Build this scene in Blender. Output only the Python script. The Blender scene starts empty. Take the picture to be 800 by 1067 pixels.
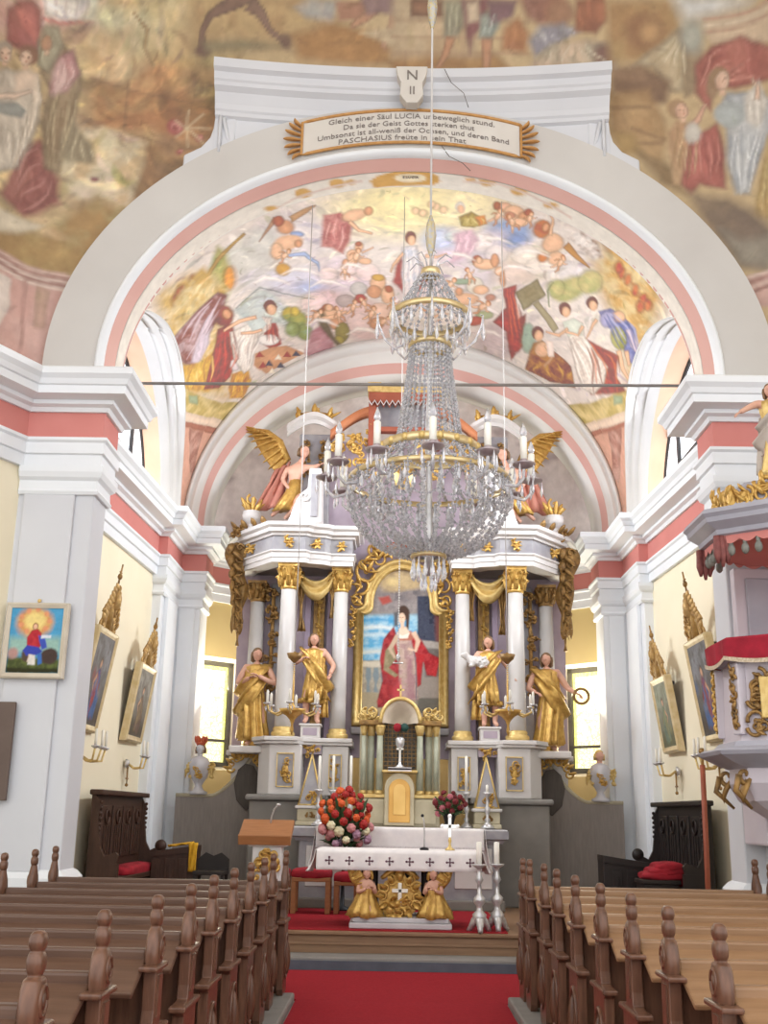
import bpy, math, random
import numpy as np
from mathutils import Vector, Matrix
RND = random.Random(11)
COL = bpy.context.scene.collection
PI = math.pi
sin, cos = math.sin, math.cos

# ------------------------------------------------------------------ camera frame
F_PX, CAM_H, CAM_X = 1133.0, 1.5, -0.1
_y = np.array([8, -315.5, F_PX]); _y /= np.linalg.norm(_y)
_z = np.array([75, 4073, F_PX]); _z -= _y * _z.dot(_y); _z /= np.linalg.norm(_z)
_x = np.cross(_y, _z)
if _x[0] < 0: _x = -_x
WM = np.array([_x, _y, _z])
def P(u, v, Y):
    "point of the place at depth Y that the photograph shows at pixel u, v"
    d = WM @ np.array([u - 400, 533.5 - v, F_PX]); t = Y / d[1]
    return Vector((CAM_X + d[0] * t, Y, CAM_H + d[2] * t))
def PX(u, v, X):
    d = WM @ np.array([u - 400, 533.5 - v, F_PX]); t = (X - CAM_X) / d[0]
    return Vector((X, d[1] * t, CAM_H + d[2] * t))

# ------------------------------------------------------------------ object helpers
def tag(o, label=None, cat=None, group=None, kind=None):
    if label: o['label'] = label
    if cat: o['category'] = cat
    if group: o['group'] = group
    if kind: o['kind'] = kind
    return o
def thing(name, label, cat, loc=(0, 0, 0), group=None):
    o = bpy.data.objects.new(name, None); COL.objects.link(o)
    o.location = loc; o.empty_display_size = .1
    return tag(o, label, cat, group)
def root_loc(p):
    while p.parent: p = p.parent
    return Vector(p.location)
def dup(root, loc=None, rotz=None, label=None, group=None, scale=None):
    def rec(o, par):
        c = o.copy(); COL.objects.link(c)
        if par: c.parent = par
        for ch in o.children: rec(ch, c)
        return c
    r = rec(root, None)
    if loc is not None: r.location = loc
    if rotz is not None: r.rotation_euler.z = rotz
    if label: r['label'] = label
    if group: r['group'] = group
    if scale: r.scale = scale
    return r

class MB:
    def __init__(s): s.v = []; s.f = []; s.sm = []
    def add(s, verts, faces, smooth=True):
        n = len(s.v); s.v += [tuple(p) for p in verts]
        s.f += [tuple(i + n for i in f) for f in faces]; s.sm += [smooth] * len(faces)
        return s
    def cb(s, x0, x1, y0, y1, z0, z1, rot=None, o=None):
        vs = [Vector((x, y, z)) for z in (z0, z1) for y in (y0, y1) for x in (x0, x1)]
        if rot is not None:
            oo = Vector(o) if o is not None else Vector((0, 0, 0))
            vs = [rot @ (p - oo) + oo for p in vs]
        return s.add(vs, [(0, 2, 3, 1), (4, 5, 7, 6), (0, 1, 5, 4), (2, 6, 7, 3), (0, 4, 6, 2), (1, 3, 7, 5)], False)
    def lathe(s, c, prof, seg=20, a0=0, a1=2 * PI, smooth=True, mod=None, axis='z'):
        full = abs(a1 - a0 - 2 * PI) < 1e-6; n = seg if full else seg + 1
        vs = []
        for k, (r, z) in enumerate(prof):
            for i in range(n):
                a = a0 + (a1 - a0) * i / seg
                rr = r * (mod(a, k, z) if mod else 1)
                p = (rr * cos(a), rr * sin(a), z)
                if axis == 'x': p = (p[2], p[0], p[1])
                if axis == 'y': p = (p[0], p[2], p[1])
                vs.append((c[0] + p[0], c[1] + p[1], c[2] + p[2]))
        fs = []
        for k in range(len(prof) - 1):
            for i in range(seg):
                j = (i + 1) % n
                fs.append((k * n + i, k * n + j, (k + 1) * n + j, (k + 1) * n + i))
        if full and prof[0] != prof[-1]:
            if prof[0][0] > 1e-5: fs.append(tuple(range(n))[::-1])
            if prof[-1][0] > 1e-5: fs.append(tuple(range((len(prof) - 1) * n, len(prof) * n)))
        return s.add(vs, fs, smooth)
    def loft(s, rings, closed=True, caps=True, smooth=True):
        n = len(rings[0]); vs = [p for r in rings for p in r]; fs = []
        for k in range(len(rings) - 1):
            for i in range(n if closed else n - 1):
                j = (i + 1) % n
                fs.append((k * n + i, k * n + j, (k + 1) * n + j, (k + 1) * n + i))
        if caps and closed:
            fs.append(tuple(range(n))[::-1]); fs.append(tuple(range((len(rings) - 1) * n, len(rings) * n)))
        return s.add(vs, fs, smooth)
    def tube(s, pts, rad, seg=8, smooth=True, flat=1.0):
        pts = [Vector(p) for p in pts]; n = len(pts)
        if not hasattr(rad, '__len__'): rad = [rad] * n
        t0 = (pts[1] - pts[0]).normalized()
        up = Vector((0, 0, 1)) if abs(t0.z) < .9 else Vector((0, 1, 0))
        nrm = t0.cross(up).normalized(); rings = []
        for i in range(n):
            t = (pts[min(i + 1, n - 1)] - pts[max(i - 1, 0)])
            t = t.normalized() if t.length > 1e-9 else t0
            nrm = (nrm - t * nrm.dot(t)); nrm = nrm.normalized() if nrm.length > 1e-6 else t.orthogonal().normalized()
            b = t.cross(nrm)
            rings.append([pts[i] + (nrm * cos(2 * PI * k / seg) + b * (sin(2 * PI * k / seg) * flat)) * rad[i] for k in range(seg)])
        return s.loft(rings, True, True, smooth)
    def ball(s, c, r, seg=12, rings=8, fn=None):
        if not hasattr(r, '__len__'): r = (r, r, r)
        vs = []; fs = []
        for k in range(rings + 1):
            th = PI * k / rings
            for i in range(seg):
                a = 2 * PI * i / seg
                d = Vector((sin(th) * cos(a), sin(th) * sin(a), -cos(th)))
                m = fn(d) if fn else 1
                vs.append((c[0] + r[0] * d.x * m, c[1] + r[1] * d.y * m, c[2] + r[2] * d.z * m))
        for k in range(rings):
            for i in range(seg):
                j = (i + 1) % seg
                fs.append((k * seg + i, k * seg + j, (k + 1) * seg + j, (k + 1) * seg + i))
        return s.add(vs, fs, True)
    def bead(s, c, r, h=None):
        h = h or r; x, y, z = c
        return s.add([(x + r, y, z), (x, y + r, z), (x - r, y, z), (x, y - r, z), (x, y, z + h), (x, y, z - h)],
                     [(0, 1, 4), (1, 2, 4), (2, 3, 4), (3, 0, 4), (1, 0, 5), (2, 1, 5), (3, 2, 5), (0, 3, 5)], False)
    def prism(s, poly, axis, a, b, smooth=False):
        def m(p, w):
            if axis == 'y': return (p[0], w, p[1])
            if axis == 'x': return (w, p[0], p[1])
            return (p[0], p[1], w)
        n = len(poly)
        vs = [m(p, a) for p in poly] + [m(p, b) for p in poly]
        fs = [tuple(range(n)), tuple(range(2 * n - 1, n - 1, -1))] + [(i, i + n, (i + 1) % n + n, (i + 1) % n) for i in range(n)]
        return s.add(vs, fs, smooth)
    def grid(s, fn, nu, nv, smooth=True):
        vs = [fn(i / nu, j / nv) for j in range(nv + 1) for i in range(nu + 1)]
        fs = [(j * (nu + 1) + i, j * (nu + 1) + i + 1, (j + 1) * (nu + 1) + i + 1, (j + 1) * (nu + 1) + i) for j in range(nv) for i in range(nu)]
        return s.add(vs, fs, smooth)
    def sweep(s, path, prof, smooth=False, side=1):
        "mitred sweep: path in plan, prof (offset to the left of travel * side, z)"
        path = [Vector((p[0], p[1])) for p in path]; n = len(path); rings = []
        for i in range(n):
            dirs = []
            if i > 0: dirs.append((path[i] - path[i - 1]).normalized())
            if i < n - 1: dirs.append((path[i + 1] - path[i]).normalized())
            ns = [Vector((-d.y, d.x)) * side for d in dirs]
            if len(ns) == 2:
                m = (ns[0] + ns[1]).normalized(); m = m / max(.25, m.dot(ns[0]))
            else: m = ns[0]
            rings.append([(path[i].x + m.x * o, path[i].y + m.y * o, z) for o, z in prof])
        return s.loft(rings, True, True, smooth)
    def curl(s, c, r, turns, rad, plane=((1, 0, 0), (0, 0, 1)), a0=0, seg=6, n=22, hand=1):
        "volute: spiral tube closing on c"
        ax, ay = Vector(plane[0]), Vector(plane[1]); pts = []; rr = []
        for k in range(n + 1):
            t = k / n; a = a0 + hand * turns * 2 * PI * t; q = r * (1 - t) ** .8 + .02 * r
            pts.append(Vector(c) + (ax * cos(a) + ay * sin(a)) * q); rr.append(rad * (1 - .55 * t))
        return s.tube(pts, rr, seg)
    def leaf(s, base, tip, bend, w, th=.25, seg=6, n=9):
        "tapering, bowed leaf blade"
        b, t, q = Vector(base), Vector(tip), Vector(bend); pts = []; rr = []
        for k in range(n + 1):
            x = k / n; pts.append(b * (1 - x) ** 2 + (b + q) * 2 * x * (1 - x) * .5 + t * x * x + ((t + q) * x * (1 - x)))
            rr.append(max(.002, w * (sin(PI * min(1, .12 + x * .88)) ** .7)))
        return s.tube(pts, rr, seg, True, th)
    def xf(s, M):
        s.v = [tuple(M @ Vector(p)) for p in s.v]; return s
    def mirror(s, cx=0):
        s.v = [(2 * cx - x, y, z) for x, y, z in s.v]; s.f = [f[::-1] for f in s.f]; return s
    def build(s, name, m, parent=None, off=None, bevel=0, sub=0, label=None, col=None):
        me = bpy.data.meshes.new(name)
        o_ = Vector(off) if off is not None else (root_loc(parent) if parent else Vector((0, 0, 0)))
        me.from_pydata([(x - o_.x, y - o_.y, z - o_.z) for x, y, z in s.v], [], s.f)
        me.polygons.foreach_set('use_smooth', s.sm)
        if m: me.materials.append(m)
        if col is not None:
            at = me.color_attributes.new('Col', 'FLOAT_COLOR', 'POINT')
            c = np.ones((len(s.v), 4), np.float32); c[:, :3] = col
            at.data.foreach_set('color', c.ravel())
        me.update()
        o = bpy.data.objects.new(name, me); COL.objects.link(o)
        if parent: o.parent = parent
        elif off is not None: o.location = o_
        if bevel:
            b = o.modifiers.new('bevel', 'BEVEL'); b.width = bevel; b.segments = 2; b.limit_method = 'ANGLE'; b.angle_limit = .7
        if sub:
            b = o.modifiers.new('sub', 'SUBSURF'); b.levels = b.render_levels = sub
        if label: o['label'] = label
        return o
def struct(name, mb, m, **k): return tag(mb.build(name, m, **k), kind='structure')

# ------------------------------------------------------------------ materials
def lin(c):
    if isinstance(c, str):
        c = [int(c[i:i + 2], 16) / 255 for i in (0, 2, 4)]
    return tuple((x / 12.92 if x <= .04045 else ((x + .055) / 1.055) ** 2.4) for x in c)
_M = {}
def mat(name, c, rough=.7, metal=0, c2=None, scale=6, amt=.5, bump=0, bscale=None, detail=4, stretch=None, emit=0, alpha=1, spec=.4):
    if name in _M: return _M[name]
    m = bpy.data.materials.new(name); m.use_nodes = True
    nt = m.node_tree; N = nt.nodes; Lk = nt.links; b = N['Principled BSDF']
    b.inputs['Roughness'].default_value = rough; b.inputs['Metallic'].default_value = metal
    b.inputs['Specular IOR Level'].default_value = spec
    c = lin(c); c2 = lin(c2) if c2 else tuple(x * .82 for x in c)
    tc = N.new('ShaderNodeTexCoord'); src = tc.outputs['Object']
    if stretch:
        mp = N.new('ShaderNodeMapping'); mp.inputs['Scale'].default_value = stretch
        Lk.new(src, mp.inputs['Vector']); src = mp.outputs['Vector']
    no = N.new('ShaderNodeTexNoise'); no.inputs['Scale'].default_value = scale; no.inputs['Detail'].default_value = detail
    Lk.new(src, no.inputs['Vector'])
    rp = N.new('ShaderNodeValToRGB'); rp.color_ramp.elements[0].position = .5 - amt * .5; rp.color_ramp.elements[1].position = .5 + amt * .5
    rp.color_ramp.elements[0].color = (*c2, 1); rp.color_ramp.elements[1].color = (*c, 1)
    Lk.new(no.outputs['Fac'], rp.inputs['Fac']); Lk.new(rp.outputs['Color'], b.inputs['Base Color'])
    if emit:
        Lk.new(rp.outputs['Color'], b.inputs['Emission Color']); b.inputs['Emission Strength'].default_value = emit
    if bump:
        n2 = N.new('ShaderNodeTexNoise'); n2.inputs['Scale'].default_value = bscale or scale * 4; n2.inputs['Detail'].default_value = 3
        Lk.new(src, n2.inputs['Vector'])
        bp = N.new('ShaderNodeBump'); bp.inputs['Strength'].default_value = bump; bp.inputs['Distance'].default_value = .02
        Lk.new(n2.outputs['Fac'], bp.inputs['Height']); Lk.new(bp.outputs['Normal'], b.inputs['Normal'])
    _M[name] = m; return m
def mat_paint(name, rough=.75, grain=.12, gscale=30, crack=0, spec=.25):
    "painted surface: colours held by the mesh's colour attribute, with brush grain from noise"
    m = bpy.data.materials.new(name); m.use_nodes = True
    nt = m.node_tree; N = nt.nodes; Lk = nt.links; b = N['Principled BSDF']; b.inputs['Roughness'].default_value = rough
    b.inputs['Specular IOR Level'].default_value = spec
    at = N.new('ShaderNodeAttribute'); at.attribute_name = 'Col'
    tc = N.new('ShaderNodeTexCoord'); no = N.new('ShaderNodeTexNoise'); no.inputs['Scale'].default_value = gscale; no.inputs['Detail'].default_value = 5
    Lk.new(tc.outputs['Object'], no.inputs['Vector'])
    mr = N.new('ShaderNodeMapRange'); mr.inputs['From Min'].default_value = .3; mr.inputs['From Max'].default_value = .7
    mr.inputs['To Min'].default_value = 1 - grain; mr.inputs['To Max'].default_value = 1 + grain
    Lk.new(no.outputs['Fac'], mr.inputs['Value'])
    mx = N.new('ShaderNodeVectorMath'); mx.operation = 'SCALE'
    Lk.new(at.outputs['Color'], mx.inputs[0]); Lk.new(mr.outputs['Result'], mx.inputs['Scale'])
    Lk.new(mx.outputs['Vector'], b.inputs['Base Color'])
    return m

# ------------------------------------------------------------------ hand painting on a surface
_tab = np.random.RandomState(5).rand(64, 64)
def vnoise(x, y):
    xi = np.floor(x).astype(int); yi = np.floor(y).astype(int); fx = x - xi; fy = y - yi
    fx = fx * fx * (3 - 2 * fx); fy = fy * fy * (3 - 2 * fy)
    g = lambda a, b: _tab[a % 64, b % 64]
    return (g(xi, yi) * (1 - fx) + g(xi + 1, yi) * fx) * (1 - fy) + (g(xi, yi + 1) * (1 - fx) + g(xi + 1, yi + 1) * fx) * fy
def fbm(x, y, o=4):
    r = 0; a = .5
    for k in range(o): r = r + a * vnoise(x * 2 ** k + 17 * k, y * 2 ** k + 9 * k); a *= .5
    return r / (1 - .5 ** o)
class Paint:
    """strokes laid on a surface: x, y are surface coordinates (metres along the surface) of its vertices;
    fn maps an authoring point to surface coordinates"""
    def __init__(s, x, y, base, fn=lambda p: p, wob=.03, wfreq=4., fk=1., model=0.):
        s.fk, s.model = fk, model
        s.x0, s.y0 = x, y; s.fn = fn
        s.x = x + wob * (fbm(x * wfreq, y * wfreq) - .5) * 2; s.y = y + wob * (fbm(x * wfreq + 31, y * wfreq + 7) - .5) * 2
        s.c = np.zeros((len(x), 3)) + np.array(lin(base))
        s.n1 = fbm(x * wfreq * 1.5 + 3, y * wfreq * 1.5 + 50)
        s.n2 = fbm(x * wfreq * 4 + 13, y * wfreq * 4 + 5)
    def mask(s, poly, soft):
        q = [s.fn(p) for p in poly]; q = np.array([[a, b] for a, b in q])
        lo = q.min(0) - soft * 2; hi = q.max(0) + soft * 2
        idx = np.nonzero((s.x > lo[0]) & (s.x < hi[0]) & (s.y > lo[1]) & (s.y < hi[1]))[0]
        if len(idx) == 0: return idx, None, None
        x, y = s.x[idx], s.y[idx]; ins = np.zeros(len(idx), bool); d2 = np.full(len(idx), 1e9)
        for i in range(len(q)):
            ax, ay = q[i]; bx, by = q[(i + 1) % len(q)]
            with np.errstate(divide='ignore', invalid='ignore'):
                cr = ((ay > y) != (by > y)) & (x < (bx - ax) * (y - ay) / (by - ay + 1e-12) + ax)
            ins ^= cr
            ex, ey = bx - ax, by - ay; L = ex * ex + ey * ey + 1e-12
            t = np.clip(((x - ax) * ex + (y - ay) * ey) / L, 0, 1)
            d2 = np.minimum(d2, (x - ax - t * ex) ** 2 + (y - ay - t * ey) ** 2)
        sd = np.where(ins, 1, -1) * np.sqrt(d2)
        return idx, np.clip(sd / (2 * soft) + .5, 0, 1), sd
    def poly(s, pts, c, soft=.02, a=1., c2=None, fold=0, dirn=(1, .3), edge=0):
        "filled shape; c2 mixes a second pigment by noise, fold draws drapery bands, edge lines the contour"
        idx, m, sd = s.mask(pts, soft)
        if m is None: return s
        c = np.array(lin(c)); cc = np.zeros((len(idx), 3)) + c
        if c2 is not None:
            w = np.clip((s.n1[idx] - .35) / .3, 0, 1)[:, None]; cc = cc * (1 - w) + np.array(lin(c2)) * w
        if fold:
            w = np.sin((s.x[idx] * dirn[0] + s.y[idx] * dirn[1]) * fold * s.fk + 14 * s.n1[idx] + 3 * s.n2[idx])
            w = w * (.35 + .9 * s.n1[idx]); cc = cc * (1 + .10 * w[:, None]) + .02 * np.clip(w, 0, 1)[:, None]
        if s.model:
            cc = cc * (1 - s.model + 1.7 * s.model * np.clip(sd / (sd.max() + 1e-6), 0, 1)[:, None])
        if edge:
            e = np.clip(1 - np.abs(sd) / edge, 0, 1)[:, None]; cc = cc * (1 - .4 * e)
        m = (m * a)[:, None]; s.c[idx] = s.c[idx] * (1 - m) + cc * m
        return s
    def ell(s, u, v, ru, rv, c, rot=0, **k):
        cr, sr = cos(math.radians(rot)), sin(math.radians(rot))
        return s.poly([(u + ru * cos(t) * cr - rv * sin(t) * sr, v + ru * cos(t) * sr + rv * sin(t) * cr) for t in np.linspace(0, 2 * PI, 14)[:-1]], c, **k)
    def line(s, pts, w, c, **k):
        "stroke of pixel/author width w (number or one per point)"
        if not hasattr(w, '__len__'): w = [w] * len(pts)
        L, Rr = [], []
        for i, p in enumerate(pts):
            a = pts[max(i - 1, 0)]; b = pts[min(i + 1, len(pts) - 1)]
            dx, dy = b[0] - a[0], b[1] - a[1]; n = math.hypot(dx, dy) + 1e-9
            L.append((p[0] - dy / n * w[i] / 2, p[1] + dx / n * w[i] / 2)); Rr.append((p[0] + dy / n * w[i] / 2, p[1] - dx / n * w[i] / 2))
        return s.poly(L + Rr[::-1], c, **k)
    def dabs(s, n, size, amp, seed, sel=None):
        "loose brush marks that lighten, darken or warm the colour already there"
        rr = np.random.RandomState(seed); idx0 = np.arange(len(s.x)) if sel is None else np.nonzero(sel)[0]
        for k in rr.choice(idx0, n):
            cx, cy = s.x0[k], s.y0[k]; a = 6.3 * fbm(np.array([cx * .7]), np.array([cy * .7]), 2)[0] + rr.randn() * .5
            L = size * (.5 + rr.rand()); W_ = L * (.18 + .2 * rr.rand())
            near = np.nonzero((np.abs(s.x - cx) < L * 1.2) & (np.abs(s.y - cy) < L * 1.2))[0]
            dx, dy = s.x[near] - cx, s.y[near] - cy; u = (dx * cos(a) + dy * sin(a)) / L; v = (-dx * sin(a) + dy * cos(a) + .25 * L * u * u) / W_
            m = np.clip(1.3 * (1 - u * u - v * v), 0, 1)[:, None]
            f = 1 + amp * rr.randn() * np.array([1, 1 + .15 * rr.randn(), 1 + .3 * rr.randn()])
            s.c[near] = s.c[near] * (1 - m + m * np.clip(f, .5, 1.6))
        return s
    def haze(s, k, c='cfc6bb'):
        s.c = s.c * (1 - k) + np.array(lin(c)) * k; return s
    def grain(s, amt=.1):
        s.c *= (1 + amt * 2 * (s.n2 - .5) + amt * 2 * (s.n1 - .5))[:, None]; s.c = np.clip(s.c, 0, 1); return s
# ================================================================== SETTING
Y1, Y2, Z0, ZC = 10.2, 16.3, 5.83, 5.68          # arch planes, ellipse centre height, cornice top
M_white = mat('white_plaster', 'e8ecf0', .8, c2='dde1e6', scale=1.5, amt=.6, bump=.05, bscale=14)
M_grey = mat('grey_plaster', 'cbc9c6', .85, c2='bdbab7', scale=1.2, amt=.7, bump=.08, bscale=9)
M_cool = mat('pilaster_plaster', 'd3d5da', .85, c2='c6c8ce', scale=1.1, amt=.7, bump=.05)
M_soff = mat('soffit_plaster', 'e0dfdc', .85, c2='d3d1cd', scale=1.5, amt=.7, bump=.05)
M_pink = mat('salmon_paint', 'd18982', .85, c2='c67c75', scale=2, amt=.7, bump=.05)
M_pinkl = mat('rose_line_paint', 'd6aea5', .85, c2='cb9d95', scale=1.6, amt=.8)
M_cream = mat('cream_plaster', 'f2ead2', .85, c2='eae0c4', scale=1.3, amt=.7, bump=.04)
M_yellow = mat('ochre_yellow_plaster', 'd8c48c', .85, c2='ccb67c', scale=1.5, amt=.7, bump=.04)
M_peach = mat('peach_reveal', 'f0c9ab', .85, c2='e8bc9d', scale=2)
M_stone = mat('grey_stone', '8f8c88', .75, c2='7b7874', scale=5, amt=.6, bump=.12)
M_bluestone = mat('blue_grey_stone', '5d6672', .7, c2='4f5762', scale=6, bump=.1)
M_oak = mat('step_wood', '97785c', .5, c2='7a5c44', scale=4, amt=.8, stretch=(1, 9, 9), bump=.06)
M_darkfloor = mat('floor_boards', '8a6a4e', .6, c2='6b4f38', scale=5, amt=.8, stretch=(6, 1, 1))
M_dark = mat('dark_iron', '4c4a49', .5, .6)
M_frame = mat('window_lead_frame', '5b574c', .6)

struct('floor', MB().cb(-9, 9, -4, 11.6, -.12, 0), M_stone)
for sx in (-1, 1):
    a, b = sorted((sx * .88, sx * 3.3))
    struct('pew_platform', MB().cb(a, b, 1.2, 9.72, 0, .07), M_stone, bevel=.015)
struct('chancel_step', MB().cb(-3.05, 3.05, 11.55, 12.05, -.12, .125), M_stone, bevel=.012)
struct('chancel_step_riser', MB().cb(-3.0, 3.0, 11.525, 11.55, 0, .1), M_bluestone)
mb = MB().cb(-3.9, 3.9, 11.96, 19, -.12, .30); mb.cb(-3.9, 3.9, 11.92, 19, .30, .335); mb.cb(-3.0, 3.0, 11.945, 11.96, .2, .225)
struct('chancel_floor', mb, M_oak, bevel=.008)

def left_right(fn):
    for s, nm in ((-1, 'left'), (1, 'right')): fn(s, nm)
PATH = [(6.4, 5.0), (3.8, 10.2), (3.06, 10.2), (3.06, 10.65), (3.77, 10.65), (3.55, 15.2), (3.42, 15.2), (3.42, 16.3), (3.05, 16.3), (3.05, 16.9)]
ENT_A = [(0, 4.74), (.05, 4.74), (.05, 4.86), (.075, 4.87), (.075, 4.98), (.1, 5.0), (.1, 5.03), (0, 5.03)]
ENT_F = [(0, 5.03), (.05, 5.03), (.05, 5.30), (0, 5.30)]
ENT_C = [(0, 5.30), (.08, 5.30), (.1, 5.34), (.15, 5.36), (.15, 5.40), (.29, 5.42), (.29, 5.50), (.31, 5.51), (.33, 5.56), (.37, 5.60), (.37, 5.66), (.35, ZC), (0, ZC)]
CAP = [(0, 4.46), (.03, 4.46), (.045, 4.49), (.03, 4.52), (.025, 4.60), (.06, 4.63), (.08, 4.68), (.08, 4.74), (0, 4.74)]
BASE = [(0, 0), (.09, 0), (.09, .5), (.07, .52), (.07, .9), (.03, .95), (0, .97)]
def quad_wall(mb, p, q, z0, z1, th, s):
    d = Vector((q[0] - p[0], q[1] - p[1])).normalized(); n = Vector((-d.y, d.x)) * (-s) * th   # away from the room
    a, b = Vector(p[:2]), Vector(q[:2])
    vs = [(*a, z0), (*b, z0), (*(b + n), z0), (*(a + n), z0), (*a, z1), (*b, z1), (*(b + n), z1), (*(a + n), z1)]
    mb.add(vs, [(0, 1, 5, 4), (1, 2, 6, 5), (2, 3, 7, 6), (3, 0, 4, 7), (4, 5, 6, 7), (0, 3, 2, 1)], False)
def sides(s, nm):
    sd = s    # side of travel on which the room lies
    path = [(s * x, y) for x, y in PATH]
    w = MB(); quad_wall(w, path[0], path[1], 0, 5.3, .4, sd)
    struct('wall_nave_' + nm, w, M_cream)
    w = MB(); quad_wall(w, path[4], path[5], 0, 5.6, .5, sd)
    struct('wall_' + nm, w, M_cream)
    for i, (x0, x1, y0, y1, m_) in enumerate(((3.06, 4.3, 10.2, 10.65, M_cool), (3.42, 4.1, 15.2, 16.3, M_white), (3.05, 4.0, 16.3, 16.9, M_white))):
        a, b = sorted((s * x0, s * x1))
        struct('trim_pier', MB().cb(a, b, y0, y1, 0, 5.5), m_, bevel=.015)
    a, b = sorted((s * 3.74, s * 3.24))
    struct('trim_pilaster_panel', MB().cb(a, b, 10.165, 10.2, .95, 4.46), M_cool, bevel=.012)
    struct('trim_pilaster_panel', MB().cb(*sorted((s * 3.36, s * 3.42)), 15.4, 16.1, .95, 4.46).cb(*sorted((s * 3.13, s * 3.37)), 16.27, 16.3, .95, 4.46), M_white, bevel=.01)
    struct('trim_entablature', MB().sweep(path, ENT_A, side=sd), M_white)
    struct('trim_frieze', MB().sweep(path, ENT_F, side=sd), M_pink)
    struct('trim_cornice', MB().sweep(path, ENT_C, side=sd), M_white)
    cp = [path[1], path[2], path[3], (path[3][0] + s * .6, path[3][1])]; cp2 = path[5:]
    struct('trim_capital', MB().sweep(cp, CAP, side=sd).sweep(cp2, CAP, side=sd), M_white)
    struct('trim_pilaster_base', MB().sweep(cp, BASE, side=sd).sweep(cp2, BASE, side=sd), M_white)
left_right(sides)

# ---- triumphal arch
def ell(a, b, n=72, z0=Z0, stilt=ZC):
    pts = [(a, stilt)] if stilt is not None else []
    pts += [(a * cos(PI * k / n), z0 + b * sin(PI * k / n)) for k in range(n + 1)]
    if stilt is not None: pts.append((-a, stilt))
    return pts
def arch_loft(curves, n=72, smooth=True):
    "curves: list of (a, b, y): lofts stilted half ellipses one to the next"
    rings = [[(x, y, z) for x, z in ell(a, b, n)] for a, b, y in curves]
    return MB().loft(rings, closed=False, caps=False, smooth=smooth)
struct('trim_triumphal_arch', arch_loft([(3.70, 3.05, 10.45), (3.70, 3.05, 10.16), (3.17, 2.53, 10.16)], smooth=False), M_grey)
mb = arch_loft([(3.17, 2.53, 10.16), (3.165, 2.525, 10.125), (3.14, 2.50, 10.11), (3.105, 2.465, 10.125), (3.09, 2.45, 10.17), (3.085, 2.445, 10.2)])
struct('trim_arch_roll', mb, M_white)
struct('trim_arch_rose_band', arch_loft([(3.085, 2.445, 10.2), (3.0, 2.35, 10.30)]), M_pinkl)
struct('trim_arch_soffit', arch_loft([(3.0, 2.35, 10.30), (3.0, 2.36, 10.62), (3.05, 2.41, 10.66), (3.9, 3.4, 10.68)], smooth=False), M_soff)
struct('trim_arch_rose_line', arch_loft([(2.995, 2.353, 10.56), (2.995, 2.355, 10.60)]), M_pinkl)

# ---- second arch towards the apse
mb = arch_loft([(3.5, 3.3, 16.45), (3.42, 3.16, 16.30), (3.39, 3.10, 16.26), (3.36, 3.04, 16.27), (3.35, 3.02, 16.31), (3.30, 2.93, 16.27), (3.27, 2.88, 16.28), (3.26, 2.86, 16.32), (3.19, 2.72, 16.32)])
struct('trim_apse_arch', mb, M_soff)
struct('trim_apse_arch_rose_band', arch_loft([(3.19, 2.72, 16.32), (3.10, 2.56, 16.38)]), M_pinkl)
struct('trim_apse_arch_soffit', arch_loft([(3.10, 2.56, 16.38), (3.03, 2.42, 16.42), (3.03, 2.42, 16.9), (3.6, 3.1, 16.91)]), M_soff)

# ---- lunettes over the side walls
def av(y): return 3.42 + .03 * (16.3 - y)
BV = 3.16
def c1z(y):
    h = 3.2 if y > 12.7 else 2.05
    q = 1 - ((y - 12.7) / h) ** 2
    return Z0 - .15 + 1.75 * math.sqrt(q) if q > 0 else ZC
def vx(y, z):
    q = max(0, (z - Z0) / BV)
    return av(y) * math.sqrt(max(0, 1 - q * q))
def lunette(s, nm):
    n = 48; C1, C2, C3 = [], [], []
    for k in range(n + 1):
        t = PI * k / n; y = 12.7 + (3.2 if cos(t) > 0 else 2.05) * cos(t); z = c1z(y)
        C1.append(Vector((vx(y, z), y, z)))
        C2.append(Vector((3.58, 13.15 + 2.2 * cos(t), 5.72 + 1.88 * sin(t))))
        C3.append(Vector((3.92, 13.3 + 2.45 * cos(t), 5.80 + 1.85 * sin(t))))
    rings = []
    for w, b in ((0, .02), (.06, .07), (.16, .09), (.26, .07), (.30, .0), (.36, .06), (.46, .09), (.58, .07), (.62, 0), (.70, .06), (.8, .08), (.92, .05), (1, 0)):
        rings.append([(s * (p.x * (1 - w) + q.x * w - b), p.y * (1 - w) + q.y * w, p.z * (1 - w) + q.z * w - b * .3) for p, q in zip(C1, C2)])
    struct('trim_lunette_' + nm, MB().loft(rings, False, False), M_soff)
    struct('trim_lunette_reveal_' + nm, MB().loft([[(s * p.x, p.y, p.z) for p in c] for c in (C2, C3)], False, False), M_peach)
    poly = [(p.y, p.z) for p in C3]
    x0, x1 = sorted((s * 3.93, s * 3.97))
    g = MB().prism([(p.y, 5.55 if i in (0, n) else p.z) for i, p in enumerate(C3)], 'x', x0, x1)
    w_ = struct('window_%d' % (1 if s < 0 else 2), g, M_sky)
    f = MB(); f.tube([(s * 3.91, p.y, p.z) for p in C3], .04, 6)
    for y in (11.9, 13.3, 14.7): f.cb(*sorted((s * 3.88, s * 3.93)), y - .025, y + .025, 5.6, 7.62 if y == 13.3 else 7.3)
    for z in (6.35, 6.95): f.cb(*sorted((s * 3.88, s * 3.93)), 11.2, 15.4, z - .02, z + .02)
    struct('trim_window_bars', f, M_dark)
    struct('trim_sill', MB().cb(*sorted((s * 3.4, s * 4.0)), 10.95, 16.0, 5.5, 5.66), M_white)
M_sky = mat('bright_daylight_pane', 'f4f8ff', .3, emit=1.0, c2='eef4ff')
left_right(lunette)

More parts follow.
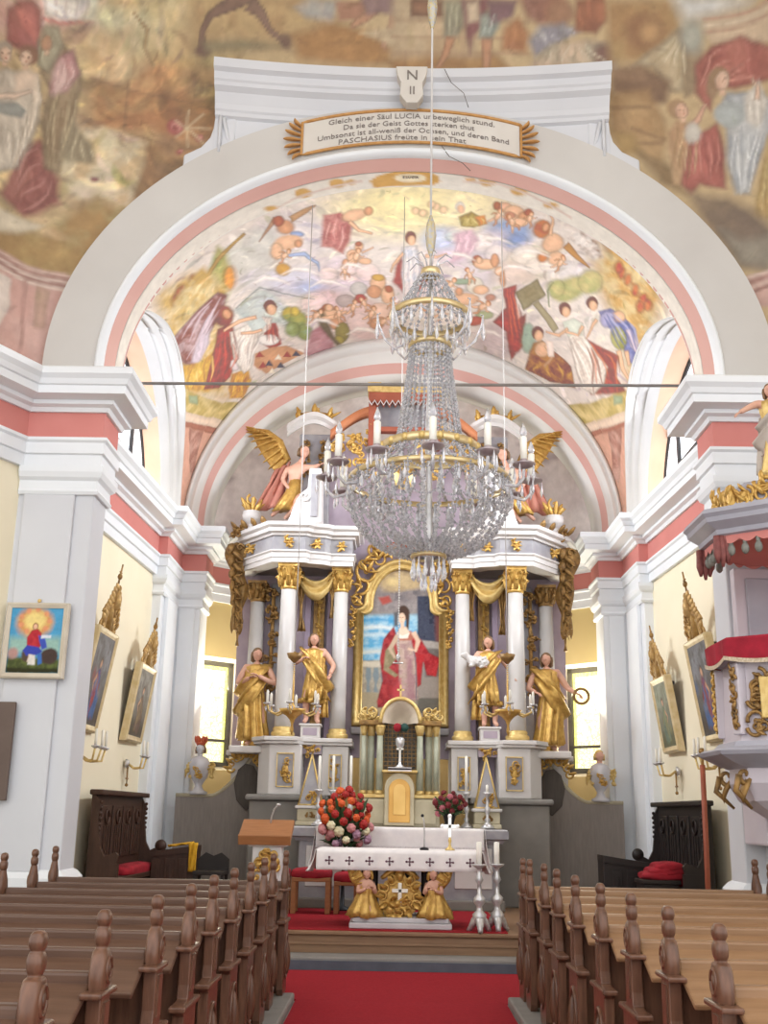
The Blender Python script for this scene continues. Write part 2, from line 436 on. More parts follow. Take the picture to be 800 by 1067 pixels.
# ---- apse walls, windows, half dome
AP = [(3.4, 16.75), (1.7, 18.4)]
M_glass = bpy.data.materials.new('yellow_leaded_glass'); M_glass.use_nodes = True
_n = M_glass.node_tree.nodes; _l = M_glass.node_tree.links; _b = _n['Principled BSDF']
_tc = _n.new('ShaderNodeTexCoord'); _v = _n.new('ShaderNodeTexVoronoi'); _v.feature = 'DISTANCE_TO_EDGE'; _v.inputs['Scale'].default_value = 16
_r = _n.new('ShaderNodeValToRGB'); _r.color_ramp.elements[0].position = .02; _r.color_ramp.elements[0].color = (.82, .78, .3, 1)
_r.color_ramp.elements[1].position = .12; _r.color_ramp.elements[1].color = (1, 1, .72, 1)
_l.new(_tc.outputs['Object'], _v.inputs['Vector']); _l.new(_v.outputs['Distance'], _r.inputs['Fac'])
_l.new(_r.outputs['Color'], _b.inputs['Base Color']); _l.new(_r.outputs['Color'], _b.inputs['Emission Color']); _b.inputs['Emission Strength'].default_value = .6
M_glassb = mat('yellow_border_glass', 'd9d47c', .3, emit=1.5, c2='b0b658', scale=30, amt=.3)
def apse(s, nm):
    a, b = Vector((s * AP[0][0], AP[0][1], 0)), Vector((s * AP[1][0], AP[1][1], 0)); d = (b - a).normalized()
    n = Vector((-d.y, d.x, 0)) * (1 if s > 0 else -1)     # into the room
    if n.y > 0: n = -n
    Lw = (b - a).length
    def q(t, z, o=0): p = a + d * t - n * o; return (p.x, p.y, z)
    t0, t1, z0, z1 = .12, 1.2, 2.12, 3.86                        # opening
    w = MB()
    for (ta, tb, za, zb) in ((0, t0, 0, 5.6), (t1, Lw, 0, 5.6), (t0, t1, 0, z0), (t0, t1, z1, 5.6)):
        w.add([q(ta, za), q(tb, za), q(tb, zb), q(ta, zb)], [(0, 1, 2, 3)], False)
        w.add([q(ta, za, .35), q(tb, za, .35), q(tb, zb, .35), q(ta, zb, .35)], [(3, 2, 1, 0)], False)
    struct('wall_apse_' + nm, w, M_yellow)
    i0, i1, j0, j1 = t0 + .07, t1 - .08, z0 + .06, z1 - .05
    sp = MB(); o = .18
    outer = [q(t0, z0), q(t1, z0), q(t1, z1), q(t0, z1)]; inner = [q(i0, j0, o), q(i1, j0, o), q(i1, j1, o), q(i0, j1, o)]
    for k in range(4): sp.add([outer[k], outer[(k + 1) % 4], inner[(k + 1) % 4], inner[k]], [(0, 1, 2, 3)], False)
    struct('trim_window_reveal', sp, M_cream)
    f = MB()
    def bar(ta, tb, za, zb, o0=.14, o1=.2):
        f.add([q(ta, za, o0), q(tb, za, o0), q(tb, zb, o0), q(ta, zb, o0), q(ta, za, o1), q(tb, za, o1), q(tb, zb, o1), q(ta, zb, o1)],
              [(0, 1, 2, 3), (7, 6, 5, 4), (0, 4, 5, 1), (1, 5, 6, 2), (2, 6, 7, 3), (3, 7, 4, 0)], False)
    bar(i0, i0 + .07, j0, j1); bar(i1 - .08, i1, j0, j1); bar(i0, i1, j0, j0 + .07); bar(i0, i1, j1 - .07, j1); bar(i0, i1, 2.56, 2.6)
    g = MB(); g.add([q(i0, j0, .19), q(i1, j0, .19), q(i1, j1, .19), q(i0, j1, .19)], [(0, 1, 2, 3)], False)
    struct('window_%d' % (3 if s < 0 else 4), g, M_glass); struct('trim_window_frame', f, M_frame)
    g = MB()
    for (ta, tb, za, zb) in ((i0 + .07, i0 + .12, j0 + .07, j1 - .07), (i1 - .13, i1 - .08, j0 + .07, j1 - .07), (i0, i1, j1 - .13, j1 - .07)):
        g.add([q(ta, za, .185), q(tb, za, .185), q(tb, zb, .185), q(ta, zb, .185)], [(0, 1, 2, 3)], False)
    struct('trim_border_glass', g, M_glassb)
left_right(apse)
struct('wall_back', MB().cb(-1.72, 1.72, 18.4, 18.6, 0, 5.6), M_yellow)
apath = [(-3.4, 16.75), (-1.7, 18.4), (1.7, 18.4), (3.4, 16.75)]
struct('trim_apse_entablature', MB().sweep(apath, ENT_A, side=-1), M_white)
struct('trim_apse_frieze', MB().sweep(apath, [(o * .8, z) for o, z in ENT_F], side=-1), M_pink)
struct('trim_apse_cornice', MB().sweep(apath, [(o * .7, z) for o, z in ENT_C], side=-1), M_white)
# ================================================================== FRESCOES (paint on plaster)
M_fresco = mat_paint('fresco_plaster', .85, .07, 9)
def pixel(V):
    c = (np.asarray(V) - np.array([CAM_X, 0, CAM_H])) @ WM
    return np.stack([400 + F_PX * c[:, 0] / c[:, 2], 533.5 - F_PX * c[:, 1] / c[:, 2]], 1)
class Surface:
    "curved plaster sheet: V vertices on an (nv+1) x (nu+1) net, S, T metres along the sheet"
    def __init__(s, V, nu, nv):
        s.V = np.asarray(V, float); s.nu, s.nv = nu, nv; G = s.V.reshape(nv + 1, nu + 1, 3)
        du = np.linalg.norm(np.diff(G, axis=1), axis=2); dv = np.linalg.norm(np.diff(G, axis=0), axis=2)
        S = np.zeros((nv + 1, nu + 1)); S[:, 1:] = np.cumsum(du, 1); S -= S[:, nu // 2:nu // 2 + 1]
        T = np.zeros((nv + 1, nu + 1)); T[1:] = np.cumsum(dv, 0)
        s.S, s.T = S.ravel(), T.ravel(); s.uv = pixel(s.V)
    def at(s, p):
        "sheet coordinates of the point seen at an authoring pixel"
        k = int(np.argmin((s.uv[:, 0] - p[0]) ** 2 + (s.uv[:, 1] - p[1]) ** 2)); n = s.nu + 1
        r, c = divmod(k, n)
        a = k + 1 if c < s.nu else k - 1; b = k + n if r < s.nv else k - n
        J = np.stack([s.uv[a] - s.uv[k], s.uv[b] - s.uv[k]], 1); d = np.array(p) - s.uv[k]
        try: w = np.clip(np.linalg.solve(J, d), -2, 2)
        except np.linalg.LinAlgError: w = (0, 0)
        return (s.S[k] + w[0] * (s.S[a] - s.S[k]) + w[1] * (s.S[b] - s.S[k]), s.T[k] + w[0] * (s.T[a] - s.T[k]) + w[1] * (s.T[b] - s.T[k]))
    def paint(s, base, **k): return Paint(s.S, s.T, base, s.at, **k)
    def build(s, name, m, p, hole=None):
        nu, nv = s.nu, s.nv; mb = MB()
        f = [(j * (nu + 1) + i, j * (nu + 1) + i + 1, (j + 1) * (nu + 1) + i + 1, (j + 1) * (nu + 1) + i) for j in range(nv) for i in range(nu)]
        if hole: f = [q for q in f if not hole(s.V[list(q)].mean(0))]
        mb.add(s.V, f); return mb.build(name, m, col=p.c)
SK, SK2 = 'e3b897', 'cf9a78'
def figure(p, T, head, r, body, c, c2=None, hair='7a4a34', fold=30, skin=SK):
    "small painted figure: robe shape, then head with hair"
    p.poly([T(*q) for q in body], c, soft=.02, c2=c2, fold=fold, edge=.04)
    x, y = head
    p.ell(*T(x, y - r * .25), T(r, 0)[0] - T(0, 0)[0], (T(r, 0)[0] - T(0, 0)[0]) * 1.1, hair, soft=.015)
    p.ell(*T(x + r * .15, y + r * .2), (T(r, 0)[0] - T(0, 0)[0]) * .7, (T(r, 0)[0] - T(0, 0)[0]) * .85, skin, soft=.015)
def limb(p, T, pts, w, c=SK, **k):
    q = T(1, 0)[0] - T(0, 0)[0]
    p.line([T(*a) for a in pts], [x * q for x in w] if hasattr(w, '__len__') else w * q, c, soft=.012, edge=.025, **k)

def folds(p, T, left, right, n, dark, light, w=3, seed=0):
    "drapery: strokes running between two edges of a robe, dark hollows and light ridges"
    rr = random.Random(seed); q = (T(1, 0)[0] - T(0, 0)[0]) * w
    def along(L, t): i = min(int(t * (len(L) - 1)), len(L) - 2); f = t * (len(L) - 1) - i; return (L[i][0] * (1 - f) + L[i + 1][0] * f, L[i][1] * (1 - f) + L[i + 1][1] * f)
    for k in range(n):
        b = (k + .5 + rr.uniform(-.3, .3)) / n; t0, t1 = rr.uniform(0, .3), rr.uniform(.65, 1); pts = []
        for i in range(6):
            t = t0 + (t1 - t0) * i / 5; a, c = along(left, t), along(right, t); bb = b + .06 * sin(5 * t + k)
            pts.append(T(a[0] * (1 - bb) + c[0] * bb, a[1] * (1 - bb) + c[1] * bb))
        p.line(pts, [q * .3, q, q * 1.2, q * 1.1, q * .8, q * .3], light if k % 2 else dark, soft=.012, a=.62)
def face(p, T, x, y, r, hair, skin='e2c0a4', turn=1, tilt=0):
    "painted head: hair, face, shaded cheek, eyes, nose, mouth"
    q = T(1, 0)[0] - T(0, 0)[0]
    f = lambda a, b: T(x + r * (a * cos(tilt) - b * sin(tilt)), y + r * (a * sin(tilt) + b * cos(tilt)))
    p.ell(*f(-.18 * turn, -.2), 1.05 * r * q, 1.15 * r * q, hair, soft=.015); p.ell(*f(.12 * turn, .1), .72 * r * q, .95 * r * q, skin, soft=.012, edge=.02)
    p.ell(*f(-.25 * turn, .3), .3 * r * q, .5 * r * q, 'b98a6c', soft=.02, a=.5); p.line([f(.0, 1.0), f(-.1 * turn, 1.5)], .6 * r * q, 'd3ab8c', soft=.014)
    for e in (-.18, .42): p.line([f((e - .1) * turn, -.02), f((e + .12) * turn, -.02)], .12 * r * q, '6e4c3c', soft=.006)
    p.line([f(.2 * turn, 0), f(.26 * turn, .32)], .1 * r * q, 'b5866a', soft=.006); p.line([f(.02 * turn, .56), f(.34 * turn, .56)], .12 * r * q, 'ab5c4e', soft=.006)
# ---- chancel vault
def vault():
    nu, nv = 520, 250
    Ys = 10.66 + (16.34 - 10.66) * (np.linspace(0, 1, nv + 1))
    V = []
    for y in Ys:
        ph0 = max(0, math.asin(min(1, max(0, (c1z(y) - Z0) / BV)))) if y < 15.9 else 0
        low = c1z(y) if y < 15.9 else ZC
        for i in range(nu + 1):
            t = i / nu; ph = PI - ph0 - t * (PI - 2 * ph0)
            z = Z0 + BV * sin(ph)
            if i in (0, nu) and ph0 == 0: z = min(Z0, low)
            V.append((av(y) * cos(ph), y, z))
    s = Surface(V, nu, nv); p = s.paint('dcd2ca', wob=.022, wfreq=4, fk=3.2, model=.16)
    A = lambda x, y: (180 + x / 3.2, 190 + y / 3.2)
    B = lambda x, y: (420 + x / 3.077, 190 + y / 3.077)
    PA = lambda pts, c, **k: p.poly([A(*q) for q in pts], c, **k)
    PB = lambda pts, c, **k: p.poly([B(*q) for q in pts], c, **k)
    def EA(x, y, rx, ry, c, **k):
        if rx < 50: k = {'edge': .03, **k}
        p.ell(*A(x, y), rx / 3.2, ry / 3.2, c, **k)
    def EB(x, y, rx, ry, c, **k):
        if rx < 50: k = {'edge': .03, **k}
        p.ell(*B(x, y), rx / 3.077, ry / 3.077, c, **k)
    # skies and ground
    PA([(-60, 720), (-60, 380), (60, 300), (160, 380), (190, 720)], 'dcc79c', soft=.15, c2='cfae70')
    PB([(880, 720), (860, 300), (640, 180), (600, 300), (700, 500), (720, 720)], 'd9c493', soft=.15, c2='cba468')
    EA(760, 90, 260, 95, 'eee0b4', soft=.3); EB(120, 70, 220, 80, 'efe1b6', soft=.3)
    EA(770, 70, 130, 60, 'f1e2ae', soft=.2)
    for x, y, rx, ry, c in ((250, 260, 90, 60, 'cbc8c0'), (330, 330, 110, 40, 'd5cfd0'), (430, 330, 120, 50, 'd3d0dc'), (480, 350, 70, 22, 'aab4d4'), (560, 300, 80, 50, 'dfd0d6'),
                            (520, 410, 70, 60, 'dcbcbc'), (640, 460, 80, 70, 'dcbdb8'), (600, 330, 90, 40, 'd9c9d0'), (690, 470, 60, 60, 'dfc3bc'), (400, 180, 140, 80, 'dcd3d2'), (300, 200, 60, 50, 'cdcbc4')):
        EA(x, y, rx, ry, c, soft=.12, a=.9)
    for x, y, rx, ry, c in ((340, 160, 75, 45, '88a0ca'), (290, 205, 85, 55, 'd2c6d0'), (410, 255, 90, 55, 'e2d4be'), (350, 290, 80, 40, 'd8c4b8'), (160, 210, 70, 60, 'dcc8d4'), (300, 510, 70, 60, 'c4b2b2'),
                            (60, 330, 90, 60, 'd6c2c2'), (520, 280, 80, 30, 'd9d2d0'), (230, 300, 60, 50, 'd6cbce'), (120, 180, 60, 40, 'bcc6d8'), (360, 190, 40, 26, '7c94c2')):
        EB(x, y, rx, ry, c, soft=.1, a=.9)
    for x, y, r in ((470, 400, 46), (540, 470, 40), (590, 300, 44), (650, 300, 40), (620, 470, 42), (520, 310, 36)): EA(x, y, r, r * .8, 'ead2cc', soft=.07, a=.7)
    for x, y, r in ((250, 190, 44), (300, 230, 40), (390, 230, 44), (430, 270, 40), (470, 262, 36), (170, 170, 36)): EB(x, y, r, r * .75, 'ece0d6', soft=.07, a=.7)
    # left edge, tree, mountains
    for x, y in ((10, 395), (35, 360), (70, 325), (20, 370)): EA(x, y, 14, 20, 'b06a52', soft=.05, c2='8f4f3e')
    PA([(110, 330), (150, 210), (180, 230), (200, 330), (170, 380)], 'b3ab72', soft=.05, c2='8f9a5c'); EA(190, 320, 22, 40, 'd2924a', soft=.05)
    limb(p, A, [(60, 420), (150, 260), (240, 170)], [8, 14, 10], 'a98a56')
    PA([(20, 480), (0, 400), (100, 280), (190, 360), (110, 420)], 'd9c596', soft=.06, c2='c6a566')
    PA([(200, 430), (290, 350), (340, 370), (400, 440), (380, 480), (250, 470)], 'cfd2cb', soft=.06, c2='bcc3c0')
    limb(p, A, [(210, 420), (290, 350), (370, 370), (470, 390)], [3, 5, 4, 2], 'a8aeae')
    vis = (s.uv[:, 1] > 150) & (s.uv[:, 1] < 480); p.dabs(1500, .16, .12, 3, vis); p.dabs(1200, .06, .14, 4, vis)
    # cloaked man and bearded man
    PA([(0, 520), (60, 450), (150, 365), (185, 375), (160, 440), (120, 520), (70, 620), (20, 600)], 'b79c9e', soft=.03, c2='8c5a54', fold=14, dirn=(1, -.6), edge=.06)
    PA([(60, 600), (100, 470), (140, 420), (120, 540), (85, 610)], 'cdbfca', soft=.03, fold=20)
    PA([(10, 690), (20, 620), (90, 600), (150, 560), (120, 700)], 'ddb964', soft=.03, c2='c8983e', fold=16)
    EA(170, 445, 34, 38, '9a5a40', soft=.03, c2='7c4030'); EA(180, 440, 16, 18, SK2, soft=.02)
    PA([(150, 490), (200, 470), (225, 580), (190, 650), (150, 690), (105, 690), (130, 590)], 'b8472f', soft=.025, c2='8f3426', fold=18, edge=.05)
    EA(205, 610, 16, 20, 'ded2d2', soft=.02)
    PA([(185, 690), (195, 640), (250, 620), (262, 660), (235, 720), (190, 720)], 'dba93f', soft=.025, c2='b97c2c', fold=24)
    # white lady, cape, cushion, carpet
    PA([(300, 540), (310, 470), (345, 470), (365, 540), (330, 560)], 'a84a3a', soft=.02, fold=22)
    figure(p, A, (325, 420), 22, [(255, 470), (300, 445), (335, 450), (325, 490), (290, 510), (275, 560), (262, 620), (235, 640), (205, 600), (190, 500), (235, 480)], 'f3ece2', 'dccfc4')
    PA([(250, 470), (295, 448), (315, 470), (290, 500), (262, 495)], 'cfd8d4', soft=.015); limb(p, A, [(170, 497), (225, 462), (280, 448)], [8, 14, 12]); limb(p, A, [(225, 505), (270, 500), (300, 490)], 10)
    EA(320, 525, 38, 20, 'efe8e2', soft=.02)
    PA([(275, 570), (330, 550), (380, 545), (440, 570), (380, 600), (310, 640), (270, 610)], 'd3a07c', soft=.02)
    for i, (x, y) in enumerate(((290, 575), (320, 605), (350, 585), (380, 575), (410, 572), (330, 630), (300, 610), (360, 610))):
        PA([(x - 14, y + 8), (x, y - 12), (x + 14, y + 8)], ('a8402f', '4c5468', 'efe3d0')[i % 3], soft=.01)
    for x, y, r, c in ((390, 440, 26, 'c0aa54'), (420, 460, 30, 'a9a860'), (440, 500, 28, '8fa688'), (400, 490, 26, '9fae80'), (410, 430, 16, 'd0b85a')): EA(x, y, r, r, c, soft=.035, c2='8d9a62')
    PA([(440, 570), (460, 500), (500, 470), (540, 520), (535, 560), (450, 580)], 'b8848c', soft=.04, c2='c49aa0')
    # angel and putti
    limb(p, A, [(390, 125), (440, 95), (475, 75)], [22, 20, 4], 'b9936f'); limb(p, A, [(340, 120), (290, 200)], [18, 4], 'b08a72')
    EA(375, 150, 32, 24, SK2, soft=.03); EA(350, 130, 20, 18, 'a9664a', soft=.02); EA(415, 172, 24, 11, '8fa5cc', soft=.02)
    EA(385, 200, 50, 26, SK, soft=.03, rot=-10); EA(420, 205, 14, 14, SK2, soft=.02); EA(345, 230, 22, 28, SK, soft=.03)
    limb(p, A, [(380, 245), (440, 240), (480, 270), (490, 295)], [10, 16, 12, 3], 'a6b6d6'); EA(365, 290, 26, 22, 'c99b4c', soft=.03)
    PA([(500, 110), (560, 100), (600, 130), (590, 190), (570, 240), (530, 220), (495, 215)], 'c98c86', soft=.03, c2='b06c6a', fold=16)
    EA(605, 110, 44, 20, SK, soft=.03, rot=-12); EA(652, 95, 16, 16, SK2, soft=.02); limb(p, A, [(590, 130), (620, 160), (665, 172)], [16, 12, 7])
    for x, y, rx, ry in ((620, 215, 16, 18), (600, 250, 24, 26), (640, 262, 24, 12), (575, 270, 14, 14)): EA(x, y, rx, ry, SK if rx > 15 else SK2, soft=.02)
    limb(p, A, [(630, 235), (668, 215)], 6); EA(617, 206, 12, 9, 'a8683c', soft=.015)
    for x, y, rx, ry, c in ((515, 425, 22, 20, 'a9663c'), (530, 440, 40, 16, SK), (545, 470, 26, 22, SK2), (520, 418, 14, 12, SK), (575, 395, 34, 22, 'b8a8a4'), (620, 355, 30, 24, 'c9c3be'), (565, 500, 26, 34, '93894a'), (555, 525, 20, 14, 'a89a52'),
                            (625, 388, 20, 16, 'b2583e'), (685, 335, 28, 28, SK), (685, 318, 22, 12, 'c9a25a'), (672, 365, 26, 22, SK2), (715, 375, 24, 30, SK), (720, 355, 14, 13, 'a9683e'), (690, 430, 40, 30, 'e6c4b0'), (680, 470, 26, 20, SK2)):
        EA(x, y, rx, ry, c, soft=.02, edge=.03)
    PA([(490, 480), (470, 430), (500, 420), (540, 520), (560, 540), (545, 545)], '6f6450', soft=.03)
    limb(p, A, [(495, 455), (540, 448), (580, 430)], [14, 18, 10])
    # the crowned saint in the middle
    PA([(735, 330), (745, 270), (770, 230), (820, 250), (850, 330), (810, 380), (770, 370)], 'aa4842', soft=.03, c2='8c3434', fold=20)
    figure(p, A, (792, 190), 20, [(765, 215), (815, 210), (830, 290), (812, 380), (770, 390), (760, 300)], 'e7dcd8', 'c7c9d2'); limb(p, A, [(770, 235), (735, 275), (725, 300)], [12, 10, 6])
    limb(p, B, [(70, 235), (110, 240), (140, 228)], [12, 9, 5])
    for x, y in ((40, 92), (62, 98), (105, 78), (128, 88), (90, 70)): EB(x, y, 14, 12, 'e6c4a0', soft=.03)
    # right half: God the Father and company
    figure(p, B, (180, 82), 16, [(175, 110), (215, 92), (262, 115), (270, 135), (225, 145), (185, 140)], 'b8a566', 'a08a48', hair='d8cfc4'); PB([(230, 110), (262, 105), (272, 132), (245, 140)], 'cf8a48', soft=.02)
    PB([(160, 165), (220, 150), (245, 190), (215, 230), (150, 260), (170, 210)], 'd6b4be', soft=.04, fold=14)
    for x, y, rx, ry, c in ((325, 80, 26, 16, 'dfb094'), (355, 95, 34, 22, SK), (390, 110, 24, 18, SK2), (370, 130, 30, 16, SK), (300, 75, 14, 14, 'a86a4a'), (400, 95, 14, 13, 'a8643f'), (340, 110, 22, 16, 'c98f78')): EB(x, y, rx, ry, c, soft=.02, edge=.03)
    EB(445, 150, 32, 30, 'c27c40', soft=.03, c2='a45a30'); EB(480, 195, 36, 34, SK, soft=.03, edge=.04); EB(455, 145, 14, 15, SK2, soft=.02); EB(490, 245, 30, 22, SK, soft=.03); limb(p, B, [(470, 170), (480, 120), (470, 100)], [14, 10, 6])
    EB(445, 240, 18, 16, 'c98248', soft=.03); PB([(530, 180), (570, 155), (620, 190), (640, 240), (610, 250), (570, 215)], 'e4dcd6', soft=.03, c2='8e6a54', fold=22)
    limb(p, B, [(520, 200), (560, 240), (600, 275)], [26, 18, 4], 'b8894e')
    for x, y, rx, ry, c in ((238, 250, 18, 17, 'a8623c'), (265, 262, 40, 18, SK), (295, 250, 16, 22, SK2), (310, 285, 18, 16, SK), (320, 310, 9, 26, SK2), (245, 250, 11, 11, SK)): EB(x, y, rx, ry, c, soft=.018, edge=.03)
    for x, y, rx, ry, c in ((200, 375, 46, 20, SK), (180, 350, 14, 14, SK2), (230, 330, 30, 28, 'dcd4c4'), (250, 345, 26, 16, SK), (280, 370, 18, 12, 'b98a78'), (190, 318, 34, 10, '98a890'), (260, 425, 30, 14, 'a8b08a'), (230, 445, 30, 16, 'b8665a')): EB(x, y, rx, ry, c, soft=.025, edge=.03)
    PB([(318, 340), (362, 328), (366, 440), (392, 420), (390, 520), (345, 570), (330, 480), (288, 448), (330, 400)], 'b8543e', soft=.02, c2='9c3a30', fold=18, edge=.05)
    PB([(360, 352), (428, 308), (456, 362), (388, 412)], 'aaa080', soft=.015, c2='948a6c', edge=.04); PB([(385, 350), (420, 328), (430, 355), (392, 375)], '8f8466', soft=.02)
    limb(p, B, [(425, 385), (490, 475)], 22, 'a49a7c')
    for x, y, rx, ry in ((520, 350, 50, 36), (560, 330, 50, 28), (600, 320, 40, 40), (490, 340, 30, 30)): EB(x, y, rx, ry, 'c6ba84', soft=.05, c2='aeb078')
    limb(p, B, [(470, 400), (460, 350), (480, 320)], [4, 6, 2], '8f9a72')
    PB([(570, 490), (620, 520), (690, 560), (680, 620), (720, 680), (600, 680), (560, 560)], 'b35a3a', soft=.03, c2='8f4028', fold=12)
    figure(p, B, (518, 412), 20, [(508, 450), (548, 436), (575, 450), (580, 490), (620, 545), (655, 590), (645, 650), (610, 680), (570, 660), (548, 580), (530, 500)], 'f1e9de', 'ddd0c4', fold=22)
    PB([(510, 448), (548, 436), (578, 456), (572, 490), (528, 494)], 'd5dacc', soft=.015); limb(p, B, [(455, 478), (500, 490), (530, 470)], [7, 11, 12]); limb(p, B, [(575, 458), (560, 490), (520, 480)], [12, 10, 8])
    EB(400, 500, 24, 50, '9fb4a2', soft=.04)
    figure(p, B, (430, 488), 20, [(415, 515), (445, 505), (470, 530), (540, 590), (550, 660), (470, 640), (390, 600)], 'bd873e', '8f5a2c', fold=26)
    EB(445, 535, 26, 26, SK, soft=.02, edge=.03); limb(p, B, [(455, 520), (480, 560), (450, 590)], [14, 11, 8]); PB([(455, 505), (480, 510), (485, 560), (465, 560)], 'eedcd0', soft=.015)
    figure(p, B, (606, 392), 20, [(625, 415), (665, 405), (700, 425), (745, 470), (775, 560), (745, 600), (712, 560), (690, 480), (650, 460)], '8e90bc', '7078ac', fold=18)
    EB(690, 500, 26, 40, 'b6b376', soft=.025, c2='989a58', rot=-15); EB(690, 432, 24, 20, SK, soft=.02); EB(655, 440, 26, 26, 'a9a6c8', soft=.03); limb(p, B, [(620, 440), (600, 470), (585, 500)], [12, 9, 6])
    limb(p, B, [(690, 540), (705, 600), (735, 650)], [18, 14, 9]); limb(p, B, [(715, 540), (725, 590)], [16, 10]); limb(p, B, [(720, 470), (740, 520), (760, 560)], [20, 26, 8], 'cfc0cc')
    for x, y in ((700, 290), (722, 312), (745, 345), (770, 375), (760, 400), (690, 270), (785, 395)): EB(x, y, 14, 20, 'c98058', soft=.04, c2='b5583e')
    folds(p, A, [(150, 365), (60, 450), (0, 560)], [(185, 375), (150, 460), (70, 620)], 9, '8a5c5c', 'd8c4cc', 7, 1)
    folds(p, A, [(150, 490), (135, 590), (110, 690)], [(200, 475), (225, 580), (190, 650)], 7, '7c2c22', 'd26a4c', 7, 2)
    folds(p, A, [(235, 490), (205, 540), (215, 620)], [(300, 500), (280, 560), (262, 630)], 8, 'c0b2ac', 'fbf6ee', 6, 3)
    folds(p, A, [(310, 470), (310, 545)], [(345, 475), (362, 545)], 5, '7a3028', 'c66a54', 6, 4)
    folds(p, A, [(10, 640), (10, 700)], [(150, 570), (120, 700)], 6, 'a87830', 'ecd08a', 7, 5); folds(p, A, [(190, 645), (190, 720)], [(255, 630), (240, 720)], 5, 'a8702a', 'f0cc74', 6, 6)
    folds(p, A, [(505, 110), (500, 215)], [(590, 130), (570, 235)], 7, 'a0645f', 'e2b4ac', 6, 7); folds(p, A, [(765, 220), (762, 300), (772, 385)], [(815, 215), (830, 290), (812, 380)], 7, 'a8aab8', 'f8f2ee', 5, 8)
    folds(p, B, [(322, 345), (335, 440), (345, 560)], [(362, 330), (380, 440), (388, 520)], 7, '8a3226', 'd87a60', 7, 9)
    folds(p, B, [(510, 500), (548, 580), (572, 660)], [(578, 490), (620, 545), (645, 640)], 9, 'c4b4a8', 'fdf8f0', 7, 10)
    folds(p, B, [(575, 500), (600, 590), (610, 680)], [(620, 520), (690, 560), (715, 675)], 7, '86391f', 'cf7e58', 7, 11); folds(p, B, [(410, 570), (400, 610)], [(540, 590), (545, 650)], 8, '7c4a1e', 'dcb06a', 7, 12)
    folds(p, B, [(625, 415), (655, 460), (712, 560)], [(700, 425), (745, 470), (775, 560)], 8, '54609a', 'b4b6d8', 7, 13); folds(p, B, [(178, 112), (188, 140)], [(262, 112), (268, 135)], 6, '8a7438', 'd6c68c', 5, 14)
    folds(p, B, [(165, 165), (152, 255)], [(240, 185), (215, 230)], 6, 'b892a0', 'eed4da', 6, 15)
    # putti tumbling in the clouds
    def putto(T, q, x, y, a, hair='a8703c'):
        f = lambda px_, py_: T(x + q * (px_ * cos(a) - py_ * sin(a)), y + q * (px_ * sin(a) + py_ * cos(a)))
        k = (T(1, 0)[0] - T(0, 0)[0]) * q
        def L(pts, w, c): p.line([f(*z_) for z_ in pts], [v * k for v in w], c, soft=.012, edge=.025)
        L([(2, 6), (8, 16), (4, 26)], [8, 7, 4], SK2); L([(-3, 6), (-8, 16), (-14, 22)], [8, 7, 4], SK)
        p.ell(*f(0, -2), 8.5 * k, 11 * k, SK, rot=math.degrees(a), soft=.014, edge=.03); p.ell(*f(2, -6), 5 * k, 4 * k, 'f0d2b8', soft=.02, a=.7)
        L([(5, -8), (13, -6), (19, -12)], [6, 5, 3], SK); L([(-5, -8), (-13, -4), (-17, 3)], [6, 5, 3], SK2)
        p.ell(*f(0, -19), 7 * k, 7 * k, hair, soft=.012); p.ell(*f(1.2, -17), 5 * k, 5.6 * k, SK, soft=.012)
    for x, y, q, a in ((475, 445, 1.3, .9), (555, 440, 1.2, -.5), (600, 420, 1.2, .3), (640, 405, 1.1, -.8), (660, 440, 1.3, .5), (735, 415, 1.3, -.2), (700, 465, 1.2, 1.0), (610, 250, 1.3, .4), (575, 300, 1., -.6), (370, 245, 1.2, .8)): putto(A, q, x, y, a)
    for x, y, q, a in ((150, 330, 1.2, .7), (215, 300, 1.2, -.4), (300, 110, 1.2, .5), (350, 130, 1.3, -.6), (405, 120, 1.1, .2), (500, 260, 1.2, .6), (250, 400, 1.3, 1.1), (60, 400, 1.2, -.3), (120, 420, 1.2, .6)): putto(B, q, x, y, a, 'b5703c')
    for x, y, w in ((520, 340, 60), (600, 285, 50), (640, 500, 60), (430, 300, 70), (330, 330, 60), (500, 470, 50)): p.line([A(x - w, y + 8), A(x - w * .4, y - 12), A(x + w * .3, y - 8), A(x + w, y + 10)], [1, 4, 4, 1], 'f3eae2', soft=.03, a=.8)
    for x, y, w in ((290, 190, 60), (410, 230, 60), (180, 240, 50), (360, 280, 60), (280, 490, 40)): p.line([B(x - w, y + 8), B(x - w * .4, y - 12), B(x + w * .3, y - 8), B(x + w, y + 10)], [1, 4, 4, 1], 'f3eae2', soft=.03, a=.8)
    # painted architecture in the lower corners
    def px(pts, c, **k): p.poly(pts, c, **k)
    for m in (lambda x: x, lambda x: 845 - x):
        px([(m(180), 440), (m(250), 462), (m(240), 560), (m(180), 560)], 'd9a893', soft=.02)
        px([(m(183), 405), (m(232), 420), (m(262), 432), (m(240), 458), (m(182), 436)], 'd8c48a', soft=.02, c2='b9a566')
        px([(m(183), 428), (m(240), 446), (m(236), 458), (m(183), 440)], 'e3cdb8', soft=.008); px([(m(183), 438), (m(236), 456), (m(234), 462), (m(183), 444)], 'a8705f', soft=.008)
        px([(m(197), 446), (m(212), 450), (m(208), 500), (m(200), 504)], 'caa092', soft=.01, c2='a8776a', fold=40)
        px([(m(197), 412), (m(206), 412), (m(206), 422), (m(197), 420)], '9aa888', soft=.02)
    p.dabs(900, .05, .08, 14, vis); p.c = np.clip((p.c - .55) * 1.13 + .54, .02, 1); p.grain(.06); p.haze(.12, 'f4ebe0'); tag(s.build('ceiling_chancel_vault', M_fresco, p), kind='structure')
vault()

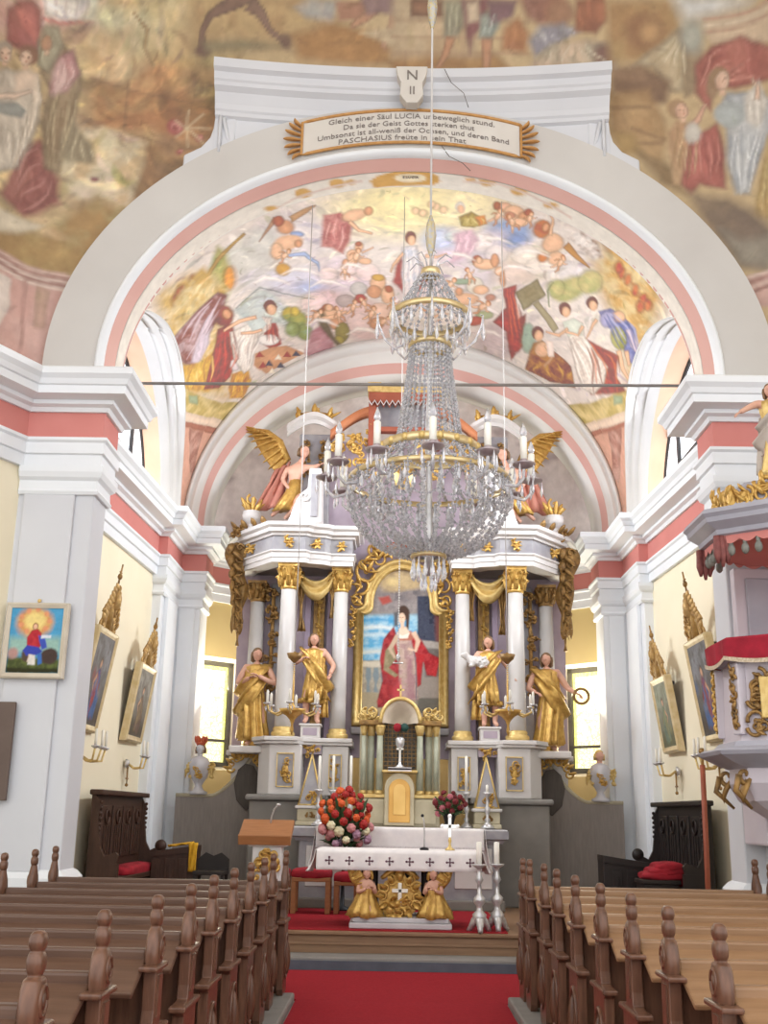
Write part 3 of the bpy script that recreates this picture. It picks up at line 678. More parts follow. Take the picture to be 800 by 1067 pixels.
# ---- painted soffit of the triumphal arch
def soffit():
    n, m = 260, 10; V = []
    for j in range(m + 1):
        t = j / m; y = 10.305 + .30 * t
        for i in range(n + 1):
            ph = PI - PI * i / n; V.append((2.996 * cos(ph), y, Z0 - .003 + (2.347 + .01 * t) * sin(ph)))
    s = Surface(V, n, m); p = s.paint('e6e0d6', wob=.01, wfreq=5)
    D = lambda x, y: (220 + x / 3.81, 60 + y / 3.81)
    E_ = lambda x, y: (420 + x / 3.636, 60 + y / 3.636)
    for f, g in ((D, 1), (E_, 1)):
        pass
    p.poly([D(*q) for q in ((630, 490), (660, 470), (720, 452), (800, 446), (860, 452), (900, 470), (910, 492), (880, 505), (800, 508), (720, 510), (650, 520))], 'd2a662', soft=.012)
    p.ell(*D(790, 478), 17, 4.5, 'efe3c6', soft=.012)
    for q, rx, ry in ((D(365, 538), 9, 5), (D(500, 500), 9, 5), (D(555, 495), 5, 3), (E_(320, 470), 9, 5), (E_(255, 462), 5, 3), (E_(440, 505), 9, 5), (D(240, 600), 8, 3), (E_(560, 560), 8, 3)):
        p.ell(*q, rx, ry, 'd2a868', soft=.015)
    for f, pts in ((D, [(200, 640), (330, 560), (460, 520), (600, 490)]), (E_, [(230, 470), (360, 480), (480, 520), (640, 610)]), (E_, [(230, 455), (360, 462), (500, 500)])):
        p.line([f(*q) for q in pts], 2.2, 'd8c4b8', soft=.012)
    p.grain(.04); tag(s.build('trim_painted_soffit', M_fresco, p), kind='structure')
soffit()

# ---- nave vault
def nave():
    ctrl = [(-9.5, 1.0), (-7.4, 3.1), (-5.9, 6.2), (-4.7, 8.6), (-3.85, 10.2), (-2.2, 10.34), (0, 10.34), (2.2, 10.34), (3.85, 10.2), (4.7, 8.6), (5.9, 6.2), (7.4, 3.1), (9.5, 1.0)]
    def cr(t):
        n = len(ctrl) - 1; x = t * n; i = min(int(x), n - 1); f = x - i
        g = lambda k: Vector(ctrl[min(max(k, 0), n)])
        a, b, c, d = g(i - 1), g(i), g(i + 1), g(i + 2)
        return .5 * ((2 * b) + (c - a) * f + (2 * a - 5 * b + 4 * c - d) * f * f + (3 * b - a - 3 * c + d) * f ** 3)
    nu, nv = 620, 280; V = []
    plan = [cr(.5 + (lambda w: .30 * w + .14 * w ** 5)(2 * i / nu - 1)) for i in range(nu + 1)]
    for j in range(nv + 1):
        q = (lambda w: w * .84 if w < .86 else .7224 + (w - .86) / .14 * .2776)(j / nv)
        if q < .45: z = 5.5 + q / .45 * 3.6; k = 1.
        else:
            a = (q - .45) / .55 * PI / 2; z = 9.1 + 3.6 * sin(a); k = 1 - .93 * (1 - cos(a))
        for pnt in plan: V.append((pnt.x * k, 2.2 + (pnt.y - 2.2) * k, z))
    s = Surface(V, nu, nv); p = s.paint('c2a777', wob=.03, wfreq=3, fk=4.5, model=.14)
    A = lambda x, y: (x / 3.2, y / 3.2); B = lambda x, y: (200 + x / 2.857, y / 2.857)
    Cc = lambda x, y: (420 + x / 3.333, y / 3.333); D = lambda x, y: (620 + x / 3.444, y / 3.444)
    def PF(T, pts, c, **k): p.poly([T(*q) for q in pts], c, **k)
    def EF(T, x, y, rx, ry, c, **k):
        q = T(1, 0)[0] - T(0, 0)[0]; p.ell(*T(x, y), rx * q, ry * q, c, **k)
    # left: distant landscape, rocks
    PF(A, [(430, -60), (720, -60), (700, 60), (560, 170), (470, 110)], 'd9c897', soft=.2, c2='cfb980'); PF(A, [(520, 200), (640, 170), (800, 180), (800, 240), (600, 260)], 'b79a5c', soft=.15, c2='9c8a54')
    PF(A, [(300, 250), (520, 200), (760, 260), (740, 420), (560, 470), (280, 420)], 'b98c55', soft=.12, c2='a9713e'); PF(A, [(520, 300), (740, 330), (720, 480), (560, 480)], '9c6e3c', soft=.1, c2='b5793f')
    PF(A, [(620, 260), (760, 290), (740, 350), (640, 330)], '8f7a4c', soft=.1)
    PF(A, [(440, 470), (720, 450), (560, 640), (420, 700)], 'a37b4c', soft=.1, c2='8a6238')
    PF(A, [(-60, -60), (340, -60), (330, 80), (140, 100), (-60, 120)], 'd8b3a4', soft=.1, c2='c9988c'); PF(A, [(130, -60), (330, -60), (320, 70), (150, 50)], 'd9d3c6', soft=.03); PF(A, [(140, 52), (320, 72), (318, 84), (138, 64)], 'c27f74', soft=.01)
    for k in range(5): p.line([A(150 + 36 * k, -20), A(148 + 36 * k, 50)], 1.5, 'b8a89c', soft=.02)
    PF(A, [(20, 150), (25, 30), (60, 0), (110, 0), (135, 30), (130, 180)], 'bb6a62', soft=.03, c2='a5534f', edge=.08)
    for x, y, r in ((340, 60, 50), (390, 80, 50), (430, 150, 40), (370, 160, 40), (450, 60, 40)): EF(A, x, y, r, r * .8, 'c6c09a', soft=.1, c2='aeb088', a=.85)
    limb(p, A, [(440, 40), (490, 100), (480, 160), (520, 220)], [6, 14, 12, 8], 'a88a58')
    PF(A, [(270, 100), (420, 110), (480, 200), (430, 290), (290, 260)], 'cdb382', soft=.1, c2='c3a06a')
    for pts in ([(300, 260), (480, 310), (740, 380)], [(290, 410), (480, 460), (560, 480)], [(330, 490), (450, 530)], [(300, 560), (420, 595)], [(430, 270), (420, 370), (405, 470), (405, 520)], [(500, 570), (580, 620)]):
        p.line([A(*q) for q in pts], 1.6, '7d5a3a', soft=.02, a=.7)
    PF(A, [(200, 540), (260, 430), (340, 420), (430, 450), (490, 480), (480, 560), (430, 690), (330, 660), (230, 690)], 'd6c6a2', soft=.04, c2='c8ab7c')
    EF(A, 318, 597, 14, 8, '8a3f4c', soft=.02)
    vis = (s.uv[:, 1] > -20) & (s.uv[:, 1] < 390) & (s.uv[:, 0] > -20) & (s.uv[:, 0] < 820); p.dabs(900, .26, .13, 5, vis & (s.uv[:, 0] < 260)); p.dabs(1500, .09, .14, 6, vis & (s.uv[:, 0] < 260))
    # roses
    for x, y, r in ((585, 425, 27), (662, 462, 12), (598, 505, 9)):
        EF(A, x, y, r, r * .95, 'a84a46', soft=.02); EF(A, x + 4, y - 2, r * .6, r * .55, 'c77a70', soft=.015); EF(A, x, y + 3, r * .3, r * .3, '8c3434', soft=.01)
    for k in range(14):
        a = k * .9; p.line([A(620, 430), A(640 + 60 * cos(a), 430 + 60 * sin(a))], 1.3, 'cdb48a', soft=.02, a=.6)
    # the women
    PF(A, [(20, 600), (60, 500), (140, 460), (200, 600), (200, 680), (80, 720), (0, 640)], 'a55f54', soft=.04, c2='8d443f', fold=8)
    PF(A, [(150, 170), (215, 145), (255, 190), (275, 270), (240, 420), (200, 580), (150, 560), (140, 400), (165, 300), (130, 240)], 'a08a66', soft=.03, c2='8c7350', fold=8, edge=.06)
    PF(A, [(160, 280), (185, 190), (250, 160), (270, 240), (220, 310), (165, 315)], 'c99490', soft=.03, c2='b57c7c', fold=10, edge=.05)
    PF(A, [(170, 240), (210, 200), (230, 280), (175, 320)], 'd6b3ac', soft=.04); PF(A, [(240, 400), (310, 480), (320, 545), (220, 540), (200, 470)], 'a89a78', soft=.04, c2='8d7f60')
    PF(A, [(122, 130), (150, 80), (195, 85), (215, 150), (160, 240), (125, 220)], 'a8a184', soft=.03, edge=.05); EF(A, 155, 135, 22, 30, 'b5805c', soft=.02)
    PF(A, [(-20, 330), (-20, 240), (20, 225), (100, 250), (130, 260), (135, 400), (110, 480), (60, 560), (-20, 580)], 'd5cab8', soft=.03, c2='b9ad9c', fold=8, edge=.06)
    EF(A, 95, 180, 30, 34, '8d6148', soft=.03); EF(A, 90, 195, 20, 27, 'e0c2a8', soft=.02); limb(p, A, [(110, 250), (125, 330), (100, 420), (50, 530), (38, 560)], [30, 34, 34, 22, 8], 'dccbb4')
    PF(A, [(50, 250), (90, 225), (125, 250), (110, 300), (50, 310)], 'e0c8b0', soft=.04); PF(A, [(-20, 340), (60, 340), (90, 370), (70, 395), (-20, 370)], '8f948f', soft=.02); EF(A, 14, 175, 24, 34, 'dcc8b4', soft=.02); EF(A, 16, 160, 26, 22, 'a89a88', soft=.02); limb(p, A, [(-10, 320), (50, 320), (110, 300)], [20, 22, 12], 'dcc2ac')
    PF(A, [(-20, 670), (0, 690), (150, 750), (60, 780), (-20, 770)], 'd8cbb0', soft=.03); PF(A, [(-40, 770), (100, 770), (300, 800), (330, 900), (200, 920), (-40, 830)], 'b59650', soft=.05, c2='a07c3c')
    PF(A, [(150, 750), (330, 650), (420, 720), (300, 860)], 'ad9a60', soft=.08, c2='a57f40')
    # painted cornice and pink attic under it
    PF(A, [(-80, 800), (0, 832), (250, 925), (300, 960), (300, 1300), (-80, 1300)], 'd0a49a', soft=.02, c2='c8978c')
    for k, c in enumerate(('c9a79a', 'a87c72', 'cdb2a6', '9c7068', 'd6bdb0')):
        y = 830 + k * 12; PF(A, [(-40, y - 18), (250, y + 94), (250, y + 106), (-40, y - 6)], c, soft=.008)
    PF(A, [(-40, 920), (0, 910), (35, 930), (35, 1010), (0, 1080), (-40, 1080)], 'dccdc2', soft=.015); PF(A, [(120, 950), (165, 970), (150, 1100), (110, 1090)], 'c49a88', soft=.015, c2='a98a70'); PF(A, [(80, 930), (92, 935), (70, 1180), (58, 1180)], 'b5857c', soft=.012)
    # middle: beast and bare legs
    PF(B, [(-20, -60), (330, -60), (420, 70), (330, 150), (100, 130), (-20, 150)], 'b99a62', soft=.15, c2='a88450'); PF(B, [(300, 110), (420, 60), (560, 110), (640, 180), (480, 200), (310, 170)], 'b5823f', soft=.06, c2='a0702f')
    limb(p, B, [(190, -30), (110, 10), (50, 50), (25, 100), (30, 150)], [60, 44, 22, 18, 26], '7c5a48'); limb(p, B, [(170, 10), (205, 40), (235, 90), (280, 130)], [50, 32, 18, 20], '856350'); EF(B, 280, 125, 16, 22, '6f4f3e', soft=.03); EF(B, 30, 155, 24, 16, '634436', soft=.03)
    PF(B, [(30, 130), (160, 120), (260, 140), (150, 150), (40, 155)], '7e7350', soft=.05)
    PF(B, [(310, 20), (360, -10), (440, 0), (420, 60), (340, 50)], 'a5a39c', soft=.04, c2='c5b09a'); PF(B, [(430, 0), (540, 0), (500, 60), (440, 60)], 'a87456', soft=.03)
    limb(p, B, [(560, 10), (510, 60), (470, 80)], [40, 28, 14], 'b98560'); limb(p, B, [(610, 20), (600, 80), (570, 140), (590, 160)], [44, 34, 16, 10], 'c08a66')
    PF(B, [(500, -20), (660, -20), (640, 60), (560, 40), (520, 50)], '8a6a68', soft=.03, c2='735260', fold=8)
    PF(B, [(500, 100), (800, 60), (800, 150), (640, 160)], 'c9b28a', soft=.03); p.line([B(560, 110), B(830, 100)], 2, 'a58a68', soft=.02); p.line([B(600, 140), B(830, 150)], 2, 'a07c58', soft=.02)
    PF(B, [(560, 150), (900, 160), (950, 210), (600, 210)], 'b08444', soft=.04, c2='96692f')
    PF(Cc, [(-40, -20), (260, -20), (260, 200), (-40, 200)], 'c4ab84', soft=.06, c2='b89a70'); PF(Cc, [(25, 0), (140, 0), (140, 62), (25, 62)], '8c5f40', soft=.02, edge=.06)
    for y in (70, 130, 185): p.line([Cc(-40, y), Cc(440, y + 8)], 2.2, 'ac8a66', soft=.02)
    PF(Cc, [(145, 0), (220, 0), (215, 80), (190, 130), (140, 130)], '9a9678', soft=.03, c2='86806a', fold=10); limb(p, Cc, [(165, 130), (150, 190), (115, 250)], [34, 26, 12], 'b57f56')
    PF(Cc, [(205, 0), (300, -10), (290, 80), (245, 130), (235, 190), (215, 100)], '85464a', soft=.03, c2='6c383c', fold=12); PF(Cc, [(222, 10), (262, 0), (268, 70), (225, 80)], 'cbb494', soft=.03)
    PF(Cc, [(270, 50), (340, 30), (330, 100), (305, 140), (265, 135)], '9aa394', soft=.03, c2='7f8c86'); PF(Cc, [(290, 0), (400, 0), (380, 60), (300, 90)], '77525a', soft=.03); limb(p, Cc, [(292, 135), (290, 200), (288, 255)], [40, 30, 16], 'b9835c')
    PF(Cc, [(340, 180), (350, 100), (400, 60), (440, 120), (430, 185)], 'b8793f', soft=.04, c2='a0622f', fold=12); PF(Cc, [(400, -20), (560, -20), (600, 60), (480, 90), (430, 60)], 'a06848', soft=.05, c2='8f5a46', fold=7)
    EF(Cc, 545, 50, 40, 46, 'a0714e', soft=.04, c2='8a5a40'); PF(Cc, [(440, 150), (480, 90), (560, 80), (620, 110), (560, 140), (500, 180), (460, 200)], '8d8a96', soft=.04, c2='a3a0a2', fold=9)
    PF(Cc, [(600, 0), (700, -20), (705, 70), (670, 120), (600, 110)], '9c5a34', soft=.03, c2='7f432a'); EF(Cc, 680, 40, 28, 40, 'a8623c', soft=.03)
    PF(Cc, [(430, 240), (520, 150), (640, 140), (720, 160), (740, 240)], 'a9a088', soft=.04, c2='c1a78a', fold=7); EF(Cc, 700, 190, 40, 36, '7a5146', soft=.05)
    p.dabs(900, .1, .12, 8, vis & (s.uv[:, 0] > 200) & (s.uv[:, 0] < 660))
    # right: rocks, lion, tent, kneeling women
    PF(D, [(40, 0), (290, 0), (300, 100), (160, 220), (50, 220)], 'b99659', soft=.06, c2='ab8148'); EF(D, 170, 110, 70, 66, 'a97c48', soft=.06, c2='946437'); EF(D, 195, 110, 40, 42, 'b58a52', soft=.05)
    PF(D, [(270, -20), (430, -20), (560, 0), (400, 60), (330, 80)], 'cfd0cc', soft=.1); PF(D, [(390, 70), (640, -10), (640, 140), (420, 150)], 'd0b694', soft=.03)
    for k in range(3): p.line([D(390, 70 + 22 * k), D(640, -10 + 22 * k)], 2.5, ('b98c74', 'd9c6a8', 'b08870')[k], soft=.02)
    PF(D, [(120, 240), (300, 100), (330, 160), (320, 330), (270, 330), (200, 240)], 'c8b894', soft=.03, c2='b8a27c', edge=.06); PF(D, [(290, 110), (315, 100), (390, 180), (360, 330), (320, 350), (320, 200)], '96805f', soft=.03); EF(D, 350, 130, 46, 60, 'a4a698', soft=.06)
    PF(D, [(50, 240), (160, 230), (270, 290), (260, 370), (180, 380), (60, 330)], '957250', soft=.05, c2='7b5a3e'); PF(D, [(50, 340), (190, 320), (230, 390), (260, 480), (240, 600), (50, 480)], 'b8935c', soft=.05, c2='a67f4a')
    for pts in ([(60, 390), (200, 385)], [(130, 460), (250, 500)], [(150, 515), (240, 510)]): p.line([D(*q) for q in pts], 2, '87633c', soft=.03)
    PF(D, [(60, 470), (140, 480), (180, 560), (90, 560)], 'a88644', soft=.05); PF(D, [(150, 540), (280, 600), (330, 700), (240, 660)], '84683c', soft=.06)
    PF(D, [(360, 330), (355, 230), (420, 160), (520, 120), (640, 160), (640, 280), (500, 320), (430, 300), (420, 400)], 'b46150', soft=.03, c2='a34c40', fold=7, edge=.06)
    PF(D, [(260, 480), (290, 430), (350, 450), (380, 520), (360, 680), (280, 660)], 'c09a6c', soft=.03, c2='b08458', fold=9)
    PF(D, [(310, 660), (340, 480), (390, 470), (440, 440), (470, 560), (470, 680), (380, 660), (350, 700)], 'b5574c', soft=.03, c2='9d423c', fold=9, edge=.05)
    EF(D, 290, 390, 32, 34, 'b9935c', soft=.03); EF(D, 308, 398, 26, 30, 'd9a98c', soft=.02); limb(p, D, [(330, 470), (370, 430), (400, 370)], [30, 24, 12], 'd5a386'); EF(D, 350, 480, 30, 40, 'c7c2b8', soft=.03)
    PF(D, [(440, 400), (470, 330), (530, 330), (600, 330), (640, 370), (640, 460), (590, 560), (550, 700), (500, 700), (470, 560), (470, 460)], 'bcc0c2', soft=.03, c2='a3abb2', fold=8, edge=.06)
    EF(D, 485, 410, 56, 46, 'a9b3b4', soft=.03); PF(D, [(530, 350), (590, 290), (620, 370), (590, 460), (545, 440)], 'd2ccc2', soft=.03, fold=10)
    EF(D, 425, 300, 26, 50, '9c7b58', soft=.03); EF(D, 452, 285, 26, 36, 'dcb498', soft=.02, rot=-20); limb(p, D, [(580, 360), (585, 310), (565, 285)], [24, 18, 12], 'd5b096')
    PF(D, [(560, 780), (620, 480), (660, 480), (660, 800)], 'c4ab60', soft=.03, c2='b08f48', fold=10); PF(D, [(340, 690), (480, 710), (560, 760), (640, 820), (640, 980), (520, 960), (400, 820)], '867056', soft=.07, c2='6f5c4c')
    PF(D, [(440, 820), (520, 860), (640, 840), (640, 960), (520, 950)], '8a8272', soft=.06); PF(D, [(530, 1000), (700, 945), (700, 1100), (560, 1100)], 'c99f94', soft=.02)
    for k, c in enumerate(('cdb0a2', 'a5766c', 'cbaa9c', '96685f')):
        y = 1000 + k * 18; PF(D, [(530, y), (680, y - 55), (680, y - 42), (530, y + 12)], c, soft=.01)
    folds(p, A, [(30, 600), (60, 500), (130, 470)], [(80, 710), (190, 670), (200, 600)], 9, '7c3a36', 'c4827a', 9, 21); folds(p, A, [(165, 300), (145, 420), (160, 570)], [(270, 250), (240, 420), (200, 580)], 8, '74603e', 'c2b088', 8, 22)
    folds(p, A, [(185, 190), (162, 310)], [(255, 180), (260, 250), (215, 310)], 7, 'a06a6a', 'e2bcb6', 7, 23); folds(p, A, [(-10, 380), (-10, 570)], [(90, 390), (100, 480), (60, 560)], 9, '9a8e7e', 'ece4d4', 8, 24); folds(p, A, [(105, 260), (90, 400), (50, 530)], [(140, 290), (132, 400), (70, 540)], 5, 'a89a86', 'f0e6d4', 7, 25)
    folds(p, A, [(240, 410), (215, 535)], [(300, 480), (320, 545)], 6, '7a6c4e', 'c6b894', 7, 26); folds(p, A, [(128, 110), (124, 220)], [(205, 110), (205, 170)], 5, '7c7658', 'c6c0a0', 6, 27)
    folds(p, D, [(360, 320), (400, 190), (480, 140)], [(430, 300), (520, 300), (630, 270)], 10, '84382f', 'd08a78', 8, 28); folds(p, D, [(340, 480), (330, 680)], [(440, 450), (470, 570), (460, 670)], 9, '843630', 'd08274', 8, 29)
    folds(p, D, [(470, 450), (475, 560), (505, 700)], [(640, 440), (590, 560), (550, 700)], 11, '8a94a0', 'e4e8ea', 8, 30); folds(p, D, [(290, 450), (270, 650)], [(375, 510), (350, 680)], 6, '90703f', 'd8ba8c', 7, 31); folds(p, D, [(600, 560), (570, 780)], [(660, 500), (660, 790)], 6, '8f7434', 'dac888', 7, 32)
    folds(p, D, [(530, 360), (545, 440)], [(600, 320), (600, 440)], 5, 'b0a89c', 'f2ece2', 6, 33); folds(p, D, [(300, 110), (200, 230)], [(325, 160), (320, 320)], 6, 'a08c60', 'e0d2b0', 8, 34)
    folds(p, Cc, [(148, 0), (145, 130)], [(215, 0), (190, 125)], 5, '6c6a50', 'bcb898', 6, 35); folds(p, Cc, [(275, 50), (268, 132)], [(338, 35), (305, 138)], 5, '687872', 'c2cac0', 6, 36); folds(p, Cc, [(455, 130), (470, 190)], [(560, 85), (615, 115)], 6, '6c6a7a', 'bcbac0', 6, 37); folds(p, Cc, [(440, 235), (530, 150)], [(730, 235), (640, 145)], 8, '847a62', 'd2c4a8', 7, 38)
    face(p, A, 92, 190, 28, '8a5e44', turn=-1, tilt=.2); face(p, A, 16, 178, 28, 'a89a88', turn=1); face(p, A, 158, 138, 28, '9c9478', 'b98a64', turn=-1, tilt=.1); face(p, D, 305, 395, 32, 'a8845a', 'dcae90', turn=1, tilt=-.3); face(p, D, 452, 285, 36, '96744e', 'e0b89c', turn=1, tilt=-.2)
    p.dabs(1500, .06, .07, 9, vis); p.grain(.07); p.haze(.14, 'cdbfb2'); p.c = (p.c * .84 + p.c.mean(1, keepdims=True) * .16) * .94; tag(s.build('ceiling_nave_vault', M_fresco, p, hole=lambda q: q[1] > 9.9 and abs(q[0]) < 3.45 and q[2] < Z0 + 2.8 * math.sqrt(1 - (q[0] / 3.45) ** 2)), kind='structure')
nave()

# ---- apse half dome: grey-violet feathered clouds
def dome():
    nu, nv = 220, 80; V = []
    for j in range(nv + 1):
        be = PI / 2 * .995 * j / nv
        for i in range(nu + 1):
            al = PI - PI * i / nu; V.append((3.42 * cos(al) * cos(be), 16.85 + 1.75 * sin(al) * cos(be), 5.6 + 3.3 * sin(be)))
    s = Surface(V, nu, nv); p = s.paint('e6dcde', wob=.05, wfreq=3)
    ang = np.arctan2(s.T - 1.4, s.S); rad = np.hypot(s.S, s.T - 1.4)
    w = fbm(rad * 2.2 + 2 * fbm(s.S * 2, s.T * 2), ang * 9) ; w2 = fbm(s.S * 1.4 + 5, s.T * 1.4)
    a = np.clip((w - .42) / .25, 0, 1)[:, None]; b = np.clip((w2 - .45) / .3, 0, 1)[:, None]
    p.c = p.c * (1 - .55 * a) + np.array(lin('cdbfc2')) * .55 * a
    p.c = p.c * (1 - .5 * b) + np.array(lin('f2ecee')) * .5 * b
    rr = random.Random(4)
    for k in range(70):
        u = 215 + rr.random() * 420; v = 400 + rr.random() * 150; q = 5 + rr.random() * 7
        sg = -1 if u < 424 else 1
        p.poly([(u, v), (u + sg * q * 1.4, v - q * .7), (u + sg * q * 1.8, v - q * .1), (u + sg * q * 1.5, v + q * .5), (u + sg * q * .6, v + q * .5)], rr.choice(('f6f2f3', 'e2d8da', 'a8989f', 'f0e6e8')), soft=.04, a=.7)
    p.grain(.07); tag(s.build('ceiling_apse_half_dome', M_fresco, p), kind='structure')
dome()
# ================================================================== carved figures and ornament
M_gold = mat('gilding', 'dcb766', .36, .42, c2='ae8444', scale=14, amt=.5, bump=.35, bscale=40)
M_goldp = mat('pale_gilding', 'e3cb8c', .38, .4, c2='c4a25c', scale=14, amt=.5, bump=.2, bscale=40)
M_golddk = mat('dark_gilding', 'b08a50', .45, .4, c2='6a5234', scale=12, amt=.5, bump=.4, bscale=40)
M_flesh = mat('painted_flesh', 'dcb09a', .55, c2='c99682', scale=6)
M_pinkcloth = mat('carved_pink_drape', 'cf9080', .6, c2='bb7a6c', scale=5)
M_hair = mat('brown_carved_hair', '8a6f52', .6, c2='6e553d', scale=10, bump=.3)
M_marble = mat('pale_grey_marble', 'cfcdd0', .4, c2='b9b6bb', scale=3.5, amt=.6, detail=8, bump=.02)
M_altwhite = mat('altar_white_paint', 'd9d6d4', .5, c2='cac6c4', scale=2.5, amt=.7)
M_lilac = mat('lilac_marble', 'b7a9b4', .45, c2='97899a', scale=4, amt=.7, detail=8)
M_greym = mat('grey_veined_marble', 'a8a6a8', .45, c2='83818a', scale=6, amt=.6, detail=8)
M_silver = mat('silver', 'dddcdc', .3, .55, c2='b0b0b2', scale=14, amt=.5, bump=.15)
M_wax = mat('white_candle', 'f1efe8', .5, c2='e6e2d6')
def skin_verts(pts, edges, rad, root=0, sub=1):
    "grow one continuous surface over a jointed skeleton"
    me = bpy.data.meshes.new('_s'); me.from_pydata([tuple(p) for p in pts], edges, [])
    o = bpy.data.objects.new('_s', me); COL.objects.link(o)
    m = o.modifiers.new('skin', 'SKIN')
    if not me.skin_vertices: me.attributes.new('skin_vertex', 'FLOAT', 'POINT')
    for i, r in enumerate(rad):
        r = r if hasattr(r, '__len__') else (r, r)
        me.skin_vertices[0].data[i].radius = r; me.skin_vertices[0].data[i].use_root = i == root
    m.use_smooth_shade = True
    sb = o.modifiers.new('sub', 'SUBSURF'); sb.levels = sub; sb.render_levels = sub
    dg = bpy.context.evaluated_depsgraph_get(); dg.update()
    ev = bpy.data.meshes.new_from_object(o.evaluated_get(dg))
    vs = [tuple(v.co) for v in ev.vertices]; fs = [tuple(p.vertices) for p in ev.polygons]
    bpy.data.objects.remove(o); bpy.data.meshes.remove(me); bpy.data.meshes.remove(ev)
    return vs, fs
def head_mesh(mb, c, r, yaw=0, tilt=0):
    "head with brow, eye hollows, nose, mouth, chin and ears; faces -Y before turning"
    M = Matrix.Translation(c) @ Matrix.Rotation(yaw, 4, 'Z') @ Matrix.Rotation(tilt, 4, 'X')
    h = MB()
    def f(d):
        k = 1
        if d.y < 0:
            for ex in (-.36, .36): k -= .09 * math.exp(-((d.x - ex) ** 2 + (d.z - .08) ** 2) / .03)
            k += .07 * math.exp(-((d.x) ** 2) / .25 - (d.z - .3) ** 2 / .03)
            k -= .05 * math.exp(-(d.x ** 2) / .05 - (d.z + .45) ** 2 / .008)
            k += .10 * math.exp(-(d.x ** 2) / .06 - (d.z + .82) ** 2 / .05)
        if d.z < -.2: k *= 1 - .16 * (abs(d.x)) * (-d.z)
        return k
    h.ball((0, 0, 0), (.78 * r, .95 * r, 1.12 * r), 20, 16, f)
    h.tube([(0, -.9 * r, .2 * r), (0, -1.12 * r, -.12 * r), (0, -1.0 * r, -.2 * r)], [.07 * r, .15 * r, .11 * r], 6)
    for sx in (-1, 1): h.ball((sx * .78 * r, .05 * r, 0), (.1 * r, .18 * r, .26 * r), 6, 5); h.ball((sx * .3 * r, -.86 * r, .08 * r), (.12 * r, .07 * r, .07 * r), 6, 4)
    h.xf(M); mb.add(h.v, h.f); return M
def hair_mesh(mb, M, r, long=True):
    h = MB()
    h.ball((0, .14 * r, .22 * r), (.9 * r, .98 * r, 1.02 * r), 16, 12, lambda d: 1.0 if d.y > -.35 or d.z > .45 else .86)
    n = 9
    for k in range(n):
        a = PI * (k / (n - 1)); x, y = .82 * r * cos(a), .75 * r * sin(a) + .1 * r
        L = 1.3 * r if long else .7 * r
        h.tube([(x, y, .4 * r), (x * 1.1, y * 1.1, -.2 * r), (x * (1.05 + .1 * (k % 2)), y * 1.1, -.4 * r - L * .5), (x * .95, y * 1.0, -L)], [.22 * r, .26 * r, .2 * r, .06 * r], 6)
    h.xf(M); mb.add(h.v, h.f)
def hand(mb, w, d, L, side):
    "palm with four bent fingers and a thumb; w wrist, d pointing direction"
    w = Vector(w); d = Vector(d).normalized(); s = d.cross(Vector((0, 0, 1)))
    s = s.normalized() if s.length > .1 else Vector((1, 0, 0)); n = s.cross(d)
    mb.tube([w - d * L * .1, w + d * L * .2, w + d * L * .5], [L * .14, L * .22, L * .2], 8, True, .5)
    for k, (o, q) in enumerate(((-.17, .42), (-.06, .5), (.06, .47), (.17, .38))):
        b = w + d * L * .46 + s * o * L
        mb.tube([b, b + d * q * L * .5 - n * .04 * L, b + d * q * L * .85 - n * .16 * L, b + d * q * L - n * .28 * L], [L * .075, L * .07, L * .06, L * .04], 6)
    b = w + d * L * .15 + s * side * .16 * L
    mb.tube([b, b + d * L * .2 + s * side * .12 * L, b + d * L * .38 + s * side * .1 * L - n * .1 * L], [L * .09, L * .08, L * .05], 6)
def robe_mesh(mb, sec, folds=9, amp=.13, twist=.8, seg=54, ph=0.):
    "folded cloth lofted through sections (x, y, z, rx, ry)"
    rings = []; n = len(sec)
    for k, (x, y, z, rx, ry) in enumerate(sec):
        t = k / (n - 1); ring = []
        for i in range(seg):
            a = 2 * PI * i / seg
            m = 1 + amp * (.25 + .9 * t) * (sin(folds * a + ph + twist * 3 * t) + .5 * sin((folds * 2 - 3) * a + 2 * ph + 2.5 * t))
            ring.append((x + rx * m * cos(a), y + ry * m * sin(a), z + .012 * sin(5 * a + ph) * (t > .9)))
        rings.append(ring)
    return mb.loft(rings)
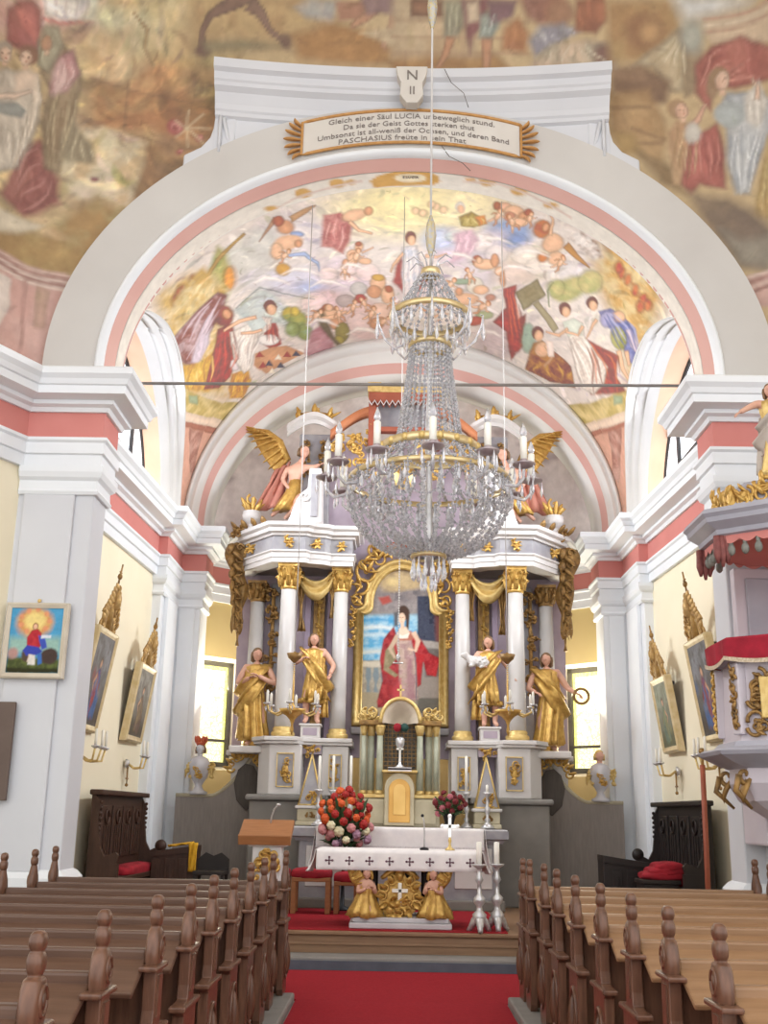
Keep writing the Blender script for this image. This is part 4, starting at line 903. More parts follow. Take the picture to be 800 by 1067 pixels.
def statue(name, label, loc, h, arms, head=(0, 0), sway=.04, robe=M_gold, cloak=M_gold, cut=0., group='gilded saints of the high altar', hair=M_hair, cloak_side=1, bend=0., plinth=None, seed=0, long=True):
    """standing carved saint of height h; arms: ((elbow),(wrist)) left then right in body units (h = 1), facing -Y"""
    t = thing(name, label, 'statue', loc, group); L = Vector(loc); r = h * .062
    def W(x, y, z): return L + Vector((x * h, y * h, z * h))
    s = sway
    top = W(s * .2, -.02 - bend, .93)
    pts = [W(s, 0, .52), W(s * .9, -.01, .62), W(s * .4, -.01 - bend * .5, .74), W(s * .25, -.01 - bend, .82), W(s * .2, -.015 - bend, .87),
           W(s * .2 - .115, -.01 - bend * .8, .80), W(*arms[0][0]), W(*arms[0][1]), W(s * .2 + .115, -.01 - bend * .8, .80), W(*arms[1][0]), W(*arms[1][1]),
           W(s - .05, 0, .49), W(-.06, -.04, .28), W(-.055, 0, .05), W(-.07, -.08, .02), W(s + .05, 0, .49), W(.07, -.01, .27), W(.06, .01, .05), W(.085, -.06, .02)]
    ed = [(0, 1), (1, 2), (2, 3), (3, 4), (2, 5), (5, 6), (6, 7), (2, 8), (8, 9), (9, 10), (0, 11), (11, 12), (12, 13), (13, 14), (0, 15), (15, 16), (16, 17), (17, 18)]
    rad = [x * h for x in (.085, .075, .09, .04, .033, .045, .032, .024, .045, .032, .024, .06, .045, .03, .025, .06, .045, .03, .025)]
    v, f = skin_verts(pts, ed, rad); b = MB().add(v, f)
    M = head_mesh(b, top, r, head[0], head[1])
    for i, sd in ((7, 1), (10, -1)): hand(b, pts[i], pts[i] - pts[i - 1], h * .085, sd)
    b.build('body', M_flesh, t)
    hb = MB(); hair_mesh(hb, M, r, long); hb.build('hair', hair, t)
    low = .06 + cut
    sec = [(s * .25, -.01 - bend * .8, .83, .06, .05), (s * .3, -.01 - bend * .7, .80, .12, .078), (s * .45, -.01 - bend * .4, .70, .112, .09), (s * .9, -.005, .58, .092, .08), (s, 0, .52, .105, .092),
           (s * 1.0, -.01, .40, .122, .11), (s * .6, -.015, .26, .118, .115), (s * .2, -.01, low + .05, .128, .125), (s * .1, -.01, low, .135, .13)]
    rb = MB(); robe_mesh(rb, [(L.x + a * h, L.y + b_ * h, L.z + c * h, d * h, e * h) for a, b_, c, d, e in sec], 9, .17, .9, seg=72, ph=seed); rb.build('robe', robe, t)
    # cloak swept from one shoulder to the other hip
    cb = MB(); rings = []; q = cloak_side
    for k in range(15):
        u = k / 14; ring = []
        for i in range(16):
            w = i / 15 - .5
            a = (-1.0 + 2.0 * u) * q
            x = s * .5 + q * (.13 - .30 * u) + .05 * sin(3 * w * PI + seed)
            y = -.10 - .035 * sin(u * PI) + .10 * (abs(u - .5) * 2) ** 2 - .02 * sin(w * 22 + u * 3) - bend * (1 - u) * .7
            z = .80 - .36 * u + w * (.10 + .30 * u * (1 - .35 * u)) - .05 * u
            ring.append(W(x, y, z))
        rings.append(ring)
    cb.loft(rings, False, False)
    rings = []
    for k in range(12):                                             # fall of the cloak behind and beside
        u = k / 11
        rings.append([W(s * .5 - q * (.07 + .03 * u) + .11 * (i / 11 - .5) * (1 + .35 * u), .02 + .07 * sin(i * 1.3 + u * 2) * .4 + .02 * i / 11, .66 - .58 * u) for i in range(12)])
    cb.loft(rings, False, False)
    ob = cb.build('cloak', cloak, t); sd = ob.modifiers.new('thick', 'SOLIDIFY'); sd.thickness = h * .012
    if plinth:
        plinth(t)
    return t, W, pts
def wing(mb, root, tip, up, n=9, w=.05):
    "feathered wing: long blades fanned from the leading edge"
    root, tip, up = Vector(root), Vector(tip), Vector(up)
    L = (tip - root).length
    mb.tube([root, root.lerp(tip, .35) + up * .16 * L, root.lerp(tip, .7) + up * .14 * L, tip], [w * .9, w * 1.1, w * .8, w * .25], 8)
    rings = []
    for k in range(12):                                            # the webbed span under the feathers
        t = k / 11; b = root.lerp(tip, t) + up * (.15 * L * sin(PI * min(1, t * 1.05)))
        d = ((tip - root).normalized() * (.35 + .8 * t) - up * (1.05 - .55 * t)).normalized(); ln = .40 * L * (.65 + .35 * sin(PI * (t * .8 + .2))) * (1 - .75 * t ** 4)
        rings.append([b + d * ln * j / 5 + Vector((0, .012 if q else -.004, 0)) for q, js in ((0, range(6)), (1, range(5, -1, -1))) for j in js])
    mb.loft(rings)
    for layer, (ln, off) in enumerate(((.50, 0), (.32, .015), (.18, .03))):
        for k in range(n):
            t = k / (n - 1); b = root.lerp(tip, t * .92) + up * (.15 * L * sin(PI * min(1, t * 1.05)))
            d = ((tip - root).normalized() * (.35 + .8 * t) - up * (1.05 - .55 * t)).normalized()
            e = b + d * ln * L * (.65 + .35 * sin(PI * (t * .8 + .2)))
            mb.leaf(b - Vector((0, off, 0)), e - Vector((0, off, 0)), d * .02 + up * .04 * L, w * 1.05, .35)
    return mb
def scrolls(mb, c, w, h, seed=0, n=7, r=.02, yj=.04):
    "rocaille ornament: C scrolls and leaves filling a w x h field facing -Y"
    rr = random.Random(seed)
    for k in range(n):
        a = Vector((c[0] + (rr.random() - .5) * w * .8, c[1] - rr.random() * yj, c[2] + (rr.random() - .5) * h * .8))
        mb.curl(a, .22 * min(w, h) * (.6 + rr.random() * .7), 1.1 + rr.random() * .5, r, a0=rr.random() * 6, hand=rr.choice((-1, 1)), seg=6, n=16)
        d = Vector((rr.random() - .5, -.2, rr.random() - .3)).normalized() * min(w, h) * .45
        mb.leaf(a, a + d, Vector((0, -.03, .02)), r * 1.8, .4)
    return mb
def capital(mb_bell, mb_leaf, c, r, z0, z1):
    "corinthian capital: bell, two rows of leaves, corner volutes, abacus"
    H = z1 - z0
    mb_bell.lathe((c[0], c[1], 0), [(r * .98, z0), (r * 1.08, z0 + .03), (r * .98, z0 + .05), (r * 1.0, z0 + H * .5), (r * 1.25, z0 + H * .85)], 20)
    for row, (zz, hh, n, o) in enumerate(((z0 + .05, .42 * H, 8, 0), (z0 + .05 + .25 * H, .45 * H, 8, PI / 8))):
        for k in range(n):
            a = 2 * PI * k / n + o; d = Vector((cos(a), sin(a), 0))
            b = Vector((c[0], c[1], zz)) + d * r * 1.02
            mb_leaf.tube([b, b + d * r * .12 + Vector((0, 0, hh * .6)), b + d * r * .45 + Vector((0, 0, hh)), b + d * r * .7 + Vector((0, 0, hh * .82))], [r * .3, r * .34, r * .24, r * .1], 6, True, .5)
    for k in range(4):
        a = PI / 4 + PI / 2 * k; d = Vector((cos(a), sin(a), 0)); q = Vector((c[0], c[1], z0 + H * .78)) + d * r * 1.45
        mb_leaf.curl(q, r * .38, 1.4, r * .13, (tuple(d), (0, 0, 1)), PI * .9, hand=-1)
        mb_leaf.tube([Vector((c[0], c[1], z0 + H * .4)) + d * r, Vector((c[0], c[1], z0 + H * .75)) + d * r * 1.1, q + Vector((0, 0, r * .36))], [r * .1, r * .12, r * .12], 6)
    q = r * 1.5; n = 6; poly = []
    for k in range(4):
        a0 = PI / 4 + PI / 2 * k; p0 = Vector((cos(a0), sin(a0))) * q * 1.25; p1 = Vector((cos(a0 + PI / 2), sin(a0 + PI / 2))) * q * 1.25
        for i in range(n):
            t = i / n; m = p0.lerp(p1, t); poly.append((c[0] + m.x * (1 - .12 * sin(PI * t)), c[1] + m.y * (1 - .12 * sin(PI * t))))
    mb_bell.prism(poly, 'z', z1 - H * .13, z1)
# ================================================================== on and around the triumphal arch
def keystone():
    prof = [(0, 8.25), (.02, 8.25), (.03, 8.72), (.07, 8.74), (.08, 8.78), (.10, 8.80), (.11, 8.86), (.16, 8.97), (.22, 9.01), (.23, 9.05), (.25, 9.07), (.27, 9.14), (.32, 9.17), (.33, 9.27), (0, 9.30)]
    rings = []
    for k in range(33):
        x = -2.12 + 4.24 * k / 32; yb = 10.36 - .16 * (x / 2.12) ** 2
        rings.append([(x, yb - o, z) for o, z in prof])
    struct('trim_keystone_block', MB().loft(rings, True, True, False), M_cool)
    for s in (-1, 1):
        mb = MB(); pr = [(s * 2.10, 9.2), (s * 2.13, 8.75), (s * 2.14, 8.62), (s * 2.17, 8.5), (s * 2.26, 8.38), (s * 2.44, 8.28), (s * 2.44, 8.0), (s * 1.9, 8.0), (s * 1.9, 9.2)]
        mb.prism(pr if s < 0 else pr[::-1], 'y', 10.19, 10.36); struct('trim_keystone_side', mb, M_cool, bevel=.02)
    for s in (-1, 1):
        mb = MB().tube([(s * 2.03, 10.17, 8.72), (s * 1.98, 10.2, 8.5), (s * 1.9, 10.25, 8.32)], .025, 8).tube([(s * 2.06, 10.17, 8.30), (s * 2.06, 10.15, 8.74)], .02, 6); struct('trim_keystone_fillet', mb, M_cool)
keystone()
M_ink = mat('dark_lettering', '857d78', .9)
M_ochre = mat('ochre_scrollwork', 'c99a60', .7, c2='b17f48', scale=20, bump=.2)
M_plate = mat('inscription_ground', 'd5d1cb', .85, c2='c8c3bc', scale=2)
def lettering(txt, size, place, width=None, up=0):
    "letters of one line, each vertex laid by place(x along line, y height) -> point"
    cu = bpy.data.curves.new('_t', 'FONT'); cu.body = txt; cu.size = size; cu.align_x = 'CENTER'; cu.resolution_u = 2; cu.extrude = .003
    o = bpy.data.objects.new('_t', cu); COL.objects.link(o); dg = bpy.context.evaluated_depsgraph_get(); dg.update()
    me = bpy.data.meshes.new_from_object(o.evaluated_get(dg)); mb = MB()
    xs = [v.co.x for v in me.vertices]; k = 1
    if width and xs: k = width / (max(xs) - min(xs))
    mb.add([place(v.co.x * k, v.co.y, v.co.z) for v in me.vertices], [tuple(p.vertices) for p in me.polygons], False)
    bpy.data.objects.remove(o); bpy.data.curves.remove(cu); bpy.data.meshes.remove(me)
    return mb
def cartouche():
    zl = lambda x: Z0 + 2.575 * math.sqrt(1 - (x / 3.25) ** 2)
    t = thing('inscription_cartouche', 'painted inscription panel in ochre scroll frame across the crown of the great arch', 'inscription', (0, 10.14, 8.4))
    fy = 10.13; n = 40; X = 1.17; H = .41
    up = [(X * (1 - 2 * k / n), zl(X * (1 - 2 * k / n)) + H) for k in range(n + 1)]; lo = [(-X + 2 * X * k / n, zl(-X + 2 * X * k / n) + .015) for k in range(n + 1)]
    MB().prism(up + lo, 'y', fy, 10.165).build('panel', M_plate, t)
    f = MB(); ring = [(p[0], fy - .005, p[1]) for p in up + lo]; f.tube(ring + [ring[0]], .017, 6)
    f.build('scroll_frame', M_ochre, t)
    for s in (-1, 1):
        l = MB(); zc = zl(X) + .2
        for k in range(7):
            a = -1.25 + .42 * k; b = (s * X, fy, zc + .11 * (k - 3) * .5); e = (s * (X + .17 * cos(a) + .03), fy - .02, zc + .27 * sin(a))
            l.leaf(b, e, (s * .06, -.02, 0), .036, .45)
        l.build('acanthus_leaf_end', M_ochre, t)
    T = MB()
    for txt, yo, w, xo in (('Gleich einer Säul LUCIA unbeweglich stund.', .31, 1.78, .0), ('Da sie der Geist Gottes sterken thut', .222, 1.40, -.03), ('Umbsonst ist all-weniß der Ochsen, und deren Band', .135, 2.04, .02), ('PASCHASIUS freüte in sein That', .05, 1.36, -.1)):
        T2 = lettering(txt, .086, lambda x, y, z, yo=yo, xo=xo: (x + xo, fy - .004 - z, zl(x + xo) + yo + y), w)
        par = list(range(len(T2.v)))
        def find(i):
            while par[i] != i: par[i] = par[par[i]]; i = par[i]
            return i
        for f_ in T2.f:
            for i in f_[1:]: par[find(i)] = find(f_[0])
        isl = {}
        for i in range(len(T2.v)): isl.setdefault(find(i), []).append(i)
        isl = sorted(isl.values(), key=lambda L: min(T2.v[i][0] for i in L)); words = []; end = -9
        for L in isl:                                              # letters closer than a word gap share a word
            a_, b_ = min(T2.v[i][0] for i in L), max(T2.v[i][0] for i in L)
            if a_ - end > .020: words.append([])
            words[-1] += L; end = max(end, b_)
        for Wd in words:
            ix = {i: n_ for n_, i in enumerate(Wd)}; MB().add([T2.v[i] for i in Wd], [tuple(ix[i] for i in f_) for f_ in T2.f if f_[0] in ix], False).build('painted_word', M_ink, t)
    t = thing('number_tablet', 'small shield tablet with N II over the inscription panel', 'inscription', (-.01, 9.98, 8.8))
    MB().prism([(-.175, 9.25), (-.16, 9.14), (-.12, 9.05), (-.13, 8.9), (-.06, 8.80), (.06, 8.80), (.12, 8.9), (.11, 9.05), (.15, 9.14), (.165, 9.25)][::-1], 'y', 9.97, 10.1).build('tablet', M_plate, t, bevel=.008)
    T = MB(); a = lettering('N', .17, lambda x, y, z: (x - .0, 9.965 - z, 9.08 + y)); b = lettering('II', .14, lambda x, y, z: (x, 9.965 - z, 8.90 + y)); T.add(a.v, a.f, False).add(b.v, b.f, False); T.build('lettering', M_ink, t)
    a = lettering('S.LUCIA', .05, lambda x, y, z: (x, 10.42 - y * 1.1, 8.170 - z)); tag(a.build('saint_name', M_ink, off=(0, 10.38, 8.17)), 'small painted saint name in an ochre oval under the arch crown', 'inscription')
cartouche()
rod = MB(); rod.tube([(-3.7, 10.98, 5.955), (3.7, 10.98, 6.03)], .018, 8)
for s in (-1, 1): rod.cb(s * 3.62 - .05, s * 3.62 + .05, 10.9, 11.06, 5.9, 6.1)
tag(rod.build('tie_rod', mat('pale_iron', '8f8a86', .6, c2='7d7874'), off=(0, 10.98, 5.95)), 'thin dark iron tie rod spanning the chancel arch above the cornices', 'tie rod')
crk = MB()
for pts in (((463, 72), (470, 86), (483, 97), (488, 112)), ((460, 152), (468, 163), (482, 170), (490, 178))):
    crk.tube([P(u, v, 10.115 if v > 110 else 9.99 + .0015 * (v - 70)) for u, v in pts], .0045, 4)
struct('trim_plaster_crack', crk, mat('crack_grey', '6c6662', .9))  # dark grey lines of the cracks in the plaster
# ================================================================== CRYSTAL CHANDELIER and hanging lamps
def crystal(name, tint, tr, rough=.03):
    m = bpy.data.materials.new(name); m.use_nodes = True; nt = m.node_tree; N = nt.nodes; b = N['Principled BSDF']
    b.inputs['Base Color'].default_value = (*lin(tint), 1); b.inputs['Roughness'].default_value = rough
    b.inputs['Transmission Weight'].default_value = tr; b.inputs['IOR'].default_value = 1.52; b.inputs['Specular IOR Level'].default_value = .9
    no = N.new('ShaderNodeTexNoise'); no.inputs['Scale'].default_value = 40; tc = N.new('ShaderNodeTexCoord'); rp = N.new('ShaderNodeValToRGB')
    rp.color_ramp.elements[0].position = .35; rp.color_ramp.elements[1].position = .65
    rp.color_ramp.elements[0].color = (*lin('cfd2da'), 1); rp.color_ramp.elements[1].color = (*lin(tint), 1)
    nt.links.new(tc.outputs['Object'], no.inputs['Vector']); nt.links.new(no.outputs['Fac'], rp.inputs['Fac']); nt.links.new(rp.outputs['Color'], b.inputs['Base Color'])
    return m
M_crys = crystal('cut_crystal', 'fbfbff', .62)
M_amber = crystal('amber_glass', 'ead9a0', .5)
M_cord = mat('pale_cord', 'cfccca', .6)
M_brass = mat('brass', 'e8d6aa', .3, .5, c2='cfb680', scale=10)
M_cup = mat('candle_saucer', 'b9aeb0', .35, .4, c2='8a7c80', scale=12)
def chandelier():
    cx, cy = P(447, 500, 8.0).x, 8.0
    Zv = lambda v: P(447, v, cy).z
    k = 8.0 / F_PX * 1.005                                        # metres per pixel at that distance
    lustre = thing('crystal_chandelier', 'great crystal chandelier with white candles hanging in the arch', 'chandelier', (cx, cy, Zv(600)))
    def part(mb, n, m, par=None, **kw): return mb.build(n, m, par or lustre, **kw)
    zt = 12.4
    r = MB(); r.tube([(cx, cy, Zv(290)), (cx, cy, zt)], .009, 8); part(r, 'suspension_rod', M_cord)
    for v in (8, 245):
        a = MB().lathe((cx, cy, 0), [(.012, Zv(v + 22)), (.034, Zv(v + 14)), (.046, Zv(v)), (.034, Zv(v - 12)), (.012, Zv(v - 20))], 12, smooth=False); part(a, 'amber_glass_bead', M_amber)
    st = MB().lathe((cx, cy, 0), [(.02, Zv(600)), (.03, Zv(560)), (.02, Zv(480)), (.035, Zv(470)), (.02, Zv(400)), (.05, Zv(365)), (.02, Zv(350)), (.02, Zv(290))], 12); part(st, 'central_stem', M_silver)
    def ringp(n, R, v, h, m=M_brass, w=.012):
        z = Zv(v); o = MB().lathe((cx, cy, 0), [(R - w, z - h), (R + w, z - h), (R + w * 1.5, z), (R + w, z + h), (R - w, z + h), (R - w, z - h)], 48); return part(o, n, m)
    Rt, Rn0, Rn1, Rg, Rb = 44 * k, 22 * k, 37 * k, 53 * k, 88 * k
    ringp('crown_cap', 9 * k, 285, .03); ringp('upper_ring', Rt, 331, .022); ringp('neck_ring', Rn0, 361, .02)
    ringp('gilt_band', Rg, 470, .03); ringp('basket_ring', Rb * .98, 503, .02); ringp('bottom_ring', 17 * k, 580, .016)
    for i in range(18):
        a = 2 * PI * i / 18; part(MB().ball((cx + Rg * 1.03 * cos(a), cy + Rg * 1.03 * sin(a), Zv(470)), (.026, .026, .032), 8, 6), 'gilt_rosette', M_goldp)
    rn = random.Random(3)
    def strand(fn, n, br, name='crystal_strand'):
        mb = MB().tube([fn(i / (n - 1)) for i in range(n)], br * .2, 4)
        for i in range(n):
            p = fn(i / (n - 1)); mb.bead(p, br * (.85 + .3 * rn.random()), br * 1.15)
        part(mb, name, M_crys)
    def drop(p, L, w):
        mb = MB().lathe((p[0], p[1], 0), [(.001, p[2]), (w * .35, p[2] - L * .12), (w * .3, p[2] - L * .3), (w, p[2] - L * .72), (w * .6, p[2] - L * .9), (.001, p[2] - L)], 6, smooth=False)
        part(mb, 'crystal_drop', M_crys)
    z = Zv
    n = 26
    for i in range(n):                                             # crown: strands spreading to the upper ring
        a = 2 * PI * i / n
        strand(lambda t, a=a: (cx + (9 + (44 - 9) * t ** .8) * k * cos(a), cy + (9 + 35 * t ** .8) * k * sin(a), z(285) + (z(331) - z(285)) * t - .05 * sin(PI * t)), 11, .016)
    n = 28
    for i in range(n):                                             # neck
        a = 2 * PI * i / n
        strand(lambda t, a=a: (cx + (Rn0 + (Rn1 - Rn0) * t ** 1.3) * cos(a), cy + (Rn0 + (Rn1 - Rn0) * t ** 1.3) * sin(a), z(361) + (z(466) - z(361)) * t), 24, .0165)
    n = 34
    for i in range(n):                                             # bowl under the basket ring
        a = 2 * PI * i / n
        strand(lambda t, a=a: (cx + (Rb * cos(t * PI / 2) ** .9 + 15 * k * t) * cos(a), cy + (Rb * cos(t * PI / 2) ** .9 + 15 * k * t) * sin(a), z(506) + (z(578) - z(506)) * sin(t * PI / 2) ** 1.15), 21, .0175)
    n = 20
    for i in range(n):                                             # inner bowl
        a = 2 * PI * (i + .5) / n
        strand(lambda t, a=a: (cx + Rb * .72 * cos(t * PI / 2) * cos(a) + 12 * k * t * cos(a), cy + Rb * .72 * cos(t * PI / 2) * sin(a) + 12 * k * t * sin(a), z(510) + (z(566) - z(510)) * sin(t * PI / 2)), 15, .019)
    n = 24
    for i in range(n):                                             # collar between the gilt band and the basket ring
        a = 2 * PI * i / n
        strand(lambda t, a=a: (cx + (Rg + (Rb - Rg) * t) * cos(a), cy + (Rg + (Rb - Rg) * t) * sin(a), z(474) + (z(500) - z(474)) * t - .04 * sin(PI * t)), 12, .017)
    sw = MB()
    for i in range(17):                                            # swags between gilt band and basket ring, and inner net
        a0, a1 = 2 * PI * i / 17, 2 * PI * (i + 1) / 17
        for q in range(11):
            t = q / 10; a = a0 + (a1 - a0) * t
            for R, v, d in ((Rb, 503, .07), (Rg * 1.02, 474, .06), (Rb * .8, 528, .04), (Rt, 334, .05)):
                sw.bead((cx + R * cos(a), cy + R * sin(a), z(v) - d * 4 * t * (1 - t)), .013)
    o = part(sw, 'bead_swags', M_crys); o['kind'] = 'stuff'
    for i in range(24): a = 2 * PI * (i + .5) / 24; drop((cx + Rb * .72 * cos(a), cy + Rb * .72 * sin(a), z(508)), .17, .022)
    for i in range(20): a = 2 * PI * i / 20; drop((cx + Rg * cos(a), cy + Rg * sin(a), z(476)), .15, .02)
    for i in range(30): a = 2 * PI * i / 30; drop((cx + Rb * cos(a), cy + Rb * sin(a), z(506)), .13, .02)
    for i in range(24): a = 2 * PI * i / 24; drop((cx + Rt * cos(a), cy + Rt * sin(a), z(333)), .15, .02)
    for i in range(14): a = 2 * PI * i / 14; drop((cx + 29 * k * cos(a), cy + 29 * k * sin(a), z(345)), .16, .018)
    for i in range(14): a = 2 * PI * i / 14; drop((cx + 17 * k * cos(a), cy + 17 * k * sin(a), z(582)), .17, .02)
    for i in range(6): a = 2 * PI * i / 6; drop((cx + 7 * k * cos(a), cy + 7 * k * sin(a), z(596)), .15, .018)
    for i in range(8):                                             # sprays on the crown
        a = 2 * PI * i / 8 + .2; d = Vector((cos(a), sin(a), 0)); c = Vector((cx, cy, z(285)))
        mb = MB().tube([c + d * .04, c + d * .07 + Vector((0, 0, .09)), c + d * .14 + Vector((0, 0, .13)), c + d * .2 + Vector((0, 0, .08))], [.008, .007, .006, .004], 6); part(mb, 'crown_spray', M_crys)
    for i in range(8):                                             # short upper arms with pendants
        a = 2 * PI * i / 8; d = Vector((cos(a), sin(a), 0)); c = Vector((cx, cy, z(352)))
        pts = [c + d * .16 - Vector((0, 0, .03)), c + d * .28 - Vector((0, 0, .10)), c + d * .36 - Vector((0, 0, .02)), c + d * .41 + Vector((0, 0, .1)), c + d * .425 + Vector((0, 0, .2)), c + d * .40 + Vector((0, 0, .21))]
        mb = MB().tube(pts, [.010, .010, .010, .009, .007, .005], 7); part(mb, 'upper_glass_arm', M_crys); drop(pts[4] + Vector((0, 0, -.02)), .2, .02)
    R = 111 * k
    for i in range(12):                                            # candle arms
        a = -PI / 2 + 2 * PI * i / 12; d = Vector((cos(a), sin(a), 0)); c = Vector((cx, cy, 0)); zs = z(500)
        o = lambda r_, z_: c + d * r_ + Vector((0, 0, z_))
        arm = MB().tube([o(Rb * .9, zs - .05), o(Rb + .02, zs - .13), o(R - .06, zs - .15), o(R - .005, zs - .10), o(R, zs - .02), o(R, zs)], [.013, .014, .014, .013, .012, .012], 8)
        ap = part(arm, 'candle_arm', M_crys)
        dish = MB().lathe((cx + d.x * R, cy + d.y * R, zs), [(.012, -.03), (.05, -.015), (.082, .0), (.086, .012), (.05, .012), (.024, .015), (.03, .03), (.028, .045)], 18); part(dish, 'drip_dish', M_cup, ap)
        can = MB().lathe((cx + d.x * R, cy + d.y * R, zs), [(.026, .03), (.026, .215), (.018, .222)], 12); part(can, 'candle', M_wax, ap)
        bul = MB().lathe((cx + d.x * R, cy + d.y * R, zs + .22), [(.015, 0), (.026, .025), (.024, .05), (.012, .085), (.002, .11)], 10); part(bul, 'flame_bulb', M_crys, ap)
        for q in range(4): b_ = 2 * PI * q / 4 + a; mb = MB().lathe((cx + d.x * R + .075 * cos(b_), cy + d.y * R + .075 * sin(b_), zs), [(.001, 0), (.005, -.02), (.014, -.09), (.001, -.13)], 6, smooth=False); part(mb, 'crystal_pendant', M_crys, ap)
chandelier()

def vault_point(u, v):
    d = WM @ np.array([u - 400, 533.5 - v, F_PX])
    for y in np.arange(9, 17, .01):
        t = y / d[1]; X = CAM_X + d[0] * t; Zz = CAM_H + d[2] * t
        if Zz > Z0 and (X / av(y)) ** 2 + ((Zz - Z0) / BV) ** 2 > 1: return Vector((X, y, Zz))
def hanging_lamp(u0, v0, vb, label):
    top = vault_point(u0, v0); x, y = top.x, top.y
    d = WM @ np.array([0, 0, 0]); 
    zz = lambda v: P(u0, v, y).z if False else CAM_H + (lambda q: q[2] * y / q[1])(WM @ np.array([u0 - (14 if u0 < 400 else -5) - 400, 533.5 - v, F_PX]))
    t = thing('hanging_candle_lamp', label, 'hanging lamp', (x, y, zz(vb + 25)), 'candle lamps hung from the chancel vault')
    MB().tube([(x, y, zz(vb - 52)), (x, y, top.z + .05)], .006, 6).build('cord', M_cord, t)
    b = MB()
    for i in range(22): b.ball((x, y, zz(vb - 54 + i * 2.3)), .011, 6, 4)
    b.build('bead_chain', M_cord, t)
    MB().lathe((x, y, 0), [(.01, zz(vb - 50)), (.07, zz(vb - 55)), (.09, zz(vb - 60)), (.05, zz(vb - 56)), (.012, zz(vb - 62))], 12).build('canopy', M_golddk, t)
    MB().lathe((x, y, 0), [(.004, zz(vb + 25)), (.02, zz(vb + 20)), (.012, zz(vb + 14)), (.03, zz(vb + 9)), (.07, zz(vb + 5)), (.14, zz(vb + 1)), (.15, zz(vb - 2)), (.10, zz(vb - 1)), (.03, zz(vb - 3)), (.012, zz(vb - 8)), (.008, zz(vb - 50))], 18).build('bowl', M_gold, t)
    for i in range(6):
        a = 2 * PI * i / 6 + .5; e = Vector((x + .30 * cos(a), y + .30 * sin(a), zz(vb - 6)))
        m = Vector((x + .2 * cos(a), y + .2 * sin(a), zz(vb + 4))); s = Vector((x + .1 * cos(a), y + .1 * sin(a), zz(vb)))
        ar = MB().tube([s, m, Vector((x + .28 * cos(a), y + .28 * sin(a), zz(vb + 1))), e], [.012, .012, .01, .01], 6).build('arm', M_goldp, t)
        MB().lathe((e.x, e.y, e.z), [(.012, -.01), (.04, 0), (.042, .012), (.014, .014)], 12).build('drip_dish', M_silver, ar)
        MB().lathe((e.x, e.y, e.z), [(.014, .01), (.014, .13), (.004, .15)], 8).build('candle', M_wax, ar)
        dr = MB()
        for q in range(3): dr.bead((e.x + .03 * cos(q * 2.1), e.y + .03 * sin(q * 2.1), e.z - .05), .011, .03)
        dr.build('crystal_pendants', M_crys, ar)
hanging_lamp(325.7, 214, 741, 'hanging candle lamp on a long cord before the left outer altar column')
hanging_lamp(522.3, 210, 742, 'hanging candle lamp on a long cord before the right outer altar column')
def sanctuary_cord():
    top = vault_point(421.6, 205); x, y = top.x, top.y
    zb = CAM_H + (lambda q: q[2] * y / q[1])(WM @ np.array([414.4 - 400, 533.5 - 692, F_PX]))
    t = thing('hanging_hook_chain', 'thin white chain with a small hook hanging before the altar painting', 'chain', (x, y, zb))
    MB().tube([(x, y, zb + 1.3), (x, y, top.z + .05)], .006, 6).build('cord', M_cord, t)
    b = MB()
    for i in range(40): b.ball((x, y, zb + .12 + i * .03), (.009, .009, .014), 6, 4)
    b.build('chain', M_cord, t)
    MB().lathe((x, y, 0), [(.004, zb + .12), (.022, zb + .09), (.024, zb + .06), (.006, zb + .03), (.006, zb)], 10).build('weight', M_silver, t)
    MB().tube([(x - .055, y, zb + .012), (x + .055, y, zb + .012)], .009, 6).build('cross_bar', M_silver, t)
sanctuary_cord()
# ================================================================== HIGH ALTAR
M_plinth = mat('dark_plinth_stone', '8b8780', .6, c2='6f6b66', scale=3, amt=.7, detail=7)
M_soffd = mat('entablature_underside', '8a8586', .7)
M_violet = mat('violet_marble', 'a595a8', .45, c2='8b7b90', scale=5, amt=.7, detail=8)
M_colm = mat('column_marble', 'd3d0cd', .35, c2='b4b1b0', scale=3, amt=.55, detail=9, stretch=(1, 1, .5), bump=.01)
M_brownm = mat('russet_paint', 'a25a44', .6, c2='8a4836', scale=5)
M_orange = mat('orange_paint', 'd08a62', .6, c2='bd7650', scale=4)
M_paint = mat_paint('oil_painting', .75, .06, 30, spec=.18)
HA = thing('high_altar', 'towering white and gilded high altar with marble columns around the saint painting', 'altar', (0, 16.0, .335))
def HP(mb, n, m, par=None, **k): return mb.build(n, m, par or HA, **k)
def both(fn):
    for s in (-1, 1): fn(s)
def xb(s, x0, x1): return sorted((s * x0, s * x1))
